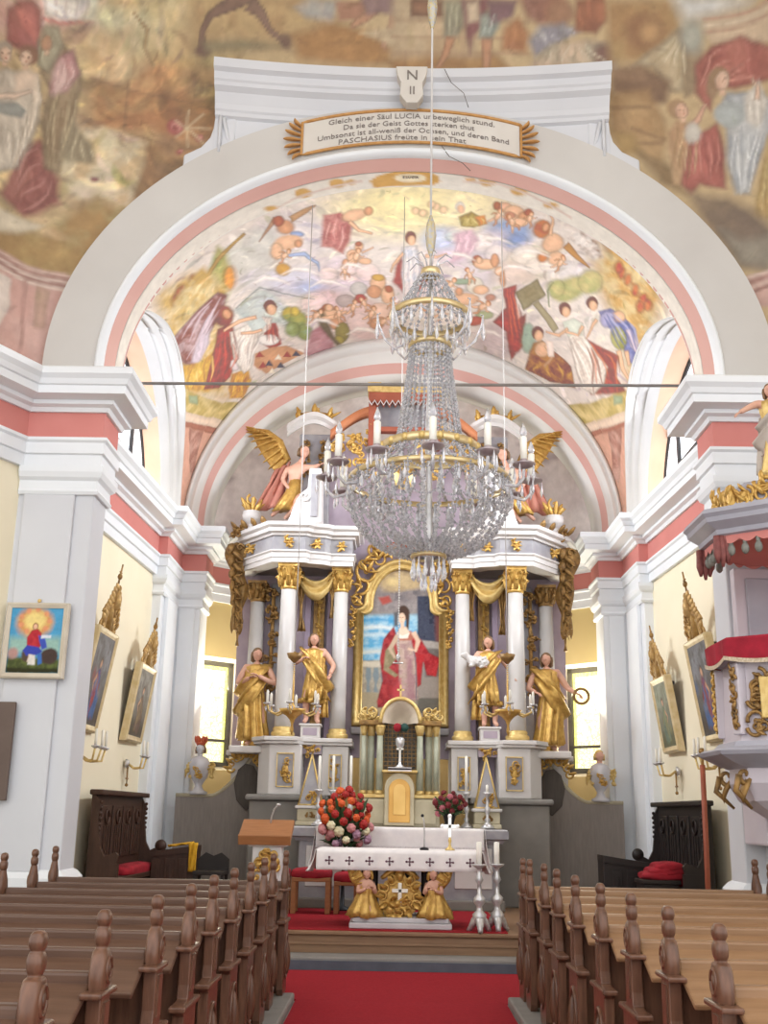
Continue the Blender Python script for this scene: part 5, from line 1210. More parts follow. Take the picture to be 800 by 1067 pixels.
# lower plinths, pedestals
def altar_side(s):
    a, b = xb(s, 1.02, 2.05)
    HP(MB().cb(a, b, 15.35, 16.6, .335, 1.66), 'plinth', M_plinth, bevel=.02)
    a, b = xb(s, 2.0, 2.45); HP(MB().cb(a, b, 15.95, 16.7, .335, 1.66), 'plinth', M_plinth, bevel=.02)
    HP(MB().cb(*xb(s, .98, 2.1), 15.28, 16.6, 1.66, 1.74), 'plinth_moulding', M_stone, bevel=.03)
    # outer pedestal with canted side
    def ped(poly, z0, z1, nm='pedestal'):
        q = [(s * x, y) for x, y in poly]; q = q if s < 0 else q[::-1]
        return HP(MB().prism(q, 'z', z0, z1), nm, M_altwhite, bevel=.015)
    p1 = ped([(1.36, 15.36), (1.80, 15.36), (1.98, 15.62), (1.98, 16.4), (1.36, 16.4)], 1.74, 2.42)
    p2 = ped([(.72, 15.62), (1.10, 15.62), (1.10, 16.4), (.72, 16.4)], 1.74, 2.42)
    HP(MB().cb(*xb(s, 1.08, 1.4), 15.95, 16.4, 1.74, 2.42), 'niche_back', M_lilac)
    p3 = ped([(1.98, 16.05), (2.42, 16.05), (2.42, 16.6), (1.98, 16.6)], 1.66, 2.28)
    HP(MB().sweep([(s * 1.1, 15.6), (s * 1.36, 15.6)], [(0, 2.3), (.02, 2.3), (.02, 2.42), (0, 2.42)], side=-s), 'niche_lintel', M_lilac)
    # gilt relief panels
    def panel(c, w, h, par, seed, yaw=0):
        z = c[2]; o = MB().cb(c[0] - w / 2, c[0] + w / 2, c[1] - .006, c[1] + .02, z - h / 2, z + h / 2)
        f = HP(o, 'relief_panel', M_greym, par)
        fr = MB()
        for (x0, x1, z0, z1) in ((-w / 2, w / 2, -h / 2, -h / 2 + .015), (-w / 2, w / 2, h / 2 - .015, h / 2), (-w / 2, -w / 2 + .012, -h / 2, h / 2), (w / 2 - .012, w / 2, -h / 2, h / 2)):
            fr.cb(c[0] + x0, c[0] + x1, c[1] - .018, c[1], z + z0, z + z1)
        HP(fr, 'panel_frame', M_goldp, par)
        sc_ = MB(); scrolls(sc_, (c[0], c[1] - .012, z), w * .75, h * .8, seed, 7, .011, .01)
        sc_.ball((c[0], c[1] - .01, z), (w * .2, .02, h * .16), 10, 6); sc_.ball((c[0], c[1] - .01, z - h * .2), (w * .14, .02, h * .14), 8, 6); HP(sc_, 'gilt_relief', M_gold, par)
    panel((s * 1.575, 15.35, 2.07), .24, .46, p1, 5 + s)
    panel((s * .90, 15.61, 2.07), .18, .46, p2, 15 + s)
    sd = MB().cb(*xb(s, 1.975, 1.99), 15.75, 15.95, 1.86, 2.28); HP(sd, 'side_panel', M_golddk, p1)
    sc_ = MB(); scrolls(sc_, (s * 1.24, 15.58, 2.33), .28, .16, 33, 6, .014); HP(sc_, 'niche_crest', M_gold)
    # table slab carrying the columns
    sl = [(.66, 15.58), (1.12, 15.56), (1.34, 15.5), (1.40, 15.3), (1.86, 15.3), (2.06, 15.6), (2.06, 16.4), (.66, 16.4)]
    q = [(s * x, y) for x, y in sl]; q = q if s < 0 else q[::-1]
    HP(MB().prism(q, 'z', 2.42, 2.46).prism([(x * 1.012, y - .03) for x, y in q], 'z', 2.46, 2.52), 'column_slab', M_altwhite, bevel=.012)
    HP(MB().cb(*xb(s, 1.94, 2.5), 16.0, 16.6, 2.28, 2.36), 'column_slab', M_altwhite, bevel=.02)
    # columns
    for (x, y, r, z0, z1, z2) in ((1.655, 15.62, .122, 2.52, 4.64, 5.02), (.90, 15.88, .112, 2.52, 4.66, 5.02), (2.19, 16.32, .115, 2.36, 4.58, 4.90)):
        c = HP(MB().lathe((s * x, y, 0), [(r * 1.02, z0 + .14), (r * 1.03, z0 + .5), (r, z0 + 1.0), (r * .9, z1)], 28), 'column', M_colm)
        HP(MB().lathe((s * x, y, 0), [(r * 1.35, z0), (r * 1.35, z0 + .03), (r * 1.42, z0 + .055), (r * 1.3, z0 + .08), (r * 1.12, z0 + .095), (r * 1.2, z0 + .12), (r * 1.05, z0 + .15)], 24), 'column_base', M_goldp, c)
        b, l = MB(), MB(); capital(b, l, (s * x, y), r * .95, z1, z2); b.add(l.v, l.f); HP(b, 'capital', M_gold if x < 2 else M_golddk, c)
    # back wall with violet pilasters
    HP(MB().cb(*xb(s, .70, 2.5), 16.5, 16.62, 2.3, 5.1), 'back_wall', M_lilac)
    for x0, x1, m_ in ((1.04, 1.13, M_violet), (1.17, 1.34, M_golddk), (1.38, 1.47, M_violet), (1.86, 2.0, M_greym)):
        HP(MB().cb(*xb(s, x0, x1), 16.40, 16.5, 2.52, 4.9), 'pilaster_strip', m_, bevel=.01)
    sc_ = MB()
    for k in range(9): scrolls(sc_, (s * 1.255, 16.38, 3.0 + k * .2), .13, .2, 40 + k, 3, .012)
    sc_.tube([(s * 1.255, 16.39, 2.9), (s * 1.255, 16.39, 4.7)], .02, 6); HP(sc_, 'gilt_strip_ornament', M_gold)
    sc_ = MB().tube([(s * 1.95, 16.31, 3.2), (s * 1.95, 16.31, 4.8)], .03, 6)
    for k in range(8): scrolls(sc_, (s * 1.95, 16.3, 3.3 + k * .2), .2, .2, 60 + k, 3, .02)
    HP(sc_, 'dark_gilt_ornament', M_golddk)
    # entablature: architrave, frieze, cornice swept over the column heads
    path = [(s * 2.62, 16.62), (s * 2.42, 16.12), (s * 1.90, 15.44), (s * 1.42, 15.44), (s * 1.36, 15.52), (s * 1.14, 15.58), (s * 1.06, 15.66), (s * .73, 15.66), (s * .73, 16.5)]
    sd_ = 1 if s > 0 else -1
    sd_ = sd_
    AR = [(-.25, 5.02), (0, 5.02), (0, 5.09), (.015, 5.095), (.015, 5.16), (.04, 5.18), (.04, 5.20), (-.25, 5.20)]
    FR = [(-.25, 5.20), (-.01, 5.20), (-.01, 5.42), (-.25, 5.42)]
    CO = [(-.25, 5.42), (.02, 5.42), (.03, 5.45), (.08, 5.47), (.085, 5.52), (.13, 5.55), (.14, 5.60), (-.25, 5.62)]
    ar = HP(MB().sweep(path, AR, side=sd_), 'architrave', M_altwhite)
    fr = HP(MB().sweep(path, FR, side=sd_), 'frieze', M_greym)
    HP(MB().sweep(path, CO, side=sd_), 'cornice', M_altwhite)
    inner = [(2.5, 16.6), (2.32, 16.2), (1.83, 15.6), (1.45, 15.6), (1.05, 15.8), (.83, 15.8), (.83, 16.6)]
    q = [(s * x, y) for x, y in inner]; q = q if s < 0 else q[::-1]
    HP(MB().prism(q, 'z', 5.04, 5.6), 'entablature_core', M_soffd)
    for x, y in ((1.66, 15.43), (1.25, 15.54), (.90, 15.655), (2.28, 15.9)):
        g = MB()
        for i in range(6): a = i * PI / 3; g.leaf((s * x, y, 5.31), (s * x + .085 * cos(a), y - .02, 5.31 + .085 * sin(a)), (0, -.03, 0), .03, .5)
        g.ball((s * x, y - .01, 5.31), .03, 8, 6); scrolls(g, (s * x, y, 5.31), .15, .16, int(x * 9), 4, .012, .01); HP(g, 'frieze_rosette', M_gold, fr)
    # gilt drapery swag and hangings between the capitals
    d = MB(); rings = []
    for k in range(17):
        t = k / 16; x = 1.52 - .5 * t; sag = .27 * 4 * t * (1 - t)
        rings.append([(s * (x + .01 * sin(i)), 15.84 - .05 * sin(i * 1.4 + 2 * t) - .03 * (i % 2), 4.97 - sag * (.55 + .45 * i / 7) - .17 * i / 7) for i in range(8)])
    d.loft(rings, False, False); o = HP(d, 'drapery_swag', M_goldp); so = o.modifiers.new('t', 'SOLIDIFY'); so.thickness = .015
    for x, L in ((1.50, .9), (1.04, .7)):
        d = MB(); rings = []
        for k in range(14):
            t = k / 13; rings.append([(s * (x - .05 * (i / 7 - .5) * (1.6 + sin(t * 7)) - .02 * t), 15.9 - .04 * sin(i * 1.7 + 4 * t), 4.98 - L * t) for i in range(8)])
        d.loft(rings, False, False); o = HP(d, 'drapery_fall', M_golddk); so = o.modifiers.new('t', 'SOLIDIFY'); so.thickness = .02
    # carved hanging foliage on the outer flank
    g = MB(); rings = []
    for k in range(20):
        t = k / 19; z = 5.40 - 1.30 * t; w = (.17 - .10 * t) * (1 + .22 * sin(t * 15)); cxx = 2.50 - .06 * t + .02 * sin(t * 9)
        rings.append([(s * (cxx + w * cos(q)), 16.1 + .07 * (1 - .5 * t) * sin(q) * (1 + .5 * sin(4 * q + t * 7)), z + .05 * sin(3 * q + 5 * t)) for q in np.linspace(0, 2 * PI, 25)[:-1]])
    g.loft(rings)
    for k in range(14):
        t = k / 13; z = 5.36 - 1.22 * t; w = .16 - .1 * t; x = s * (2.50 - .06 * t)
        g.leaf((x - w * .5, 16.03, z + .06), (x + w * (.7 if k % 2 else -.7), 15.97, z - .12), (0, -.06, 0), .06 * (1.2 - t), .6, n=7); g.curl((x + w * .3 * (-1) ** k, 16.0, z), .06, 1.2, .02, a0=k)
    g.tube([(s * 2.44, 16.1, 4.12), (s * 2.44, 16.1, 3.97), (s * 2.44, 16.1, 3.88)], [.03, .012, .03], 6)
    HP(g, 'carved_foliage_drop', M_golddk)
both(altar_side)
# ---- altar painting with gilt frame
def frame_top(x, r=0):
    ax = abs(x)
    return None
def outline(off=0):
    "picture field outline: straight sides, hollow shoulders, round head"
    w = .575 + off; pts = [(w, 2.88 - off), (w, 4.40 + off * .6)]
    for k in range(9):
        a = k / 8 * PI / 2; pts.append((w - .14 * sin(a) + off * 0, 4.40 + off * .6 + .12 * (1 - cos(a))))
    r = w - .14
    for k in range(17):
        a = PI * k / 16; pts.append((r * cos(a), 4.55 + off * .5 + (.56 + off * .6) * sin(a)))
    l = [(-x, z) for x, z in pts[:11]][::-1]
    return pts + l
def altar_picture():
    nu, nv = 90, 190; x0, x1, z0, z1 = -.66, .66, 2.8, 5.2
    # painted canvas; authoring points are read off the zoomed picture (4x, origin 360, 560)
    V = [(x0 + (x1 - x0) * i / nu, 16.2, z0 + (z1 - z0) * j / nv) for j in range(nv + 1) for i in range(nu + 1)]
    V = np.array(V); fn = lambda q: (lambda w: (w.x, w.z))(P(360 + q[0] / 5.083, 560 + q[1] / 5.083, 16.2))
    p = Paint(V[:, 0], V[:, 2], '8f8a86', fn, wob=.008, wfreq=9)
    W = lambda pts, c, **k: p.poly(pts, c, **{**dict(soft=.012), **k})
    W([(60, 400), (540, 400), (540, 0), (60, 0)], '9a9290', c2='837c7c', soft=.05); p.ell(290, 240, 110, 70, 'c3ad86', soft=.05, c2='ab9676'); p.ell(250, 235, 30, 22, 'd6c08c', soft=.03)
    W([(180, 300), (240, 290), (400, 270), (400, 330), (260, 350), (200, 340)], '8d8484', c2='6f6a6e', soft=.03, fold=20); W([(175, 320), (230, 310), (245, 340), (195, 358)], 'a8524a', soft=.02)
    W([(80, 410), (400, 410), (400, 660), (80, 660)], '9fc3d4', c2='5f9fc4', soft=.03)
    for y, c, h in ((440, '3f8fc0', 12), (480, 'd9dcd8', 16), (520, 'c6d4d8', 14), (575, '5aa0c8', 12), (610, 'd4d0c4', 12)): p.line([(80, y), (180, y - 8), (260, y + 6)], h, c, soft=.03)
    W([(80, 650), (400, 650), (400, 900), (80, 900)], 'b0a898', c2='958f84'); W([(80, 655), (230, 660), (230, 690), (80, 685)], 'c9c0ae')
    for x in (110, 150, 190): W([(x, 690), (x + 22, 690), (x + 28, 740), (x + 14, 780), (x + 22, 820), (x, 820), (x + 4, 770), (x - 6, 730)], '7d8a90')
    W([(80, 820), (400, 830), (400, 930), (80, 930)], 'a2967e')
    W([(380, 310), (520, 310), (520, 560), (380, 540)], '454a5c', c2='33384a', fold=12, dirn=(1, 0)); W([(470, 340), (520, 360), (520, 540), (480, 560)], '7a4a46', soft=.03); W([(380, 545), (520, 555), (520, 590), (390, 580)], 'a7a09a'); W([(420, 590), (520, 590), (520, 880), (420, 860)], '7c7672', c2='696360'); W([(380, 850), (520, 850), (520, 930), (380, 930)], '6a665e'); W([(380, 740), (520, 740), (520, 850), (380, 850)], '968c84')
    # red cloak
    W([(255, 470), (200, 540), (180, 640), (195, 760), (165, 870), (170, 900), (330, 900), (300, 700), (280, 560)], 'a83a3c', c2='8a2a30', fold=12, edge=.02)
    W([(340, 520), (400, 540), (440, 610), (500, 640), (480, 740), (430, 730), (410, 660), (400, 780), (370, 800), (360, 650)], 'b83236', c2='9c282e', fold=12, edge=.02)
    W([(210, 600), (250, 560), (270, 640), (230, 690), (280, 730), (260, 740), (200, 700)], '9a8e70', c2='857a5e')
    # dress, figure
    W([(275, 510), (340, 505), (350, 540), (370, 640), (380, 760), (385, 860), (260, 870), (280, 760), (285, 640), (265, 560)], 'b9a294', c2='a98a88', fold=16, edge=.015); W([(320, 640), (350, 640), (375, 860), (325, 860)], '9a6e78', soft=.03, a=.7); W([(250, 800), (290, 750), (290, 870), (250, 870)], 'b5444a', soft=.03)
    W([(270, 500), (345, 495), (372, 520), (350, 545), (280, 545)], 'ae6a58'); p.line([(360, 500), (385, 550), (370, 600), (330, 590)], [26, 24, 18, 12], 'd8b8a0', soft=.01)
    p.line([(275, 520), (235, 590), (260, 640)], [26, 20, 12], 'c0a890', soft=.01); W([(285, 480), (325, 470), (340, 510), (300, 530), (272, 515)], 'e2c6b0'); W([(268, 500), (300, 520), (340, 505), (330, 535), (285, 535)], 'e8ddd0', soft=.008)
    p.ell(308, 400, 32, 40, '4a3830', soft=.012); W([(320, 400), (338, 420), (332, 490), (318, 470)], '4a3830'); p.ell(298, 428, 19, 28, 'e0bfa6', soft=.008); p.line([(300, 448), (302, 485)], 18, 'ddbba2', soft=.008); W([(255, 400), (280, 390), (278, 470), (255, 470)], '5c5a5c', soft=.02)
    for x, y in ((291, 424), (304, 424)): p.ell(x, y, 3, 2, '5a4038', soft=.003)
    p.line([(293, 444), (303, 444)], 2.5, 'a8564c', soft=.003); p.line([(298, 425), (296, 436)], 2, 'c09a84', soft=.004)
    p.line([(360, 600), (372, 640), (375, 880)], 5, '6a6a70', soft=.006); p.grain(.06)
    ol = outline(.02)
    def inside(x, z):
        c = False
        for i in range(len(ol)):
            (ax, az), (bx, bz) = ol[i], ol[(i + 1) % len(ol)]
            if (az > z) != (bz > z) and x < (bx - ax) * (z - az) / (bz - az) + ax: c = not c
        return c
    fs = [(j * (nu + 1) + i, j * (nu + 1) + i + 1, (j + 1) * (nu + 1) + i + 1, (j + 1) * (nu + 1) + i) for j in range(nv) for i in range(nu)]
    fs = [f for f in fs if inside(*V[list(f)].mean(0)[[0, 2]])]
    mb = MB().add(V, fs); HP(mb, 'altar_painting', M_paint, col=p.c, label='oil painting of a standing woman in a red cloak')
    fr = MB(); prof = [(-.01, 16.22), (-.01, 16.14), (.02, 16.12), (.035, 16.15), (.06, 16.15), (.075, 16.09), (.11, 16.09), (.135, 16.13), (.14, 16.3)]
    rings = [[(x, prof[k][1], z) for x, z in outline(prof[k][0])] for k in range(len(prof))]
    n = len(rings[0]); f = MB().loft([r + [r[0]] for r in rings], False, False)
    f_o = HP(f, 'gilt_picture_frame', M_goldp)
    HP(MB().prism(outline(.13), 'y', 16.25, 16.3), 'picture_backing', M_brownm)
    # carved crest on the shoulders
    for s in (-1, 1):
        g = MB()
        for k, (x, z, q) in enumerate(((.52, 5.02, .17), (.36, 5.22, .15), (.62, 4.82, .14), (.66, 4.62, .10), (.20, 5.34, .11), (.58, 5.16, .12), (.42, 5.36, .10))):
            g.curl((s * x, 16.08, z), q, 1.3, .028, a0=(.6 if s > 0 else 2.5) + k, hand=s * (1 if k % 2 else -1))
            for i in range(3): a = k + i * 1.1; g.leaf((s * x, 16.06, z), (s * x + q * 1.2 * cos(a), 16.02, z + q * 1.2 * sin(a)), (0, -.04, 0), .035, .5)
        for k in range(6): scrolls(g, (s * .725, 16.1, 4.45 - k * .1), .1, .12, 80 + k, 3, .014)
        HP(g, 'carved_shoulder_crest', M_gold)
    HP(MB().tube([(.33 * cos(PI * k / 12 ), 16.1, 5.29 + .18 * sin(PI * k / 12)) for k in range(13)], .055, 8), 'russet_crest_band', M_brownm)
    for s in (-1, 1): HP(scrolls(MB(), (s * .33, 16.05, 2.86), .22, .14, 90, 5, .016), 'frame_corner_ornament', M_goldp)
altar_picture()
HP(MB().cb(-.85, .85, 16.28, 16.45, 2.3, 5.5), 'centre_wall', M_lilac)
HP(MB().cb(-.72, .72, 16.05, 16.3, 2.62, 2.72), 'picture_shelf', M_soffd, bevel=.02)
# ---- upper storey
def upper(s):
    U = lambda u, v, y=16.2: P(u, v, y)
    # console pedestal with curved flank
    q = [(1.20, 5.61), (1.70, 5.61), (1.66, 5.72), (1.62, 5.85), (1.56, 6.0), (1.48, 6.1), (1.42, 6.14), (1.40, 6.46), (1.22, 6.46)]
    poly = [(s * x, z) for x, z in q]
    HP(MB().prism(poly if s > 0 else poly[::-1], 'y', 15.42, 15.95), 'volute_console', M_altwhite, bevel=.02)
    HP(MB().cb(*xb(s, 1.26, 1.37), 15.39, 15.43, 5.7, 6.36), 'console_panel', M_greym, bevel=.01)
    HP(MB().curl((s * 1.46, 15.41, 6.02), .08, 1.2, .03, a0=0, hand=s), 'console_scroll', M_altwhite)
    # aedicule pilaster and bowed gable
    HP(MB().cb(*xb(s, 1.16, 1.66), 16.4, 16.8, 5.6, 7.34), 'upper_pilaster', M_greym, bevel=.02)
    for x in (1.28, 1.54):
        g = MB()
        for k in range(6): scrolls(g, (s * x, 16.37, 7.15 - .1 * k), .1, .12, 100 + k, 3, .016)
        HP(g, 'gilt_pendant', M_golddk)
    pr = [(0, 7.30), (.04, 7.30), (.05, 7.36), (.12, 7.40), (.14, 7.46), (0, 7.48)]
    rings = []
    for k in range(17):
        x = 1.0 + .86 * k / 16; bow = .17 * sin(PI * k / 16) ** 1.2 
        rings.append([(s * x, 16.42 - o - .12 * sin(PI * k / 16), z + bow - (.02 if k in (0, 16) else 0)) for o, z in pr])
    HP(MB().loft(rings, True, True, False), 'bowed_gable', M_altwhite)
    rings = []
    g = MB(); c = Vector((s * 1.43, 16.3, 7.62))
    for dx in (-.22, 0, .22):
        b = c + Vector((dx, 0, -.06 * abs(dx) / .22)); g.curl(b + Vector((0, 0, .05)), .08, 1.2, .022, a0=1.5, hand=1 if dx < 0 else -1)
        g.leaf(b, b + Vector((dx * .3, -.02, .2)), (0, -.03, 0), .045, .6); g.leaf(b, b + Vector((dx * .6 + .08, -.02, .12)), (0, -.03, 0), .035, .6)
    g.tube([c + Vector((-.3, .02, .0)), c + Vector((0, .02, .05)), c + Vector((.3, .02, .0))], .03, 6); HP(g, 'gable_flames', M_gold)
    # broken orange arch towards the baldachin
    rings = []
    for k in range(15):
        t = k / 14; x = 1.16 - .72 * t; z = 7.20 + .42 * sin(t * PI / 2)
        rings.append([(s * x, y, z + dz) for y, dz in ((16.35, 0), (16.2, .0), (16.2, .14), (16.35, .17))])
    HP(MB().loft(rings), 'arched_pediment', M_orange)
    g = MB()
    for k in range(6): scrolls(g, (s * (1.05 - .1 * k), 16.15, 7.0 + .05 * k), .22, .3, 120 + k, 4, .022)
    HP(g, 'pediment_carving', M_gold)
both(upper)
HP(MB().cb(-1.2, 1.2, 16.5, 16.75, 5.5, 7.25), 'upper_wall', M_lilac)
b = MB(); b.cb(-.56, -.44, 16.05, 16.2, 7.0, 7.75); b.cb(.44, .56, 16.05, 16.2, 7.0, 7.75); b.cb(-.46, .46, 16.05, 16.2, 7.28, 7.36)
HP(b, 'baldachin_posts', M_brownm, bevel=.012)
z = MB(); n = 12
poly = [(-.56, 7.92), (-.56, 7.76)]
for k in range(n): x = -.56 + 1.12 * k / n; poly += [(x + .047, 7.68), (x + .093, 7.76)]
poly.append((.56, 7.92)); HP(MB().prism(poly, 'y', 16.02, 16.08), 'baldachin_valance', M_brownm)
HP(MB().tube([(-.56 + 1.12 * k / 24, 16.01, 7.70 if k % 2 else 7.78) for k in range(25)], .012, 6), 'valance_braid', M_altwhite)
HP(MB().cb(-.48, .62, 16.0, 16.35, 7.92, 8.02).cb(-.58, -.36, 15.98, 16.3, 7.92, 8.08), 'baldachin_top', M_goldp, bevel=.015)
HP(MB().cb(-.5, .5, 16.3, 16.36, 7.36, 7.9), 'baldachin_back', M_greym)
g = MB()
for k in range(14): scrolls(g, (-.9 + 1.8 * k / 13, 16.0, 6.75 + .18 * sin(k * 1.7)), .26, .35, 140 + k, 4, .024)
HP(g, 'upper_gilt_carving', M_gold)
HP(MB().ball((0, 16.1, 6.6), (.2, .1, .26), 14, 10), 'gilt_medallion', M_goldp)

# ---- side screens with swept tops
M_screen = mat('screen_boards', '8a827b', .65, c2='736b65', scale=4, amt=.8, stretch=(7, 7, 1), detail=6, bump=.08)
M_screencap = mat('screen_moulding', 'b5ab92', .6, c2='9a9078', scale=5)
M_screendk = mat('niche_shade_paint', '57504a', .8, c2='46403b', scale=5, amt=.7, stretch=(7, 7, 1))
def screen(s):
    t = thing('altar_side_screen', 'grey brown wooden screen with swept top %s of the high altar' % ('left' if s < 0 else 'right'), 'screen', (s * 2.6, 16.0, .335), 'side screens of the altar')
    tops = [(3.17, 1.70), (2.66, 1.70)]
    for k in range(1, 12): a = k / 11; tops.append((2.66 - .56 * a, 1.70 + .56 * (a ** 1.5)))
    tops.append((2.0, 2.27))
    poly = [(2.0, .335), (3.17, .335)] + tops
    q = [(s * x, z) for x, z in poly]
    MB().prism(q if s > 0 else q[::-1], 'y', 15.93, 16.0).build('panel', M_screen, t)
    MB().tube([(s * x, 15.95, z + .015) for x, z in tops[:-1]], .03, 8).build('top_moulding', M_screencap, t)
    # raised panel coloured dark as the shade of a doorway niche, with gilt crest
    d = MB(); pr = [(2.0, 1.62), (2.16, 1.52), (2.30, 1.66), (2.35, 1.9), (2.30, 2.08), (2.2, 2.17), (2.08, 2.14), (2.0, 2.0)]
    pr = [(s * x, z) for x, z in pr]; d.prism(pr if s > 0 else pr[::-1], 'y', 15.90, 15.94); d.build('niche_shade_panel', M_screendk, t, bevel=.01)
    g = MB()
    for k in range(9):
        a = PI * (.05 + .9 * k / 8); x, z_ = 2.19 + .22 * cos(a), 2.06 + .22 * sin(a)
        g.leaf((s * x, 15.89, z_), (s * (2.19 + .33 * cos(a)), 15.85, 2.06 + .36 * sin(a)), (0, -.04, 0), .04, .6); g.curl((s * x, 15.88, z_), .06, 1.2, .018, a0=k, hand=1 if k % 2 else -1)
    g.leaf((s * 2.19, 15.88, 2.25), (s * 2.19, 15.86, 2.55), (0, -.05, 0), .06, .6); g.build('gilt_crest', M_gold, t)
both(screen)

# ---- saints
def plinth_box(w, h, name='plinth', m=None):
    def f(t):
        L = t.location
        MB().cb(L.x - w / 2, L.x + w / 2, L.y - w / 2, L.y + w / 2, L.z - h, L.z - .02).cb(L.x - w * .58, L.x + w * .58, L.y - w * .58, L.y + w * .58, L.z - .03, L.z).build(name, m or M_altwhite, t, bevel=.01)
        MB().cb(L.x - w * .36, L.x + w * .36, L.y - w / 2 - .008, L.y - w / 2, L.z - h * .8, L.z - h * .3).build('plinth_panel', M_lilac, t)
    return f
z = 2.72
t, W, p_ = statue('saint_statue', 'gilded saint on a white plinth between the two left marble columns', (-1.27, 15.72, z), 1.30,
    (((-.20, -.05, .66), (-.10, -.13, .70)), ((.235, .0, .64), (.20, -.09, .54))), head=(.25, .05), sway=.035, cloak_side=-1, plinth=plinth_box(.27, .20), seed=1, cut=.17, robe=M_gold)
t, W, p_ = statue('saint_statue', 'gilded saint carrying a white lamb between the two right marble columns', (1.27, 15.72, z), 1.30,
    (((-.20, -.06, .68), (-.10, -.16, .66)), ((.24, -.03, .62), (.27, -.12, .55))), head=(-.3, .1), sway=-.035, cloak_side=1, plinth=plinth_box(.27, .20), seed=3, cut=.17)
def lamb():
    c = Vector((1.27 - .21, 15.72 - .24, z + .86)); q = thing('carved_lamb', 'white carved lamb in the arms of the right inner saint', 'carving', c)
    b = MB(); v, f = skin_verts([c + Vector(o) for o in ((.16, .02, .03), (.06, 0, .04), (-.06, 0, .05), (-.12, 0, .10), (-.17, -.01, .14), (-.225, -.03, .12), (.10, -.03, -.02), (.05, -.06, -.05), (-.05, -.05, -.02), (-.10, -.08, -.03), (.2, .02, .02), (-.14, .03, .16), (-.13, -.05, .16))],
        [(0, 1), (1, 2), (2, 3), (3, 4), (4, 5), (1, 6), (6, 7), (2, 8), (8, 9), (0, 10), (4, 11), (4, 12)], [.07, .075, .07, .045, .045, .022, .03, .018, .03, .018, .015, .016, .016], 1)
    b.add(v, f).build('body', M_altwhite, q)
    fl = MB()
    for k in range(30): a = k * 2.4; fl.ball(c + Vector((-.08 + .24 * (k / 30), .05 * cos(a) , .045 + .055 * sin(a))), .024, 6, 4)
    fl.build('fleece', M_altwhite, q)
lamb()
zo = 2.36
t, W, p_ = statue('saint_statue', 'gilded saint with clasped hands beside the left yellow window', (-2.07, 15.78, 2.40), 1.40,
    (((-.20, -.05, .62), (-.06, -.14, .68)), ((.20, -.06, .62), (.02, -.15, .70))), head=(.3, .08), sway=-.04, cloak_side=1, seed=6, robe=M_gold, cloak=M_gold)
t, W, p_ = statue('saint_statue', 'gilded saint holding out a ring beside the right yellow window', (2.09, 15.78, 2.40), 1.40,
    (((-.19, -.05, .62), (-.12, -.14, .58)), ((.22, -.02, .64), (.30, -.10, .58))), head=(-.3, .05), sway=.04, cloak_side=-1, seed=8, robe=M_gold, cloak=M_gold)
wr = MB().tube([W(.34 + .075 * cos(a), -.13, .55 + .075 * sin(a)) for a in np.linspace(0, 2 * PI, 25)], .02, 8); wr.build('ring', M_golddk, t, label='gilt ring held in the hand')
for s in (-1, 1):
    MB().cb(*xb(s, 1.93, 2.40), 15.55, 16.1, 2.30, 2.40).build('statue_console', M_altwhite, HA, bevel=.02)

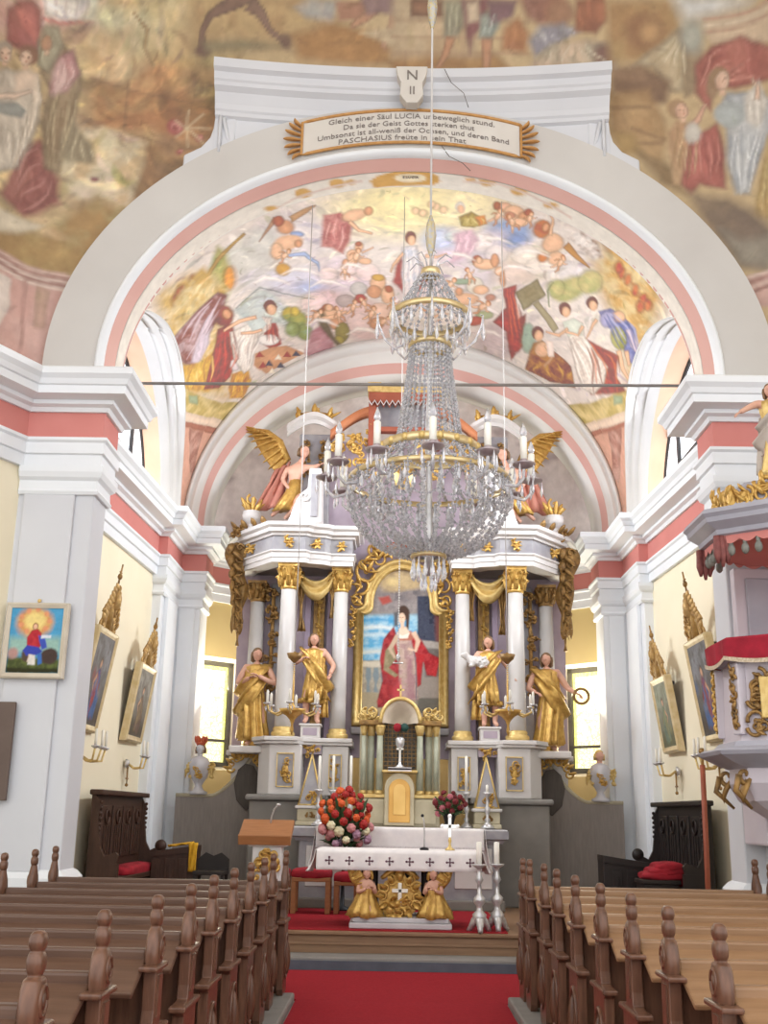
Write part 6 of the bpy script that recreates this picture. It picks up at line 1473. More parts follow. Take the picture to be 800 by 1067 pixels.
# ---- angels on the cornice
def angel(s):
    g0 = Vector((s * 1.60, 16.1, 5.62)); lab = 'carved angel with gilded wing and pink drape on the %s altar cornice' % ('left' if s < 0 else 'right')
    t = thing('angel_statue', lab, 'statue', g0, 'angels on the altar cornice')
    A = (lambda u, v, y=15.7: P(u, v, y + .42)) if s < 0 else (lambda u, v, y=15.7: (lambda q: Vector((-q.x, q.y, q.z)))(P(u, v, y + .42)))
    j = {n: A(*q) for n, q in dict(pel=(306, 512), wa=(306, 503), ch=(308, 490), nk=(314, 481), hd=(317, 475), sl=(299, 490), el=(294, 500), hl=(302, 510, 15.6), sr=(318, 487), er=(327, 487), hr=(334, 484), hpl=(301, 514), kl=(296, 524, 15.55), fl=(287, 534), tl=(282, 538), hpr=(311, 514), kr=(309, 528, 15.5), fr=(300, 537), tr=(296, 541)).items()}
    o = list(j); ix = {n: i for i, n in enumerate(o)}
    ed = [('pel', 'wa'), ('wa', 'ch'), ('ch', 'nk'), ('nk', 'hd'), ('ch', 'sl'), ('sl', 'el'), ('el', 'hl'), ('ch', 'sr'), ('sr', 'er'), ('er', 'hr'), ('pel', 'hpl'), ('hpl', 'kl'), ('kl', 'fl'), ('fl', 'tl'), ('pel', 'hpr'), ('hpr', 'kr'), ('kr', 'fr'), ('fr', 'tr')]
    rad = dict(pel=.10, wa=.085, ch=.105, nk=.045, hd=.04, sl=.055, el=.042, hl=.03, sr=.055, er=.042, hr=.03, hpl=.075, kl=.06, fl=.038, tl=.028, hpr=.075, kr=.06, fr=.038, tr=.028)
    v, f = skin_verts([j[n] for n in o], [(ix[a], ix[b]) for a, b in ed], [rad[n] for n in o]); b = MB().add(v, f)
    M = head_mesh(b, j['hd'] + Vector((0, -.02, .06)), .095, -.5 * s, .15); hand(b, j['hl'], j['hl'] - j['el'], .12, 1); hand(b, j['hr'], j['hr'] - j['er'], .12, -1); b.build('body', M_flesh, t)
    h = MB(); hair_mesh(h, M, .095, False); h.build('hair', M_hair, t)
    w = MB(); wing(w, A(300, 480, 15.85), A(265, 447, 15.95), Vector((s * -.4, 0, 1)).normalized() if True else None, 10, .06); w.build('wing', M_gold, t)
    d = MB(); rings = []
    for k in range(14):
        u = k / 13; c = A(296 - 20 * u, 486 + 46 * u, 15.85 - .1 * u); rings.append([c + Vector(((i / 9 - .5) * (.22 + .2 * u), -.05 * sin(i * 1.6 + u * 3), (i / 9 - .5) * .12 * -s)) for i in range(10)])
    d.loft(rings, False, False); q = d.build('pink_drape', M_pinkcloth, t); sd = q.modifiers.new('t', 'SOLIDIFY'); sd.thickness = .03
    k_ = MB(); robe_mesh(k_, [(*A(309, 501, 15.68), .10, .09), (*A(306, 512, 15.66), .12, .11), (*A(300, 523, 15.62), .13, .12), (*A(294, 532, 15.62), .14, .12)], 7, .16, 1.2, 40, 2.); k_.build('gilt_skirt', M_gold, t)
both(angel)
# ---- pots with gilt flames at the cornice ends
for s in (-1, 1):
    c = Vector((s * 2.30, 15.98, 5.62)); t = thing('flame_urn', 'pale stone pot with gilt flames at the %s tip of the altar cornice' % ('left' if s < 0 else 'right'), 'urn', c, 'urns on the altar cornice')
    MB().lathe(c, [(.07, 0), (.08, .03), (.035, .07), (.06, .11), (.13, .16), (.15, .24), (.13, .27), (.145, .29), (.12, .30)], 18).build('pot', M_altwhite, t)
    g = MB()
    for k in range(9):
        a = 2 * PI * k / 9; g.leaf(c + Vector((.06 * cos(a), .06 * sin(a), .28)), c + Vector((.19 * cos(a), .1 * sin(a), .42 + .1 * (k % 2))), (0, 0, .05), .035, .6)
    g.curl(c + Vector((0, -.03, .48)), .09, 1.2, .022, a0=2); g.build('flames', M_gold, t)
    g = MB(); scrolls(g, (s * 2.45, 15.98, 5.6), .3, .2, 7, 6, .02)
    for k in range(4): g.leaf((s * (2.05 + .15 * k), 15.62 + .12 * k, 5.62), (s * (2.1 + .17 * k), 15.55 + .12 * k, 5.74), (0, -.04, 0), .05, .5)
    g.build('cornice_tip_carving', M_golddk, HA)

# ---- bust reliquaries on the screens
def bust(s):
    c = Vector((s * 2.86, 15.96, 1.73))
    t = thing('reliquary_bust', ('pale vase shaped bust with a reddish crown on the left screen' if s < 0 else 'pale vase shaped bust with a bare ochre head on the right screen'), 'bust', c, 'busts on the screens')
    MB().lathe(c, [(.12, 0), (.13, .03), (.07, .06), (.045, .12), (.07, .17), (.115, .24), (.14, .34), (.15, .42), (.11, .50), (.05, .53)], 20, mod=lambda a, k, z: 1 + .06 * cos(4 * a)).build('body', M_marble, t)
    b = MB(); M = head_mesh(b, c + Vector((0, -.01, .63)), .075, .2 * s); b.tube([c + Vector((0, 0, .5)), c + Vector((0, 0, .58))], .04, 8); b.build('head', M_flesh if s > 0 else M_marble, t)
    h = MB(); hair_mesh(h, M, .075, False); h.build('hair', M_goldp if s > 0 else M_hair, t)
    for q in (-1, 1):
        g = MB(); scrolls(g, c + Vector((q * .15, 0, .36)), .12, .26, 3, 5, .02); g.leaf(c + Vector((q * .11, 0, .46)), c + Vector((q * .19, -.02, .22)), (q * .05, 0, 0), .04, .6); g.build('handle_scroll', M_goldp, t)
    g = MB(); scrolls(g, c + Vector((0, -.13, .3)), .14, .2, 9, 5, .012, .01); g.build('gilt_front', M_gold, t)
    if s < 0:
        g = MB().lathe(c + Vector((0, 0, .68)), [(.06, 0), (.075, .04), (.07, .05)], 14)
        for k in range(6): a = k * PI / 3; g.leaf(c + Vector((.06 * cos(a), .06 * sin(a), .71)), c + Vector((.085 * cos(a), .085 * sin(a), .82)), (0, 0, 0), .025, .6)
        g.build('crown', mat('red_crown', 'c25b3c', .5), t, label='reddish crown')
both(bust)
# ================================================================== CHANCEL FURNISHINGS
PZ = .335
M_cloth = mat('white_linen', 'eeeae8', .85, c2='dedadb', scale=8, bump=.1, bscale=60)
M_lace = mat('grey_white_lace', 'e2dedf', .9, c2='cfcacc', scale=55, amt=.25)
M_emb = mat('plum_embroidery', '80606c', .9)
M_red = mat('red_carpet', 'a32c35', .95, c2='8c222c', scale=40, amt=.6, bump=.25, bscale=160, spec=.1)
M_redv = mat('red_velvet', 'a81f2e', .85, c2='7d1522', scale=8, bump=.1)
M_walnut = mat('dark_carved_wood', '50362a', .5, c2='332118', scale=5, amt=.8, stretch=(6, 6, 1.2), bump=.12)
M_black = mat('near_black_wood', '2a2220', .5, c2='1b1614', scale=5, amt=.8)
M_pine = mat('honey_wood', 'a9744a', .5, c2='8a5a34', scale=4, amt=.8, stretch=(1.5, 8, 8), bump=.05)
M_black_m = mat('black_metal', '242428', .4, .5)
tag(MB().grid(lambda u, v: (-.87 + 1.74 * u, -2 + 13.52 * v, .012 + .003 * sin(v * 90)), 12, 80).build('carpet_runner', M_red, off=(0, 0, 0)), 'red carpet runner down the centre aisle between the pews', 'carpet')
MB().cb(-1.75, 1.75, 9.76, 11.52, 0, .013).build('cross_piece', M_red, bpy.data.objects['carpet_runner'])
tag(MB().cb(-1.42, 1.12, 12.0, 14.55, PZ, PZ + .012).build('altar_carpet', M_red, off=(0, 13, PZ)), 'red carpet on the raised wooden floor around the altars', 'carpet')

# ---- mensa
t = thing('stone_altar_table', 'grey stone altar block with moulded top slab below the tabernacle', 'altar table', (0, 15.0, PZ))
MB().cb(-1.3, 1.3, 14.72, 15.34, PZ, 1.24).build('block', M_greym, t, bevel=.02)
MB().cb(-1.36, 1.36, 14.64, 15.34, PZ, PZ + .13).build('base_step', M_plinth, t, bevel=.02)
MB().sweep([(-1.32, 15.34), (-1.32, 14.70), (1.32, 14.70), (1.32, 15.34)], [(-.1, 1.16), (.02, 1.16), (.04, 1.20), (.09, 1.22), (.09, 1.32), (-.1, 1.32)], side=-1).build('slab_moulding', M_greym, t)
MB().cb(-1.4, 1.4, 14.64, 15.34, 1.30, 1.335).build('top_slab', M_marble, t, bevel=.01)
for s in (-1, 1): MB().cb(*sorted((s * .72, s * 1.2)), 14.70, 14.72, .6, 1.1).build('front_panel', M_altwhite, t, bevel=.012)
def drape(x0, x1, yf, yb, zt, hang, name, m, t, wave=.012, freq=26, sides=.0):
    mb = MB(); n = 90
    def fn(u, v):
        x = x0 + (x1 - x0) * u
        d = v * (yb - yf + hang)
        if d < hang: z = zt - (hang - d); k = (hang - d) / hang; y = yf - .012 - wave * k * (1 + sin(freq * x + 2 * sin(3 * x)))
        else: z = zt + .006; y = yf - .012 + (d - hang)
        return (x, y, z)
    mb.grid(fn, n, 26)
    if sides:
        for s, xx in ((-1, x0), (1, x1)):
            mb.grid(lambda u, v: (xx + s * (.012 + .05 * v * (1 + .5 * sin(u * 18)) * (.4 + v)), yf - .012 + (yb - yf) * u * (1 - .1 * v) + .02 * v, zt + .006 - sides * v * (1 + .06 * sin(9 * u))), 24, 14)
    o = mb.build(name, m, t); sd = o.modifiers.new('t', 'SOLIDIFY'); sd.thickness = .006; return o
t = thing('altar_cloth', 'plain white lace edged cloth over the stone altar block', 'cloth', (0, 14.9, 1.335))
drape(-1.07, 1.09, 14.59, 15.2, 1.338, .26, 'linen', M_cloth, t, wave=.006, sides=.52)
MB().cb(-1.07, 1.09, 14.556, 14.562, 1.085, 1.115).build('lace_hem', M_lace, t)

# ---- tabernacle
t = thing('tabernacle', 'small pale temple with honey coloured door and green marble columns on the altar block', 'tabernacle', (0, 15.4, 1.345))
M_tab = mat('tabernacle_marble', 'c9c0a4', .45, c2='a99f84', scale=5, amt=.6, detail=8); M_green = mat('greenish_marble', 'b9bba6', .35, c2='8f9482', scale=7, amt=.6, detail=8)
MB().cb(-.55, .55, 15.28, 15.7, 1.345, 1.72).cb(-.50, -.20, 15.25, 15.3, 1.38, 1.70).cb(.20, .50, 15.25, 15.3, 1.38, 1.70).build('base', M_tab, t, bevel=.012)
MB().cb(-.58, .58, 15.25, 15.7, 1.72, 1.77).build('base_moulding', M_goldp, t, bevel=.012)
def arch_poly(w, z0, z1, n=12): return [(-w, z0), (w, z0)] + [(w * cos(PI * k / n), z1 - w + w * sin(PI * k / n)) for k in range(n + 1)]
q = MB().prism(arch_poly(.20, 1.36, 2.05), 'y', 15.14, 15.3).build('door_case', M_tab, t, bevel=.012)
d = MB().prism(arch_poly(.145, 1.40, 1.97), 'y', 15.12, 15.15).build('door', mat('honey_gilt_door', 'dbae60', .4, .2, c2='c8964a', scale=4), t, bevel=.012)
MB().prism(arch_poly(.085, 1.5, 1.9), 'y', 15.11, 15.125).build('door_panel', mat('honey_gilt_light', 'e6bf74', .4, .2, c2='d6aa5c', scale=4), d, bevel=.008)
MB().cb(-.24, .24, 15.1, 15.4, 2.05, 2.085).build('cornice', M_goldp, t, bevel=.012)
lace = MB().grid(lambda u, v: (-.16 + .32 * u, 15.09, 2.12 - .05 * v), 14, 3).cb(-.16, .16, 15.09, 15.36, 2.086, 2.11); lace.build('niche_cloth', M_cloth, t)
MB().prism([(-.24, 2.05), (.24, 2.05), (.24, 2.75), (-.24, 2.75)], 'y', 15.46, 15.5).build('niche_grille', mat('dark_mesh', '5c5850', .6, c2='3c3a36', scale=40, amt=.2), t)
g = MB()
for k in range(9): x = -.22 + .055 * k; g.cb(x - .004, x + .004, 15.445, 15.46, 2.08, 2.74)
for k in range(12): z_ = 2.1 + .055 * k; g.cb(-.24, .24, 15.445, 15.46, z_ - .004, z_ + .004)
g.build('grille_bars', M_golddk, t)
for s in (-1, 1):
    for x, y, r, z0 in ((.275, 15.3, .048, 1.77), (.40, 15.42, .05, 1.77), (.50, 15.34, .035, 1.77)):
        c = MB().lathe((s * x, y, 0), [(r, z0 + .05), (r * .95, 2.2), (r * .86, 2.56)], 18).build('column', M_green, t)
        MB().lathe((s * x, y, 0), [(r * 1.3, z0), (r * 1.3, z0 + .02), (r, z0 + .05)], 16).build('gilt_base', M_goldp, c); MB().lathe((s * x, y, 0), [(r * .9, 2.55), (r * 1.1, 2.6), (r * 1.5, 2.67), (r * 1.5, 2.69)], 16).build('gilt_capital', M_goldp, c)
    MB().cb(*sorted((s * .23, s * .57)), 15.24, 15.7, 2.69, 2.76).build('entablature', M_golddk, t, bevel=.015)
    MB().cb(*sorted((s * .44, s * .56)), 15.5, 15.7, 1.77, 2.69).build('back_pilaster', M_tab, t, bevel=.01)
    g = MB(); g.curl((s * .40, 15.3, 2.87), .1, 1.4, .028, a0=1.5 - s * 1.2, hand=-s); g.curl((s * .55, 15.3, 2.82), .07, 1.2, .022, a0=1.5, hand=s); scrolls(g, (s * .44, 15.3, 2.84), .26, .16, 5, 6, .016)
    g.build('gilt_scroll', M_goldp, t)
sh = MB(); rings = []
for k in range(17):
    a = PI * k / 16; rings.append([(.27 * cos(a), 15.22, 2.72 + .33 * sin(a)), (.20 * cos(a), 15.24, 2.72 + .25 * sin(a)), (.10 * cos(a), 15.42, 2.72 + .14 * sin(a)), (0, 15.46, 2.72)])
sh.loft(rings, False, False).build('shell_canopy', mat('shell_cream', 'ddd0bc', .5), t)
MB().tube([(.275 * cos(PI * k / 16), 15.21, 2.72 + .335 * sin(PI * k / 16)) for k in range(17)], .028, 8).build('canopy_rim', M_goldp, t)
MB().cb(-.012, .012, 15.2, 15.225, 3.05, 3.24).cb(-.05, .07 - .02, 15.2, 15.225, 3.16, 3.185).build('cross', M_goldp, t)
MB().lathe((0, 15.24, 0), [(.06, 2.11), (.065, 2.13), (.02, 2.17), (.014, 2.34), (.03, 2.37), (.06, 2.43), (.065, 2.50), (.04, 2.53)], 18).build('chalice', M_silver, t)
for x, m_ in ((-.04, M_redv), (.06, mat('dark_green_cloth', '24463f', .7))): MB().ball((x, 15.22, 2.66), (.055, .05, .06), 10, 8).build('tassel', m_, t)
MB().cb(-.012, .012, 15.2, 15.22, 2.2, 2.46).cb(-.05, .05, 15.2, 15.22, 2.36, 2.38).build('small_crucifix', M_wax, t)
# ---- pyramids
for s in (-1, 1):
    x = s * 1.14 - (.05 if s < 0 else -.03); y = 15.12
    t = thing('pyramid_reliquary', 'slender pale pyramid shrine with gilt edges %s of the tabernacle' % ('left' if s < 0 else 'right'), 'reliquary', (x, y, 1.345), 'pyramid shrines')
    MB().cb(x - .19, x + .19, y - .12, y + .12, 1.345, 1.40).cb(x - .17, x + .17, y - .1, y + .1, 1.40, 1.56).build('base', M_tab, t, bevel=.012)
    MB().cb(x - .2, x + .2, y - .13, y + .13, 1.56, 1.60).build('base_cornice', M_altwhite, t, bevel=.012)
    MB().add([(x - .16, y - .09, 1.6), (x + .16, y - .09, 1.6), (x + .16, y + .09, 1.6), (x - .16, y + .09, 1.6), (x, y, 2.26)], [(0, 1, 4), (1, 2, 4), (2, 3, 4), (3, 0, 4), (3, 2, 1, 0)], False).build('pyramid', M_greym, t)
    e = MB()
    for a in ((-.16, -.09), (.16, -.09), (.16, .09), (-.16, .09)): e.tube([(x + a[0], y + a[1], 1.6), (x, y, 2.27)], .012, 6)
    e.tube([(x - .16, y - .09, 1.61), (x + .16, y - .09, 1.61)], .012, 6); e.build('edge_moulding', M_goldp, t)
    g = MB(); scrolls(g, (x, y - .1, 1.72), .16, .16, 3, 5, .012, .01); g.build('gilt_relief', M_gold, t)
    g = MB(); scrolls(g, (x, y - .11, 1.48), .2, .1, 4, 5, .010, .01); g.build('base_relief', M_golddk, t)
# ---- candlesticks on the block
def candlestick(c, h, hc, label, group, k=1.):
    t = thing('altar_candlestick', label, 'candlestick', c, group)
    MB().lathe(c, [(.085 * k, 0), (.09 * k, .015), (.05 * k, .05), (.022 * k, .08), (.04 * k, .11), (.018 * k, .14), (.028 * k, h * .45), (.042 * k, h * .55), (.018 * k, h * .62), (.02 * k, h * .85), (.055 * k, h * .95), (.06 * k, h), (.02 * k, h)], 16).build('stick', M_silver, t)
    MB().lathe(c, [(.02, h - .01), (.019, h + hc - .01), (.004, h + hc)], 10).build('candle', M_wax, t)
    return t
for x, nm in ((-1.07, 'left pyramid shrine'), ):
    candlestick((x, 14.88, 1.348), .46, .44, 'silver candlestick with tall candle in front of the left pyramid shrine', 'altar candlesticks')
candlestick((-.90, 15.2, 1.348), .46, .46, 'silver candlestick second from the left, just right of the left pyramid', 'altar candlesticks')
candlestick((-.66, 15.15, 1.348), .46, .46, 'silver candlestick close to the left side of the tabernacle', 'altar candlesticks')
candlestick((.90, 15.1, 1.348), .46, .48, 'silver candlestick between the tabernacle and right pyramid shrine', 'altar candlesticks')
candlestick((1.16, 14.88, 1.348), .46, .1, 'silver candlestick in front of the right pyramid shrine', 'altar candlesticks')
# ---- flowers
M_leaf = mat('dark_leaves', '3f5a34', .6, c2='2c4024', scale=12)
def petal(name, c, c2): return mat('petal_' + name, c, .6, c2=c2, scale=20)
def bouquet(c, r, h, cols, n, label, seed, vase):
    t = thing('flower_arrangement', label, 'flowers', c); rr = random.Random(seed); c = Vector(c)
    MB().lathe(c, [(r * .35, 0), (r * .4, .02), (r * .3, .06), (r * .45, .16), (r * .4, .18)], 14).build('vase', vase, t)
    lf = MB()
    for k in range(60):
        a = rr.random() * 2 * PI; e = rr.random(); b = c + Vector((0, 0, .14)); q = Vector((cos(a) * r * 1.05, sin(a) * r * .8, h * (.1 + .85 * e)))
        lf.leaf(b.lerp(b + q, .4), b + q * (.8 + .3 * rr.random()), (0, 0, .05), .028, .4, n=6)
    lf.build('foliage', M_leaf, t)
    for k in range(n):
        f = (k + .5) / n; a = k * 2.39996; zf = 1 - 1.75 * f if True else 0
        zf = 1 - 2 * f * .86; rr_ = math.sqrt(max(0, 1 - zf * zf))
        j = .80 + .38 * rr.random(); p = c + Vector((cos(a) * rr_ * r * j, sin(a) * rr_ * r * .8 * j, .14 + h * .5 + zf * h * .5 * j))
        z01 = (zf + 1) / 2; pick = [q for q in cols if q[2] <= z01 <= q[3]] or cols
        nm, col, _, _ = rr.choice(pick); d = Vector((cos(a) * rr_, sin(a) * rr_ - .4, zf * .6)).normalized()
        s1 = d.orthogonal().normalized(); s2 = d.cross(s1); R = r * (.17 + .08 * rr.random()); b = MB()
        for ring, (np_, rad, lift) in enumerate(((7, 1., 0), (5, .65, .35), (3, .35, .55))):
            for i in range(np_):
                w = 2 * PI * i / np_ + ring * .5; o = s1 * cos(w) + s2 * sin(w)
                b.ball(p + o * R * rad * .55 + d * R * lift * .7, (R * .42, R * .42, R * .42), 6, 5)
        b.build('blossom', col, t)
o_ = [petal('red', 'b02a24', '8c1c1c'), petal('orange', 'd8642c', 'c04a20'), petal('pink', 'd99a98', 'c07c80'), petal('cream', 'e6dfc0', 'd2caa0'), petal('rose', 'c07078', '9c5060'), petal('lilac', 'b894a8', '9c7890'), petal('dark_red', '7c2028', '5c141c')]
bouquet((-.70, 14.36, .90), .29, .72, [('red', o_[0], .45, 1), ('orange', o_[1], .45, 1), ('red', o_[0], .6, 1), ('pink', o_[2], 0, .45), ('cream', o_[3], .1, .5), ('lilac', o_[5], 0, .3)], 64, 'tall bouquet of orange, red and pale roses at the left of the altar', 4, M_leaf)
t = thing('flower_stand', 'slender dark stand holding the tall orange bouquet', 'stand', (-.70, 14.36, PZ + .012)); z0 = PZ + .012
MB().lathe((-.70, 14.36, z0), [(.16, 0), (.16, .02), (.03, .05), (.02, .3), (.02, .51), (.14, .535), (.14, .55)], 16).build('stand_column', M_black_m, t)
for k in range(3): a = k * 2.1; MB().ball((-.70 + .13 * cos(a), 14.36 + .13 * sin(a), z0 + .012), .02, 8, 5).build('foot', M_black_m, t)
bouquet((.66, 14.9, 1.348), .2, .3, [('dark_red', o_[6], 0, 1), ('rose', o_[4], 0, 1), ('pink', o_[2], .5, 1), ('dark_red', o_[6], 0, 1)], 26, 'low bouquet of dark red and pink flowers right of the tabernacle', 9, M_black_m)

# ---- people's altar
t = thing('gilded_altar_table', 'gilded openwork altar table with kneeling angels and a white cross', 'altar table', (0, 12.6, PZ))
MB().cb(-.53, .55, 12.12, 13.0, PZ + .012, PZ + .07).cb(-.50, .52, 12.17, 12.95, PZ + .07, PZ + .12).build('marble_base', M_marble, t, bevel=.012)
MB().cb(-.86, .84, 12.22, 13.1, 1.07, 1.12).build('table_board', M_walnut, t, bevel=.01)
for s in (-1, 1): MB().cb(*sorted((s * .24, s * .42)), 12.55, 12.85, .45, 1.07).build('support', M_black, t, bevel=.02)
MB().cb(-.13, .13, 12.5, 12.85, .45, 1.07).build('support', M_black, t, bevel=.02)
fy = 12.32
g = MB(); heart = [(0, .455), (.14, .49), (.22, .57), (.23, .70), (.16, .81), (.07, .85), (0, .97), (-.07, .85), (-.16, .81), (-.23, .70), (-.22, .57), (-.14, .49)]
g.prism(heart[::-1], 'y', fy, fy + .06)
for k in range(12):
    a = 2 * PI * k / 12; x, z_ = .19 * cos(a), .66 + .18 * sin(a); g.curl((x, fy - .01, z_), .065, 1.2, .02, a0=a, hand=1 if k % 2 else -1)
    g.leaf((x * .9, fy - .01, .66 + .16 * sin(a)), (x * 1.35, fy - .05, .66 + .25 * sin(a)), (0, -.05, 0), .035, .6)
scrolls(g, (0, fy - .02, .55), .34, .2, 5, 10, .02); g.leaf((0, fy, .85), (0, fy - .03, .99), (0, -.04, 0), .05, .6)
g.build('gilt_cartouche', M_gold, t, bevel=.008)
MB().cb(-.02, .02, fy - .055, fy - .03, .57, .80).cb(-.085, .085, fy - .055, fy - .03, .70, .74).build('white_cross', M_wax, t, bevel=.006)
for s in (-1, 1):
    for (a, b_) in (((.14, .86), (.06, .93)), ((.05, .96), (.2, .92))):
        pass
    m = MB(); m.tube([(s * .02, fy, .96), (s * .12, fy - .01, .90), (s * .2, fy, .84)], [.03, .035, .02], 8); m.build('canopy_moulding', M_gold, t)
    m = MB(); m.cb(*sorted((s * .04, s * .30)), fy, fy + .2, .93, 1.02); scrolls(m, (s * .17, fy, .97), .24, .08, 3, 5, .014); m.build('gilt_frieze', M_goldp, t)
def kneeling_angel(s):
    q = thing('kneeling_angel', 'gilded kneeling angel with raised wing at the %s of the gilded front altar' % ('left side' if s < 0 else 'right side'), 'statue', (s * .36, 12.30, PZ + .12), 'kneeling altar angels')
    o = lambda x, y, z_: Vector((s * x, 12.28 + y, z_))
    pts = [o(.37, 0, .62), o(.365, -.005, .72), o(.36, -.02, .80), o(.355, -.03, .84), o(.43, 0, .785), o(.45, -.07, .70), o(.36, -.14, .74), o(.29, -.01, .785), o(.26, -.08, .70), o(.29, -.15, .75), o(.43, -.10, .50), o(.42, .06, .485), o(.31, -.10, .52), o(.30, .06, .49)]
    v, f = skin_verts(pts, [(0, 1), (1, 2), (2, 3), (2, 4), (4, 5), (5, 6), (2, 7), (7, 8), (8, 9), (0, 10), (10, 11), (0, 12), (12, 13)], [.07, .065, .05, .028, .032, .025, .018, .032, .025, .018, .05, .03, .05, .03], 1)
    b = MB().add(v, f); M = head_mesh(b, o(.35, -.04, .895), .055, .5 * s, .2); hand(b, pts[6], pts[6] - pts[5], .07, 1); hand(b, pts[9], pts[9] - pts[8], .07, -1); b.build('body', M_flesh, q)
    h = MB(); hair_mesh(h, M, .055, True); h.build('hair', M_gold, q)
    r = MB(); robe_mesh(r, [(*o(.36, 0, .79), .075, .05), (*o(.365, -.01, .70), .085, .07), (*o(.37, -.02, .60), .12, .10), (*o(.37, -.02, .52), .16, .13), (*o(.37, -.02, .455), .18, .15)], 8, .16, 1, 40, s); r.build('robe', M_gold, q)
    w = MB(); wing(w, o(.43, .0, .74), o(.54, -.03, 1.0), Vector((s * .9, 0, .25)), 8, .03); w.build('wing', M_gold, q)
both(kneeling_angel)
t = thing('embroidered_cloth', 'white altar cloth with plum embroidered crosses on the gilded front altar', 'cloth', (0, 12.6, 1.125))
drape(-.90, .87, 12.21, 13.1, 1.125, .20, 'linen', M_cloth, t, wave=.006, sides=.22)
for k in range(8):
    x = -.76 + .215 * k; e = MB(); y = 12.185; zc = 1.02
    e.cb(x - .006, x + .006, y, y + .004, zc - .032, zc + .032).cb(x - .034, x + .034, y, y + .004, zc - .006, zc + .006)
    for dx, dz in ((.034, 0), (-.034, 0), (0, .034), (0, -.034)): e.lathe((x + dx, y, zc + dz), [(.012, 0), (.012, .004)], 8, axis='y')
    e.build('embroidered_cross', M_emb, t)
c = (.55, 12.62, 1.132)
t = thing('standing_cross', 'small bright white cross on a gilt foot on the front altar cloth', 'cross', c)
MB().lathe(c, [(.055, 0), (.055, .01), (.02, .035), (.012, .07), (.02, .1), (.012, .14)], 14).build('foot', M_goldp, t)
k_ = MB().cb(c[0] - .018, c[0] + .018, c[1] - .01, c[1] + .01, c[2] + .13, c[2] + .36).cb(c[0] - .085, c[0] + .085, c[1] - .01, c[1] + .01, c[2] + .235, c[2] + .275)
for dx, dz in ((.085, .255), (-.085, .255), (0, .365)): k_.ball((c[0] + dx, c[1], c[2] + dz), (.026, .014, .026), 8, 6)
k_.build('cross', mat('metal_reflection_white', 'f4f4f2', .15, .3, c2='ffffff'), t, bevel=.004)  # near-white colour carries the bright reflection on the metal cross
c = (.265, 12.55, 1.132); t = thing('table_microphone', 'thin black gooseneck microphone on the front altar cloth', 'microphone', c)
MB().lathe(c, [(.05, 0), (.05, .02), (.02, .03)], 14).build('foot', M_black_m, t)
MB().tube([Vector(c) + Vector(o) for o in ((0, 0, .02), (0, 0, .2), (-.005, -.02, .3), (-.02, -.05, .35))], .007, 6).build('gooseneck', M_silver, t)
MB().ball(Vector(c) + Vector((-.025, -.06, .365)), (.018, .028, .018), 8, 6).build('capsule', M_black_m, t)
# ---- floor candlesticks
for x, y, lab in ((.83, 12.05, 'tall silver floor candlestick with white candle, nearer the gilded front altar'), (1.03, 12.2, 'tall silver floor candlestick with white candle, nearer the right pews')):
    c = (x, y, PZ); t = thing('floor_candlestick', lab, 'candlestick', c, 'silver floor candlesticks')
    f = MB()
    for k in range(3): a = k * 2 * PI / 3 - PI / 2; f.tube([(x, y, PZ + .14), (x + .06 * cos(a), y + .06 * sin(a), PZ + .11), (x + .10 * cos(a), y + .10 * sin(a), PZ + .05), (x + .13 * cos(a), y + .13 * sin(a), PZ + .015)], [.05, .045, .03, .025], 8)
    f.build('tripod_foot', M_silver, t)
    MB().lathe(c, [(.05, .10), (.065, .13), (.075, .18), (.035, .22), (.03, .26), (.06, .30), (.065, .34), (.025, .38), (.02, .48), (.045, .52), (.03, .56), (.018, .60), (.018, .62), (.03, .64), (.075, .665), (.08, .68), (.03, .68)], 18).build('shaft', M_silver, t)
    MB().lathe(c, [(.03, .67), (.029, .90), (.006, .905)], 12).build('candle', M_wax, t)
# ---- stools
def stool(x0, x1, y0, y1, zs, label):
    t = thing('cushioned_stool', label, 'stool', ((x0 + x1) / 2, (y0 + y1) / 2, PZ + .012), 'red cushioned stools')
    for x in (x0 + .03, x1 - .03):
        for y in (y0 + .03, y1 - .03): MB().cb(x - .03, x + .03, y - .025, y + .025, PZ + .012, zs - .09).build('leg', M_pine, t, bevel=.006)
    MB().cb(x0, x1, y0, y1, zs - .13, zs - .08).build('seat_frame', M_pine, t, bevel=.008)
    MB().ball(((x0 + x1) / 2, (y0 + y1) / 2, zs - .045), ((x1 - x0) * .56, (y1 - y0) * .56, .06), 20, 10, lambda d: (1 / max(abs(d.x), abs(d.y), .72)) * .92).build('cushion', M_redv, t)
stool(-1.29, -.82, 13.7, 14.1, .84, 'wide wooden stool with red cushion left of the gilded front altar')
stool(-.78, -.48, 13.75, 14.05, .80, 'small wooden stool with red cushion beside the front altar angel')
stool(-1.62, -1.34, 13.95, 14.25, .83, 'wooden stool with red cushion half hidden behind the left pew ends')
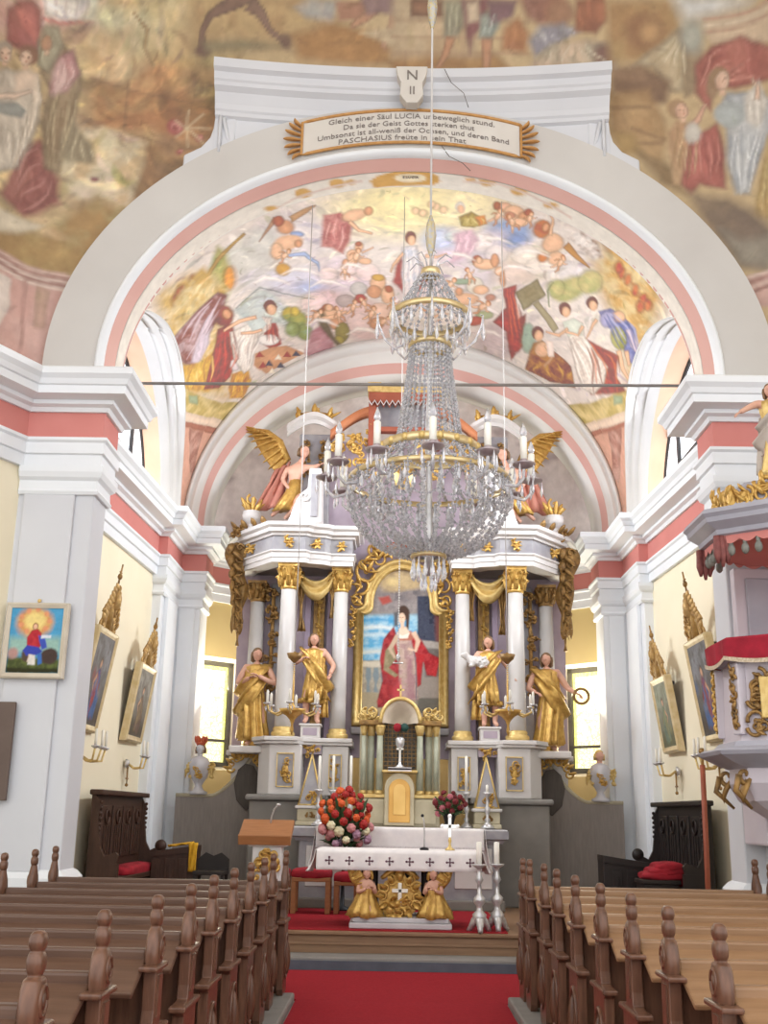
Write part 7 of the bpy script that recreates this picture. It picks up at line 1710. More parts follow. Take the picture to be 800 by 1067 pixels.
# ---- lectern
t = thing('lectern', 'white and gilt lectern with slanted honey wood top left of the altar', 'lectern', (-1.47, 12.5, PZ))
MB().cb(-1.65, -1.26, 12.35, 12.65, PZ, PZ + .1).build('foot', M_marble, t, bevel=.02)
MB().cb(-1.61, -1.29, 12.38, 12.62, PZ + .1, 1.2).build('pedestal', M_altwhite, t, bevel=.015)
MB().cb(-1.66, -1.24, 12.34, 12.66, 1.14, 1.22).build('collar', M_altwhite, t, bevel=.02)
Rx = Matrix.Rotation(.42, 3, 'X'); b = MB().cb(-1.76, -1.19, 12.28, 12.72, 1.27, 1.34, Rx, (-1.47, 12.5, 1.3)).cb(-1.76, -1.19, 12.26, 12.3, 1.25, 1.36, Rx, (-1.47, 12.5, 1.3)); b.build('book_rest', M_pine, t, bevel=.008)
MB().prism([(12.36, 1.2), (12.64, 1.2), (12.66, 1.36), (12.34, 1.22)], 'x', -1.7, -1.22).build('rest_block', M_pine, t)
g = MB(); scrolls(g, (-1.45, 12.36, .95), .26, .34, 21, 9, .022); g.ball((-1.45, 12.35, .98), (.07, .04, .12), 10, 8); g.build('gilt_relief', M_gold, t)
t = thing('gooseneck_microphone', 'pale gooseneck microphone rising from the lectern top', 'microphone', (-1.45, 12.6, 1.36))
MB().tube([(-1.45, 12.6, 1.36), (-1.44, 12.6, 1.46), (-1.41, 12.58, 1.54), (-1.37, 12.54, 1.58)], .009, 6).build('gooseneck', M_silver, t); MB().ball((-1.36, 12.53, 1.585), (.025, .016, .016), 8, 6).build('capsule', M_silver, t)
MB().lathe((-1.45, 12.6, 1.345), [(.03, 0), (.03, .012), (.012, .02)], 10).build('base', M_black_m, t)

# ---- choir stalls against the side walls
def stall(s):
    m = M_walnut if s < 0 else M_black; y0, y1 = 12.72, 15.08
    t = thing('choir_stall', 'dark carved high backed bench with red seat against the %s chancel wall' % ('left' if s < 0 else 'right'), 'bench', (s * 3.45, 13.9, PZ), 'choir stalls')
    X = lambda a, b: sorted((s * a, s * b))
    MB().cb(*X(3.44, 3.50), y0, y1, PZ, 1.70).build('back_panel', m, t, bevel=.01)
    MB().cb(*X(3.36, 3.52), y0 - .04, y1 + .04, 1.66, 1.72).build('top_moulding', m, t, bevel=.015)
    for k in range(4):
        a = y0 + .22 + k * .52; p = MB().cb(*X(3.42, 3.44), a, a + .4, .95, 1.55).build('carved_panel', m, t, bevel=.012)
        g = MB(); g.tube([(s * 3.41, a + .2 + .08 * cos(q), 1.42 + .08 * sin(q)) for q in np.linspace(0, 2 * PI, 13)], .014, 6)
        for q in range(3): g.cb(*X(3.405, 3.42), a + .08 + q * .10, a + .13 + q * .10, 1.0, 1.32)
        g.build('carving', m, p)
    for y in (y0, y1):
        c = MB().cb(*X(3.14, 3.45), y - .035, y + .035, PZ, .92)
        pr = [(3.45, .92), (3.16, .92), (3.14, 1.0), (3.18, 1.04), (3.24, 1.02), (3.3, .99), (3.36, 1.1), (3.40, 1.4), (3.385, 1.55), (3.45, 1.66)]
        pr = [(s * x, z_) for x, z_ in pr]; c.prism(pr, 'y', y - .03, y + .03)
        for q in range(9): c.ball((s * (3.39 - .005 * (q % 2)), y, 1.1 + .06 * q), .022, 6, 5)
        if y == y1: c.ball((s * 3.16, y, 1.05), (.08, .05, .08), 12, 8)
        c.build('end_cheek', m, t)
    MB().cb(*X(3.15, 3.45), y0, y1, .70, .76).build('seat', m, t, bevel=.01)
    MB().ball((s * 3.29, 14.1, .80), (.14, .8, .06), 20, 10, lambda d: (1 / max(abs(d.x), abs(d.y), .72)) * .95).build('seat_cushion', M_redv, t)
both(stall)
# desks before the stalls
def desk(s):
    m = M_walnut if s < 0 else M_black
    lab = 'dark carved kneeling desk with a yellow cloth on its end, left of the lectern' if s < 0 else 'black kneeling desk silhouette before the right choir stall'
    t = thing('kneeling_desk', lab, 'desk', (s * 2.8, 14.5, PZ))
    X = lambda a, b: sorted((s * a, s * b)); y = 14.5 if s < 0 else 13.6
    a, b = (2.58, 3.12) if s < 0 else (2.42, 2.98)
    MB().cb(*X(a, b), y - .03, y + .03, PZ, 1.0).build('front_panel', m, t, bevel=.01)
    pr = [(a, 1.0), (b, .94), (b, 1.0), (a, 1.08)]; MB().prism([(s * x, z_) for x, z_ in pr], 'y', y - .06, y + .35).build('sloped_top', m, t)
    for q in range(2 + (s < 0)):
        x = a + .1 + q * .17; p = MB().cb(*X(x, x + .12), y - .045, y - .03, .5, .92).build('carved_panel', m, t, bevel=.012)
        MB().cb(*X(x + .04, x + .08), y - .055, y - .045, .6, .85).build('carving', m, p, bevel=.01)
    MB().cb(*X(a, a + .06), y, y + .34, PZ, 1.02).cb(*X(b - .06, b), y, y + .34, PZ, .95).build('side_panel', m, t, bevel=.01)
    if s < 0:
        r = MB(); rings = []
        for k in range(12):
            d = -.42 + .05 * k * 1.0
            rings.append([(-2.94 + .31 * i / 9, 14.42 + .20 * k / 11 * (1) + .01 * sin(i), (1.075 + .075 * (i / 9) * .6 + .01 * sin(i * 1.5 + k))) for i in range(10)])
        for k in range(0): pass
        r.loft(rings, False, False)
        rings = [[(-2.66 + .10 * i / 6, 14.42 - .015 - .015 * sin(i * 1.8 + k * .4), 1.115 - .035 * k) for i in range(7)] for k in range(11)]
        r.loft(rings, False, False); o = r.build('yellow_cloth', mat('yellow_fabric', 'e0ae2e', .8, c2='c8951f', scale=9), off=(-2.64, 14.45, 1.09)); tag(o, 'bright yellow cloth draped over the corner of the left kneeling desk', 'cloth'); o.modifiers.new('t', 'SOLIDIFY').thickness = .015
both(desk)
t = thing('red_cushions', 'red folded cloth lying on the low black chest at the right', 'cloth', (2.86, 13.1, .845))
def fold_(c, r, m, nm): MB().ball(c, r, 20, 10, lambda d: (1 / max(abs(d.x), abs(d.y), .72)) * (.95 + .05 * sin(9 * d.x + 5 * d.y))).build(nm, m, t)
for k in range(3): fold_((3.0 + .03 * k, 13.1, .885 + .05 * k), (.25 - .04 * k, .2, .045), M_redv, 'folded_layer')
t = thing('seat_chest', 'low black chest carrying the folded red cloth', 'chest', (2.98, 13.1, PZ)); MB().cb(2.74, 3.14, 12.9, 13.3, PZ, .80).build('box', M_black, t, bevel=.012); MB().cb(2.72, 3.16, 12.88, 13.32, .80, .845).build('lid', M_black, t, bevel=.01)
t = thing('low_chair', 'small black chair half hidden behind the left pews under the screen', 'chair', (-2.35, 14.3, PZ))
MB().cb(-2.55, -2.15, 14.1, 14.5, .74, .79).build('seat', M_black, t, bevel=.01); MB().prism([(-2.55, .79), (-2.15, .79), (-2.15, .92), (-2.25, 1.0), (-2.35, .96), (-2.45, 1.0), (-2.55, .92)], 'y', 14.46, 14.5).build('backrest', M_black, t)
for x in (-2.52, -2.18):
    for y in (14.13, 14.47): MB().cb(x - .02, x + .02, y - .02, y + .02, PZ, .74).build('leg', M_black, t)
t = thing('banner_pole', 'russet wrapped processional pole leaning by the right front pilaster', 'pole', (3.34, 12.5, PZ))
MB().tube([(3.34, 12.50, PZ), (3.36, 12.52, 1.2), (3.38, 12.55, 2.1)], .03, 8).build('wrapped_cloth', M_brownm, t)
MB().tube([(3.38, 12.55, 2.05), (3.385, 12.555, 2.22)], .018, 8).ball((3.386, 12.556, 2.25), .04, 8, 6).build('finial', M_golddk, t)

# ---- leaning paintings on the chancel walls
M_crest = mat('worn_gilt_carving', 'c9a668', .45, .3, c2='94744a', scale=14, amt=.5, bump=.3, bscale=40)
M_pframe = mat('cream_gilt_frame', 'd6c6a4', .45, .2, c2='bfa878', scale=10)
def wall_painting(s, y0, y1, z0, z1, xb_, xt, label, seed, zc, tone):
    t = thing('wall_painting', label, 'painting', (s * xb_, (y0 + y1) / 2, z0), 'leaning oil paintings')
    def pt(a, b, o=0): return Vector((s * (xb_ + (xt - xb_) * b - o), y0 + (y1 - y0) * a, z0 + (z1 - z0) * b))
    nu, nv = 40, 56; m = .075
    V = [pt(m + (1 - 2 * m) * i / nu, m * .8 + (1 - 1.6 * m) * j / nv, .03) for j in range(nv + 1) for i in range(nu + 1)]
    S = np.array([i / nu for j in range(nv + 1) for i in range(nu + 1)]); T = np.array([j / nv for j in range(nv + 1) for i in range(nu + 1)])
    p = Paint(S, T, tone[0], wob=.02, wfreq=8); rr = random.Random(seed)
    p.poly([(0, .6), (1, .5), (1, 1), (0, 1)], tone[1], soft=.1, c2=tone[0]); p.poly([(0, 0), (1, 0), (1, .2), (0, .28)], tone[2], soft=.06)
    p.poly([(.3, .08), (.62, .06), (.7, .4), (.58, .62), (.42, .62), (.32, .4)], tone[3], soft=.02, c2=tone[4], fold=40, edge=.03); p.poly([(.42, .1), (.72, .08), (.76, .32), (.6, .4)], tone[4], soft=.03, fold=40)
    p.ell(.5, .70, .075, .06, '4a3a30', soft=.02); p.ell(.5, .685, .055, .048, 'c9a084', soft=.015); p.line([(.42, .56), (.3, .46), (.38, .36)], [.06, .05, .03], 'c09678', soft=.015)
    for k in range(6): p.ell(rr.random(), .2 + rr.random() * .7, .08, .06, rr.choice(tone), soft=.05, a=.6)
    p.grain(.12)
    f = [(j * (nu + 1) + i, j * (nu + 1) + i + 1, (j + 1) * (nu + 1) + i + 1, (j + 1) * (nu + 1) + i) for j in range(nv) for i in range(nu)]
    MB().add(V, f).build('canvas', M_paint, t, col=p.c)
    fr = MB(); prof = [(0, -.05), (0, .03), (.02, .05), (.045, .035), (.075, .03), (.075, -.05)]
    w, h = (y1 - y0), (z1 - z0); rings = []
    for o, d in prof: rings.append([pt(o / w * 1.0, o / h, d), pt(1 - o / w, o / h, d), pt(1 - o / w, 1 - o / h, d), pt(o / w, 1 - o / h, d), pt(o / w, o / h, d)])
    fr.loft(rings, False, False, False); fr.build('frame', M_pframe, t)
    MB().add([pt(0, 0, -.045), pt(1, 0, -.045), pt(1, 1, -.045), pt(0, 1, -.045)], [(0, 1, 2, 3)], False).build('back_board', M_walnut, t)
    c = MB(); rise = zc - z1; top = pt(.5, 1)
    dirn = (pt(.5, 1) - pt(.5, 0)).normalized(); side_ = Vector((0, 1, 0))
    for k in range(8):
        b = k / 7; wd = .40 * w * (1 - b) ** .8 + .03
        for q in (-1, 1):
            a = top + dirn * (.04 + rise * .50 * b) + side_ * q * wd * .75; c.curl(a, .06 + .05 * (1 - b), 1.2, .022, (tuple(side_), tuple(dirn)), 1 + k, hand=q)
            c.leaf(a, a + side_ * q * .06 + dirn * .12, Vector((-s * .04, 0, 0)), .035, .5)
    c.leaf(top + dirn * rise * .3, top + dirn * rise * .62, Vector((-s * .04, 0, 0)), .07, .5); c.tube([top, top + dirn * rise * .6], [.05, .02], 8)
    c.build('carved_crest', M_crest, t)
    sp = MB(); a = top + dirn * rise * .58; b = top + dirn * rise; sp.tube([a, b], [.014, .010], 6); sp.ball(a.lerp(b, .55), (.03, .03, .04), 8, 6); sp.tube([a.lerp(b, .7) - side_ * .05, a.lerp(b, .7) + side_ * .05], .008, 6); sp.build('spear_finial', M_golddk, t)
    MB().cb(*sorted((s * (xb_ + .01), s * (xt + .1 + (xb_ - xt)))), (y0 + y1) / 2 - .02, (y0 + y1) / 2 + .02, z1 - .08, z1 - .04).build('wall_hook', M_dark, t)
tn = [('6d6a66', '8b8a8c', '5c5248', '9a4a44', '4c6490'), ('77726a', '9a968e', '5f584c', '8d7a5c', '6c5a50'), ('62605e', '84858a', '544c46', '8d4844', '48608c'), ('7c7c6c', '9aa08e', '6b6a54', '8f8c62', '6c7a6a')]
wall_painting(-1, 12.17, 13.03, 2.36, 3.52, 3.64, 3.46, 'leaning framed oil painting with gilt crest, nearer of two on the left wall', 1, 4.32, tn[0])
wall_painting(-1, 14.10, 14.98, 2.36, 3.36, 3.54, 3.40, 'leaning framed oil painting with gilt crest, farther of two on the left wall', 2, 4.02, tn[1])
wall_painting(1, 12.25, 13.15, 2.38, 3.56, 3.62, 3.44, 'leaning framed oil painting behind the pulpit corner on the right wall', 3, 4.36, tn[2])
wall_painting(1, 14.02, 14.80, 2.34, 3.30, 3.54, 3.40, 'leaning framed greenish painting farther along the right wall', 4, 4.0, tn[3])
# ---- sconces
def sconce(s, x, y, z_, n, label):
    t = thing('wall_sconce', label, 'sconce', (s * x, y, z_), 'brass wall sconces')
    MB().lathe((s * x, y, z_), [(.0, -.015), (.06, -.01), (.045, .03), (.0, .04)], 12, axis='x').build('wall_plate', M_silver, t)
    MB().tube([(s * (x - .02), y, z_), (s * (x - .02), y, z_ - .16), (s * (x - .02), y, z_ - .26)], [.012, .010, .006], 6).cb(*sorted((s * (x - .028), s * (x - .012))), y - .05, y + .05, z_ - .2, z_ - .18).ball((s * (x - .02), y, z_ - .27), .022, 8, 6).build('pendant_cross', M_golddk, t)
    for k in range(n):
        o = (k - (n - 1) / 2) * .22; c = Vector((s * (x - .24 + .06 * abs(o)), y + o, z_ + .09))
        a = MB().tube([(s * (x - .02), y, z_), (s * (x - .1), y + o * .4, z_ - .06), (s * (x - .2), y + o * .9, z_ - .05), c], [.014, .013, .012, .012], 8).build('arm', M_goldp, t)
        MB().lathe(c, [(.012, -.02), (.045, 0), (.048, .012), (.016, .016), (.016, .03)], 12).build('drip_dish', M_silver, a); MB().lathe(c, [(.016, .02), (.015, .19), (.003, .20)], 10).build('candle', M_wax, a)
sconce(-1, 3.62, 12.5, 2.08, 3, 'three candle sconce under the nearer painting on the left wall')
sconce(-1, 3.55, 14.45, 2.08, 2, 'two candle sconce under the farther painting on the left wall')
sconce(1, 3.60, 12.6, 2.12, 3, 'three candle sconce beside the pulpit on the right wall')
sconce(1, 3.54, 14.3, 2.10, 2, 'two candle sconce under the farther painting on the right wall')
# ---- coloured picture and board on the left pilaster
t = thing('framed_picture', 'small pale framed picture of a red and blue saint under a golden glory', 'picture', (-3.45, 10.13, 2.66))
x0, x1, z0, z1 = -3.76, -3.17, 2.66, 3.37; nu, nv = 70, 84
V = np.array([(x0 + .05 + (x1 - x0 - .1) * i / nu, 10.115, z0 + .05 + (z1 - z0 - .1) * j / nv) for j in range(nv + 1) for i in range(nu + 1)])
p = Paint((V[:, 0] - x0 - .05) / (x1 - x0 - .1), (V[:, 2] - z0 - .05) / (z1 - z0 - .1), '4f9ac4', wob=.015, wfreq=8)
p.poly([(0, .3), (1, .3), (1, .55), (0, .55)], '93b6ac', soft=.06); p.poly([(0, 0), (1, 0), (1, .22), (0, .25)], '4a5230', soft=.03, c2='5f6a3a'); p.poly([(0, 0), (1, 0), (1, .07), (0, .08)], '33331f', soft=.02)
p.ell(.46, .78, .36, .24, 'd8a868', soft=.06, c2='c88a54'); p.ell(.46, .80, .22, .15, 'e6cf86', soft=.05)
for k in range(9): a = k * .7; p.ell(.46 + .28 * cos(a), .80 + .18 * sin(a), .05, .04, 'd9946c', soft=.02)
p.ell(.80, .26, .17, .13, '4a3c38', soft=.02); p.ell(.38, .27, .12, .11, '54463e', soft=.02); p.ell(.10, .30, .10, .09, 'b08a84', soft=.03)
p.poly([(.42, .66), (.34, .55), (.36, .38), (.56, .36), (.66, .46), (.62, .62), (.54, .68)], 'c03a40', soft=.012, c2='a82c38', edge=.02); p.poly([(.28, .34), (.36, .42), (.58, .40), (.66, .34), (.60, .28), (.36, .26)], '3c48a8', soft=.012); p.poly([(.56, .58), (.68, .56), (.74, .40), (.64, .36)], '4458b4', soft=.012)
p.line([(.44, .28), (.42, .16)], .07, 'd8c0b0', soft=.01); p.poly([(.40, .12), (.54, .12), (.52, .28), (.42, .28)], 'd6d2cc', soft=.012); p.line([(.60, .30), (.64, .14)], .08, '3f6fb8', soft=.012)
p.line([(.62, .56), (.80, .56)], .05, 'd6dce6', soft=.01); p.ell(.48, .72, .06, .055, '8a5a3c', soft=.01); p.ell(.48, .715, .042, .042, 'e0b496', soft=.01); p.grain(.08)
f = [(j * (nu + 1) + i, j * (nu + 1) + i + 1, (j + 1) * (nu + 1) + i + 1, (j + 1) * (nu + 1) + i) for j in range(nv) for i in range(nu)]
MB().add(V, f).build('canvas', M_paint, t, col=p.c)
fr = MB(); rings = [[(x0 + o, y, z0 + o), (x1 - o, y, z0 + o), (x1 - o, y, z1 - o), (x0 + o, y, z1 - o), (x0 + o, y, z0 + o)] for o, y in ((0, 10.16), (0, 10.10), (.015, 10.09), (.05, 10.105), (.05, 10.16))]
fr.loft(rings, False, False, False).build('frame', mat('pale_frame', 'cfc6b6', .5, c2='bdb2a0', scale=6), t); MB().ball((-3.46, 10.11, 3.39), (.02, .01, .02), 8, 5).build('hanger', M_goldp, t)
t = thing('notice_board', 'plain narrow dark brown board on the left pilaster near the photo edge', 'board', (-3.68, 10.12, 1.56)); MB().cb(-3.79, -3.57, 10.08, 10.12, 1.56, 2.44).build('board', mat('brown_board', '6a5a52', .6, c2='5a4b44', scale=4), t, bevel=.008); MB().cb(-3.77, -3.59, 10.12, 10.162, 1.6, 2.4).build('backing', M_walnut, t, bevel=.008)
# ================================================================== PEWS
M_pew = mat('pew_end_wood', '7c5844', .3, c2='452e24', scale=5, amt=.7, stretch=(8, 8, 1.2), detail=6, bump=.08)
M_rail = mat('pew_rail_wood', '6c5040', .4, c2='4a3428', scale=3.5, amt=.85, stretch=(.8, 9, 9), detail=6, bump=.05)
M_railR = mat('pew_light_wood', '9c7a5a', .4, c2='7c5c40', scale=3.5, amt=.85, stretch=(.8, 9, 9), detail=6, bump=.05)
def pew_end(x, y, h, t, s, low=True):
    "s: +1 when the carved face looks to +X"
    lo = [(.13, .07), (.155, .12), (.155, .60), (.185, .62), (.185, .645), (.075, .66), (.064, .72), (.064, .89)]
    poly = [(y + w, z) for w, z in lo] + [(y - w, z) for w, z in lo[::-1]]
    e = MB().prism(poly, 'x', x - .027, x + .027)
    up = [(.880, .064, .027), (.905, .07, .03), (.925, .072, .031), (.955, .07, .032), (.99, .060, .031), (1.015, .046, .028), (h - .130, .027, .022), (h - .122, .023, .019), (h - .116, .030, .022), (h - .105, .035, .025), (h - .088, .037, .026), (h - .072, .035, .025), (h - .062, .027, .021),
          (h - .057, .022, .018), (h - .052, .027, .021), (h - .040, .034, .025), (h - .024, .035, .025), (h - .010, .028, .021), (h - .002, .018, .014), (h, .004, .004)]
    sq = lambda c: math.copysign(abs(c) ** .62, c)
    e.loft([[(x + tx * sq(cos(q)), y + w * sq(sin(q)), z) for q in np.linspace(0, 2 * PI, 21)[:-1]] for z, w, tx in up])
    e = e.build('pew_end', M_pew, t, bevel=.008)
    f = x + s * .029
    o = MB().tube([(f, y + .034 * cos(a), .955 + .042 * sin(a)) for a in np.linspace(0, 2 * PI, 17)], .008, 6).ball((f, y, .955), (.010, .016, .026), 8, 6); o.build('carved_oval', M_pew, e)
    MB().cb(x - .040, x + .040, y - .115, y + .115, .868, .890).build('ledge_moulding', M_pew, e, bevel=.008); MB().cb(x - .040, x + .040, y - .20, y + .20, .618, .645).build('arm_moulding', M_pew, e, bevel=.008)
    q = MB(); q.tube([(f, y + .1 * cos(a), .36 + .17 * sin(a)) for a in np.linspace(0, 2 * PI, 21)], .012, 6); q.leaf((f, y, .22), (f, y, .50), (0, 0, 0), .04, .4); q.cb(*sorted((f - .004, f + .006)), y - .035, y + .035, .69, .85); q.build('carved_panel', M_pew, e)
    return e
def pew(y, xa, xw, s, h, label, group, rail, first=False):
    "s -1: left block (aisle end at xa looks to +X)"
    t = thing('church_pew', label, 'pew', ((xa + xw) / 2, y, .07), group)
    pew_end(xa, y, h, t, -s); pew_end(xw, y, h, t, s)
    a, b = sorted((xa, xw)); a += .03; b -= .03
    MB().cb(a, b, y - .01, y + .02, .30, .86).build('backrest', M_pew, t, bevel=.006)
    Rx = Matrix.Rotation(.40, 3, 'X'); MB().cb(a, b, y - .26, y + .01, .885, .912, Rx, (0, y, .9)).build('book_rest', rail, t, bevel=.008)
    MB().cb(a, b, y - .012, y + .05, .895, .945).build('top_rail', rail, t, bevel=.012)
    MB().cb(a, b, y + .03, y + .36, .45, .485).build('seat', rail, t, bevel=.008)
    MB().cb(a, b, y + .06, y + .09, .07, .45).build('seat_riser', M_pew, t)
    MB().cb(a, b, y - .27, y - .15, .17, .20).build('kneeler', rail, t, bevel=.006)
    return t
ordl = ['nearest', 'second', 'third', 'fourth', 'fifth', 'sixth', 'seventh', 'eighth', 'ninth', 'tenth']
NL, NR = 9, 8
uL = [46, 112, 166, 200, 223, 244, 261, 275, 284, 297]; uR = [746, 694, 656.5, 625, 599, 580, 567, 552, 545]
for k in range(NL):
    y = 3.45 + .69 * k; x = P(uL[k], 920, y).x; h = 1.15 + .005 * k
    pew(y, x, -2.9 - .05 * (1 - k / 9), -1, h, 'brown wooden pew with carved ends, %s row of the left block from the camera' % ordl[k], 'pews left of the aisle', M_rail)
for k in range(NR):
    y = 4.12 + .72 * k; x = P(uR[k], 920, y).x; h = 1.15 + .004 * k
    pew(y, x, 2.93 if k > 6 else 3.2 , 1, h, 'lighter topped wooden pew, %s row of the right block from the camera' % ordl[k], 'pews right of the aisle', M_railR)
for s, u, y in ((-1, 297, 9.66), (1, 545, 9.60)):
    x = P(u, 920, y).x; xw = s * 2.95
    t = thing('pew_screen', 'panelled wooden screen in front of the foremost %s pew' % ('left' if s < 0 else 'right'), 'pew screen', ((x + xw) / 2, y, .07), 'pew front screens')
    pew_end(x, y, 1.195 if s < 0 else 1.17, t, -s); pew_end(xw, y, 1.195, t, s)
    a, b = sorted((x, xw)); MB().cb(a, b, y - .015, y + .015, .07, .90).build('panel', M_pew, t, bevel=.006)
    MB().cb(a, b, y - .24, y + .02, .885, .912, Matrix.Rotation(.4, 3, 'X'), (0, y, .9)).build('book_rest', M_rail if s < 0 else M_railR, t, bevel=.008)
    MB().cb(a, b, y - .02, y + .05, .895, .945).build('top_rail', M_rail if s < 0 else M_railR, t, bevel=.012)
    for k in range(4):
        q = a + .12 + k * (b - a - .1) / 4; MB().cb(q, q + .34, y + .015, y + .03, .2, .75).build('raised_panel', M_pew, t, bevel=.01)

# ================================================================== PULPIT
M_pul = mat('pulpit_paint', 'cfc8cf', .5, c2='bdb4bc', scale=2.5, amt=.7)
M_pulg = mat('pulpit_grey_moulding', 'b0b0ba', .45, c2='9696a2', scale=3, amt=.6)
M_red2 = mat('pulpit_red_plush', 'a81e34', .85, c2='861628', scale=10, bump=.1)
M_fringe = mat('cream_fringe', 'd2c3ae', .9, c2='b8a68c', scale=60, amt=.2)
PC = Vector((3.50, 9.32, 0))
def octa(R, z, rot=PI / 8, n=8): return [(PC.x + R * cos(rot + 2 * PI * k / n), PC.y + .8 * R * sin(rot + 2 * PI * k / n), z) for k in range(n)]
def ostack(prof): return MB().loft([octa(r, z) for r, z in prof], True, True, False)
t = thing('pulpit', 'white and gilt polygonal pulpit with red velvet rim on the right front pilaster', 'pulpit', (PC.x, PC.y, 1.3))
ostack([(.84, 2.10), (.82, 2.14), (.80, 2.80), (.82, 2.84)]).build('tub', M_pul, t, bevel=.01)
ostack([(.80, 1.92), (.90, 1.96), (1.02, 2.02), (1.04, 2.05), (1.0, 2.07), (.90, 2.09), (.86, 2.13), (.80, 2.13)]).build('base_moulding', M_pulg, t)
ostack([(.30, 1.2), (.34, 1.35), (.5, 1.52), (.72, 1.66), (.80, 1.80), (.78, 1.92)]).build('bowl', M_pul, t)
MB().ball((PC.x, PC.y, 1.16), (.16, .14, .16), 14, 8).build('boss', M_gold, t)
ostack([(.83, 2.78), (.86, 2.80), (.90, 2.86), (.92, 2.90), (.88, 2.93), (.80, 2.94)]).build('rim_rail', M_pulg, t)
# plush cover: band hanging with scalloped lower edge
b = MB(); rings = []
for z_i in range(5):
    ring = []
    for k in range(96):
        a = 2 * PI * k / 96; q = PI / 8; m = (a - q) % (PI / 4) - PI / 8; R = .93 * cos(PI / 8) / cos(m)
        sc_ = .05 * (abs(m) / (PI / 8)) ** 2
        z = 2.955 - (.175 + .0 - sc_ * .8) * z_i / 4
        ring.append((PC.x + (R + .012 * sin(k * 1.3) * z_i / 4) * cos(a), PC.y + .8 * R * sin(a), z))
    rings.append(ring)
o = b.loft(rings, True, False); b.build('velvet_cover', M_red2, t)
ostack([(.93, 2.95), (.90, 2.975), (.5, 2.975)]).build('velvet_top', M_red2, t)
fr = MB(); rings = []
for z_i in range(2):
    ring = []
    for k in range(96):
        a = 2 * PI * k / 96; m = (a - PI / 8) % (PI / 4) - PI / 8; R = .935 * cos(PI / 8) / cos(m); sc_ = .05 * (abs(m) / (PI / 8)) ** 2
        ring.append((PC.x + R * cos(a), PC.y + .8 * R * sin(a), 2.955 - .175 + sc_ * .8 - .035 * z_i))
    rings.append(ring)
fr.loft(rings, True, False).build('fringe', M_fringe, t)
vs = octa(.83, 0)
for k in range(8):
    a, b_ = Vector(vs[k]), Vector(vs[(k + 1) % 8]); mid = (a + b_) / 2; n = (mid - PC); n.z = 0; n.normalize()
    if n.y > .75: continue
    d = (b_ - a).normalized(); L_ = (b_ - a).length
    def fld(w, h, zc, seed, nm, m, cnt=12, rad=.02):
        g = MB(); rr = random.Random(seed); c = mid + n * .01
        for i in range(cnt):
            q = c + d * (rr.random() - .5) * w + Vector((0, 0, zc + (rr.random() - .5) * h)); g.curl(q + n * .012, .05 + .04 * rr.random(), 1.2, rad, (tuple(d), (0, 0, 1)), rr.random() * 6, hand=rr.choice((-1, 1)))
            e = q + (d * (rr.random() - .5) + Vector((0, 0, rr.random() - .5))) * .16; g.leaf(q, e, n * .05, rad * 1.6, .5)
        g.build(nm, m, t)
    if k % 2 == (0 if abs(n.x) > .99 else 0) and False: pass
    if n.x > -.95: fld(L_ * .5, .46, 2.46, 10 + k, 'gilt_cartouche', M_golddk, 14, .018)
    f = MB(); c = mid + n * .02
    if n.x > -.95: f.loft([[c + d * x + n * o_ + Vector((0, 0, z)) for x, z in ((-.07, 2.30), (.07, 2.30), (.075, 2.64), (-.075, 2.64))] for o_ in (0, .03)], True, True, False)
    if f.v: f.build('gilt_inner_panel', M_goldp, t, bevel=.012)
    st = MB(); e = a + (a - PC).normalized() * .0; e.z = 0
    nn = (a - PC); nn.z = 0; nn.normalize(); dd = Vector((-nn.y, nn.x, 0))
    st.loft([[a + dd * x + nn * o_ + Vector((0, 0, z)) for x, z in ((-.055, 2.18), (.055, 2.18), (.055, 2.76), (-.055, 2.76))] for o_ in (-.06, .025)], True, True, False); st.build('corner_strip', M_pul, t, bevel=.01)
    g = MB(); rr = random.Random(50 + k)
    for i in range(8):
        q = a + nn * .035 + Vector((0, 0, 2.24 + .066 * i)); g.curl(q + dd * .01 * (-1) ** i, .035, 1.1, .014, (tuple(dd), (0, 0, 1)), i, hand=(-1) ** i); g.leaf(q, q + dd * .03 * (-1) ** i + Vector((0, 0, .07)), nn * .03, .02, .5)
    g.build('gilt_strip', M_gold if k % 2 else M_golddk, t)
# bracket ornaments below
for k in (3, 4, 5, 6):
    a = Vector(octa(.74, 1.86)[k]); nn = (a - PC); nn.z = 0; nn.normalize(); dd = Vector((-nn.y, nn.x, 0)); g = MB()
    g.curl(a + nn * .06, .11, 1.3, .03, (tuple(nn), (0, 0, 1)), 1.2); g.tube([a + nn * .12, a + nn * .16 - Vector((0, 0, .12)), a + nn * .02 - Vector((0, 0, .26))], [.03, .026, .012], 6); g.leaf(a, a - Vector((0, 0, .22)) + nn * .1, nn * .06, .05, .5); g.build('gilt_bracket', M_golddk, t)
MB().cb(3.05, 3.78, 9.55, 10.16, 1.3, 2.1).build('wall_bracket', M_pul, t, bevel=.02)
bp = MB().cb(3.08, 3.76, 10.04, 10.16, 2.94, 3.80).build('back_panel', M_pul, t, bevel=.015); MB().cb(3.18, 3.66, 10.015, 10.04, 3.02, 3.70).build('panel_field', M_pulg, bp, bevel=.02)
t = thing('pulpit_canopy', 'grey sounding board with scalloped fringe and gilt carving above the pulpit', 'canopy', (PC.x, PC.y, 3.75))
PC2 = PC
def ost(prof): return MB().loft([octa(r, z) for r, z in prof], True, True, False)
ost([(.86, 3.84), (.92, 3.86), (.93, 3.90), (.96, 3.92), (1.02, 3.96), (1.03, 4.0), (1.06, 4.03), (1.04, 4.07), (.95, 4.09), (.9, 4.10)]).build('cornice', M_pulg, t)
ost([(.86, 3.80), (.88, 3.90), (.5, 3.91)]).build('red_band', M_pink, t)
b = MB(); rings = []
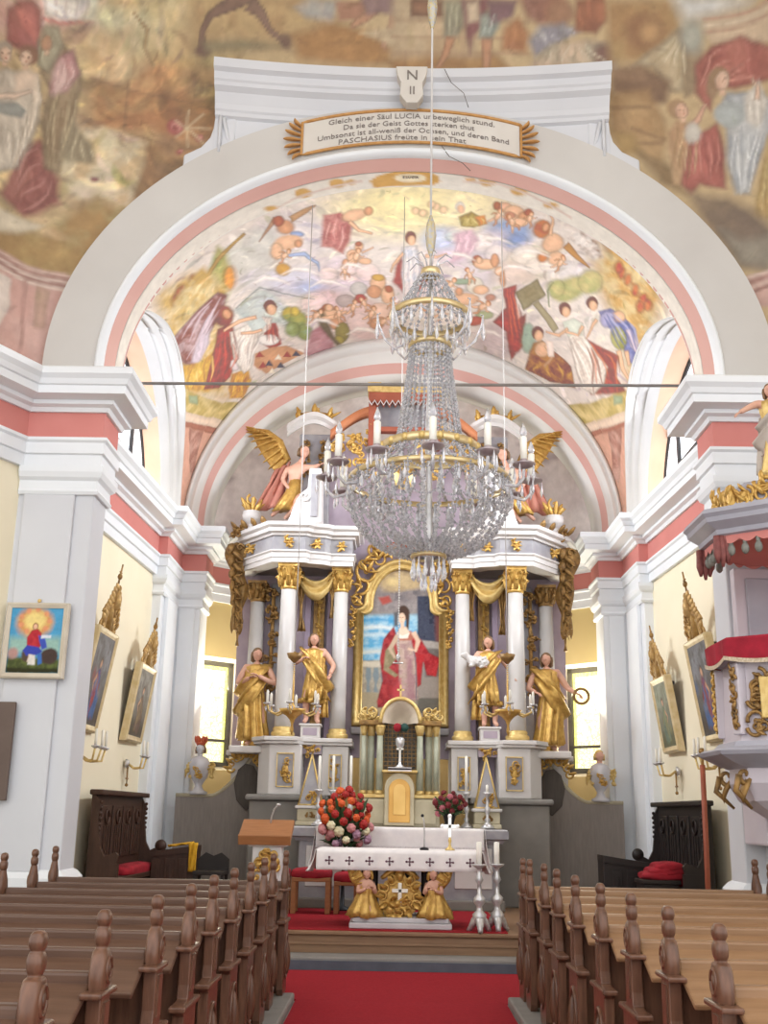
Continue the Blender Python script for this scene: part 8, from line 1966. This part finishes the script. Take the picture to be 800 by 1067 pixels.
for z_i in range(3):
    ring = []
    for k in range(160):
        a = 2 * PI * k / 160; m = (a - PI / 8) % (PI / 4) - PI / 8; R = .885 * cos(PI / 8) / cos(m); ring.append((PC.x + R * cos(a), PC.y + .8 * R * sin(a), 3.87 - (.06 + .035 * abs(sin(k * PI / 5))) * z_i / 2))
    rings.append(ring)
b.loft(rings, True, False).build('lambrequin', M_pink, t)
for k in range(40):
    a = 2 * PI * k / 40; m = (a - PI / 8) % (PI / 4) - PI / 8; R = .86 * cos(PI / 8) / cos(m)
    if sin(a) > .6: continue
    p_ = Vector((PC.x + R * cos(a), PC.y + .8 * R * sin(a), 3.72)); MB().ball(p_, (.035, .035, .05), 8, 6).tube([p_ + Vector((0, 0, .02)), p_ + Vector((0, 0, .1))], .02, 6).build('tassel', mat('grey_green_tassel', '8d8d86', .7, c2='6f6f68', scale=20), t)
for k in (3, 4, 5): 
    a = Vector(octa(.88, 3.75)[k]); g = MB()
    for i in range(3): g.tube([a + Vector((.04 * (i - 1), 0, .1)), a + Vector((.045 * (i - 1), -.01, -.06)), a + Vector((.04 * (i - 1), 0, -.14 - .03 * (i % 2)))], [.03, .035, .012], 6)
    g.build('corner_tassel', mat('russet_tassel', '8f5550', .7, c2='6e3e3c', scale=20), t)
ost([(.80, 4.09), (.78, 4.14), (.70, 4.22), (.66, 4.32), (.60, 4.36), (.3, 4.38)]).build('crown_drum', M_pulg, t)
vs = octa(.74, 0)
for k in range(8):
    a, b_ = Vector(vs[k]), Vector(vs[(k + 1) % 8]); mid = (a + b_) / 2; n = (mid - PC); n.z = 0; n.normalize(); d = (b_ - a).normalized()
    if n.y > .75: continue
    g = MB(); rr = random.Random(k)
    for i in range(8):
        q = mid + n * .02 + d * (rr.random() - .5) * .5 + Vector((0, 0, 4.13 + .2 * rr.random())); g.curl(q, .05 + .04 * rr.random(), 1.2, .02, (tuple(d), (0, 0, 1)), rr.random() * 6, hand=rr.choice((-1, 1))); g.leaf(q, q + d * (rr.random() - .5) * .2 + Vector((0, 0, .1)), n * .04, .03, .5)
    g.ball(a + Vector((0, 0, 4.2)), (.05, .05, .12), 8, 6); g.build('gilt_carving', M_gold, t)
q = Vector((3.22, 9.15, 4.37))
z_ = .78
t, W, p_ = statue('canopy_figure', 'carved figure with outstretched arm and pale gilt drape atop the pulpit canopy', tuple(q), .92,
    (((-.21, -.06, .74), (-.33, -.12, .66)), ((.18, -.03, .64), (.16, -.12, .56))), head=(-.4, .1), sway=.05, robe=M_goldp, cloak=mat('pale_stone_drape', 'bfb4aa', .6), group='pulpit figures', seed=5, cloak_side=1)
t['category'] = 'statue'
# ------------------------------------------------------------------ daylight
wd = bpy.data.worlds.new('daylight'); bpy.context.scene.world = wd; wd.use_nodes = True
bg = wd.node_tree.nodes['Background']; bg.inputs['Color'].default_value = (1, .99, .98, 1); bg.inputs['Strength'].default_value = 1.35
def window_light(name, loc, target, sx, sy, power, col, spread=1.3):
    l = bpy.data.lights.new(name, 'AREA'); l.shape = 'RECTANGLE'; l.size = sx; l.size_y = sy; l.energy = power; l.color = col
    l.spread = spread; o = bpy.data.objects.new(name, l); COL.objects.link(o); o.location = loc
    d = Vector(target) - Vector(loc); o.rotation_euler = d.to_track_quat('-Z', 'Y').to_euler(); return o
for s in (-1, 1):
    window_light('lunette_daylight', (s * 3.42, 13.2, 6.6), (-s * 2.6, 13.6, 5.2), 2.6, 1.0, 105, (.92, .96, 1), 2.2)
    window_light('apse_window_daylight', (s * 2.75, 17.1, 3.0), (s * .7, 15.4, 5.2), .8, 1.4, 58, (1, .96, .8), 2.8)
# ------------------------------------------------------------------ camera, view
sc = bpy.context.scene
cam = bpy.data.objects.new('camera', bpy.data.cameras.new('camera')); COL.objects.link(cam)
cam.data.sensor_fit = 'AUTO'; cam.data.sensor_width = 36; cam.data.lens = F_PX / 1067 * 36; cam.data.clip_start = .05
Rm = Matrix([[WM[i][0], WM[i][1], -WM[i][2]] for i in range(3)])
cam.matrix_world = Matrix.Translation((CAM_X, 0, CAM_H)) @ Rm.to_4x4()
sc.camera = cam
sc.view_settings.view_transform = 'Standard'; sc.view_settings.look = 'None'; sc.view_settings.gamma = 1
sc.view_settings.use_curve_mapping = False; sc.view_settings.exposure = 0.68
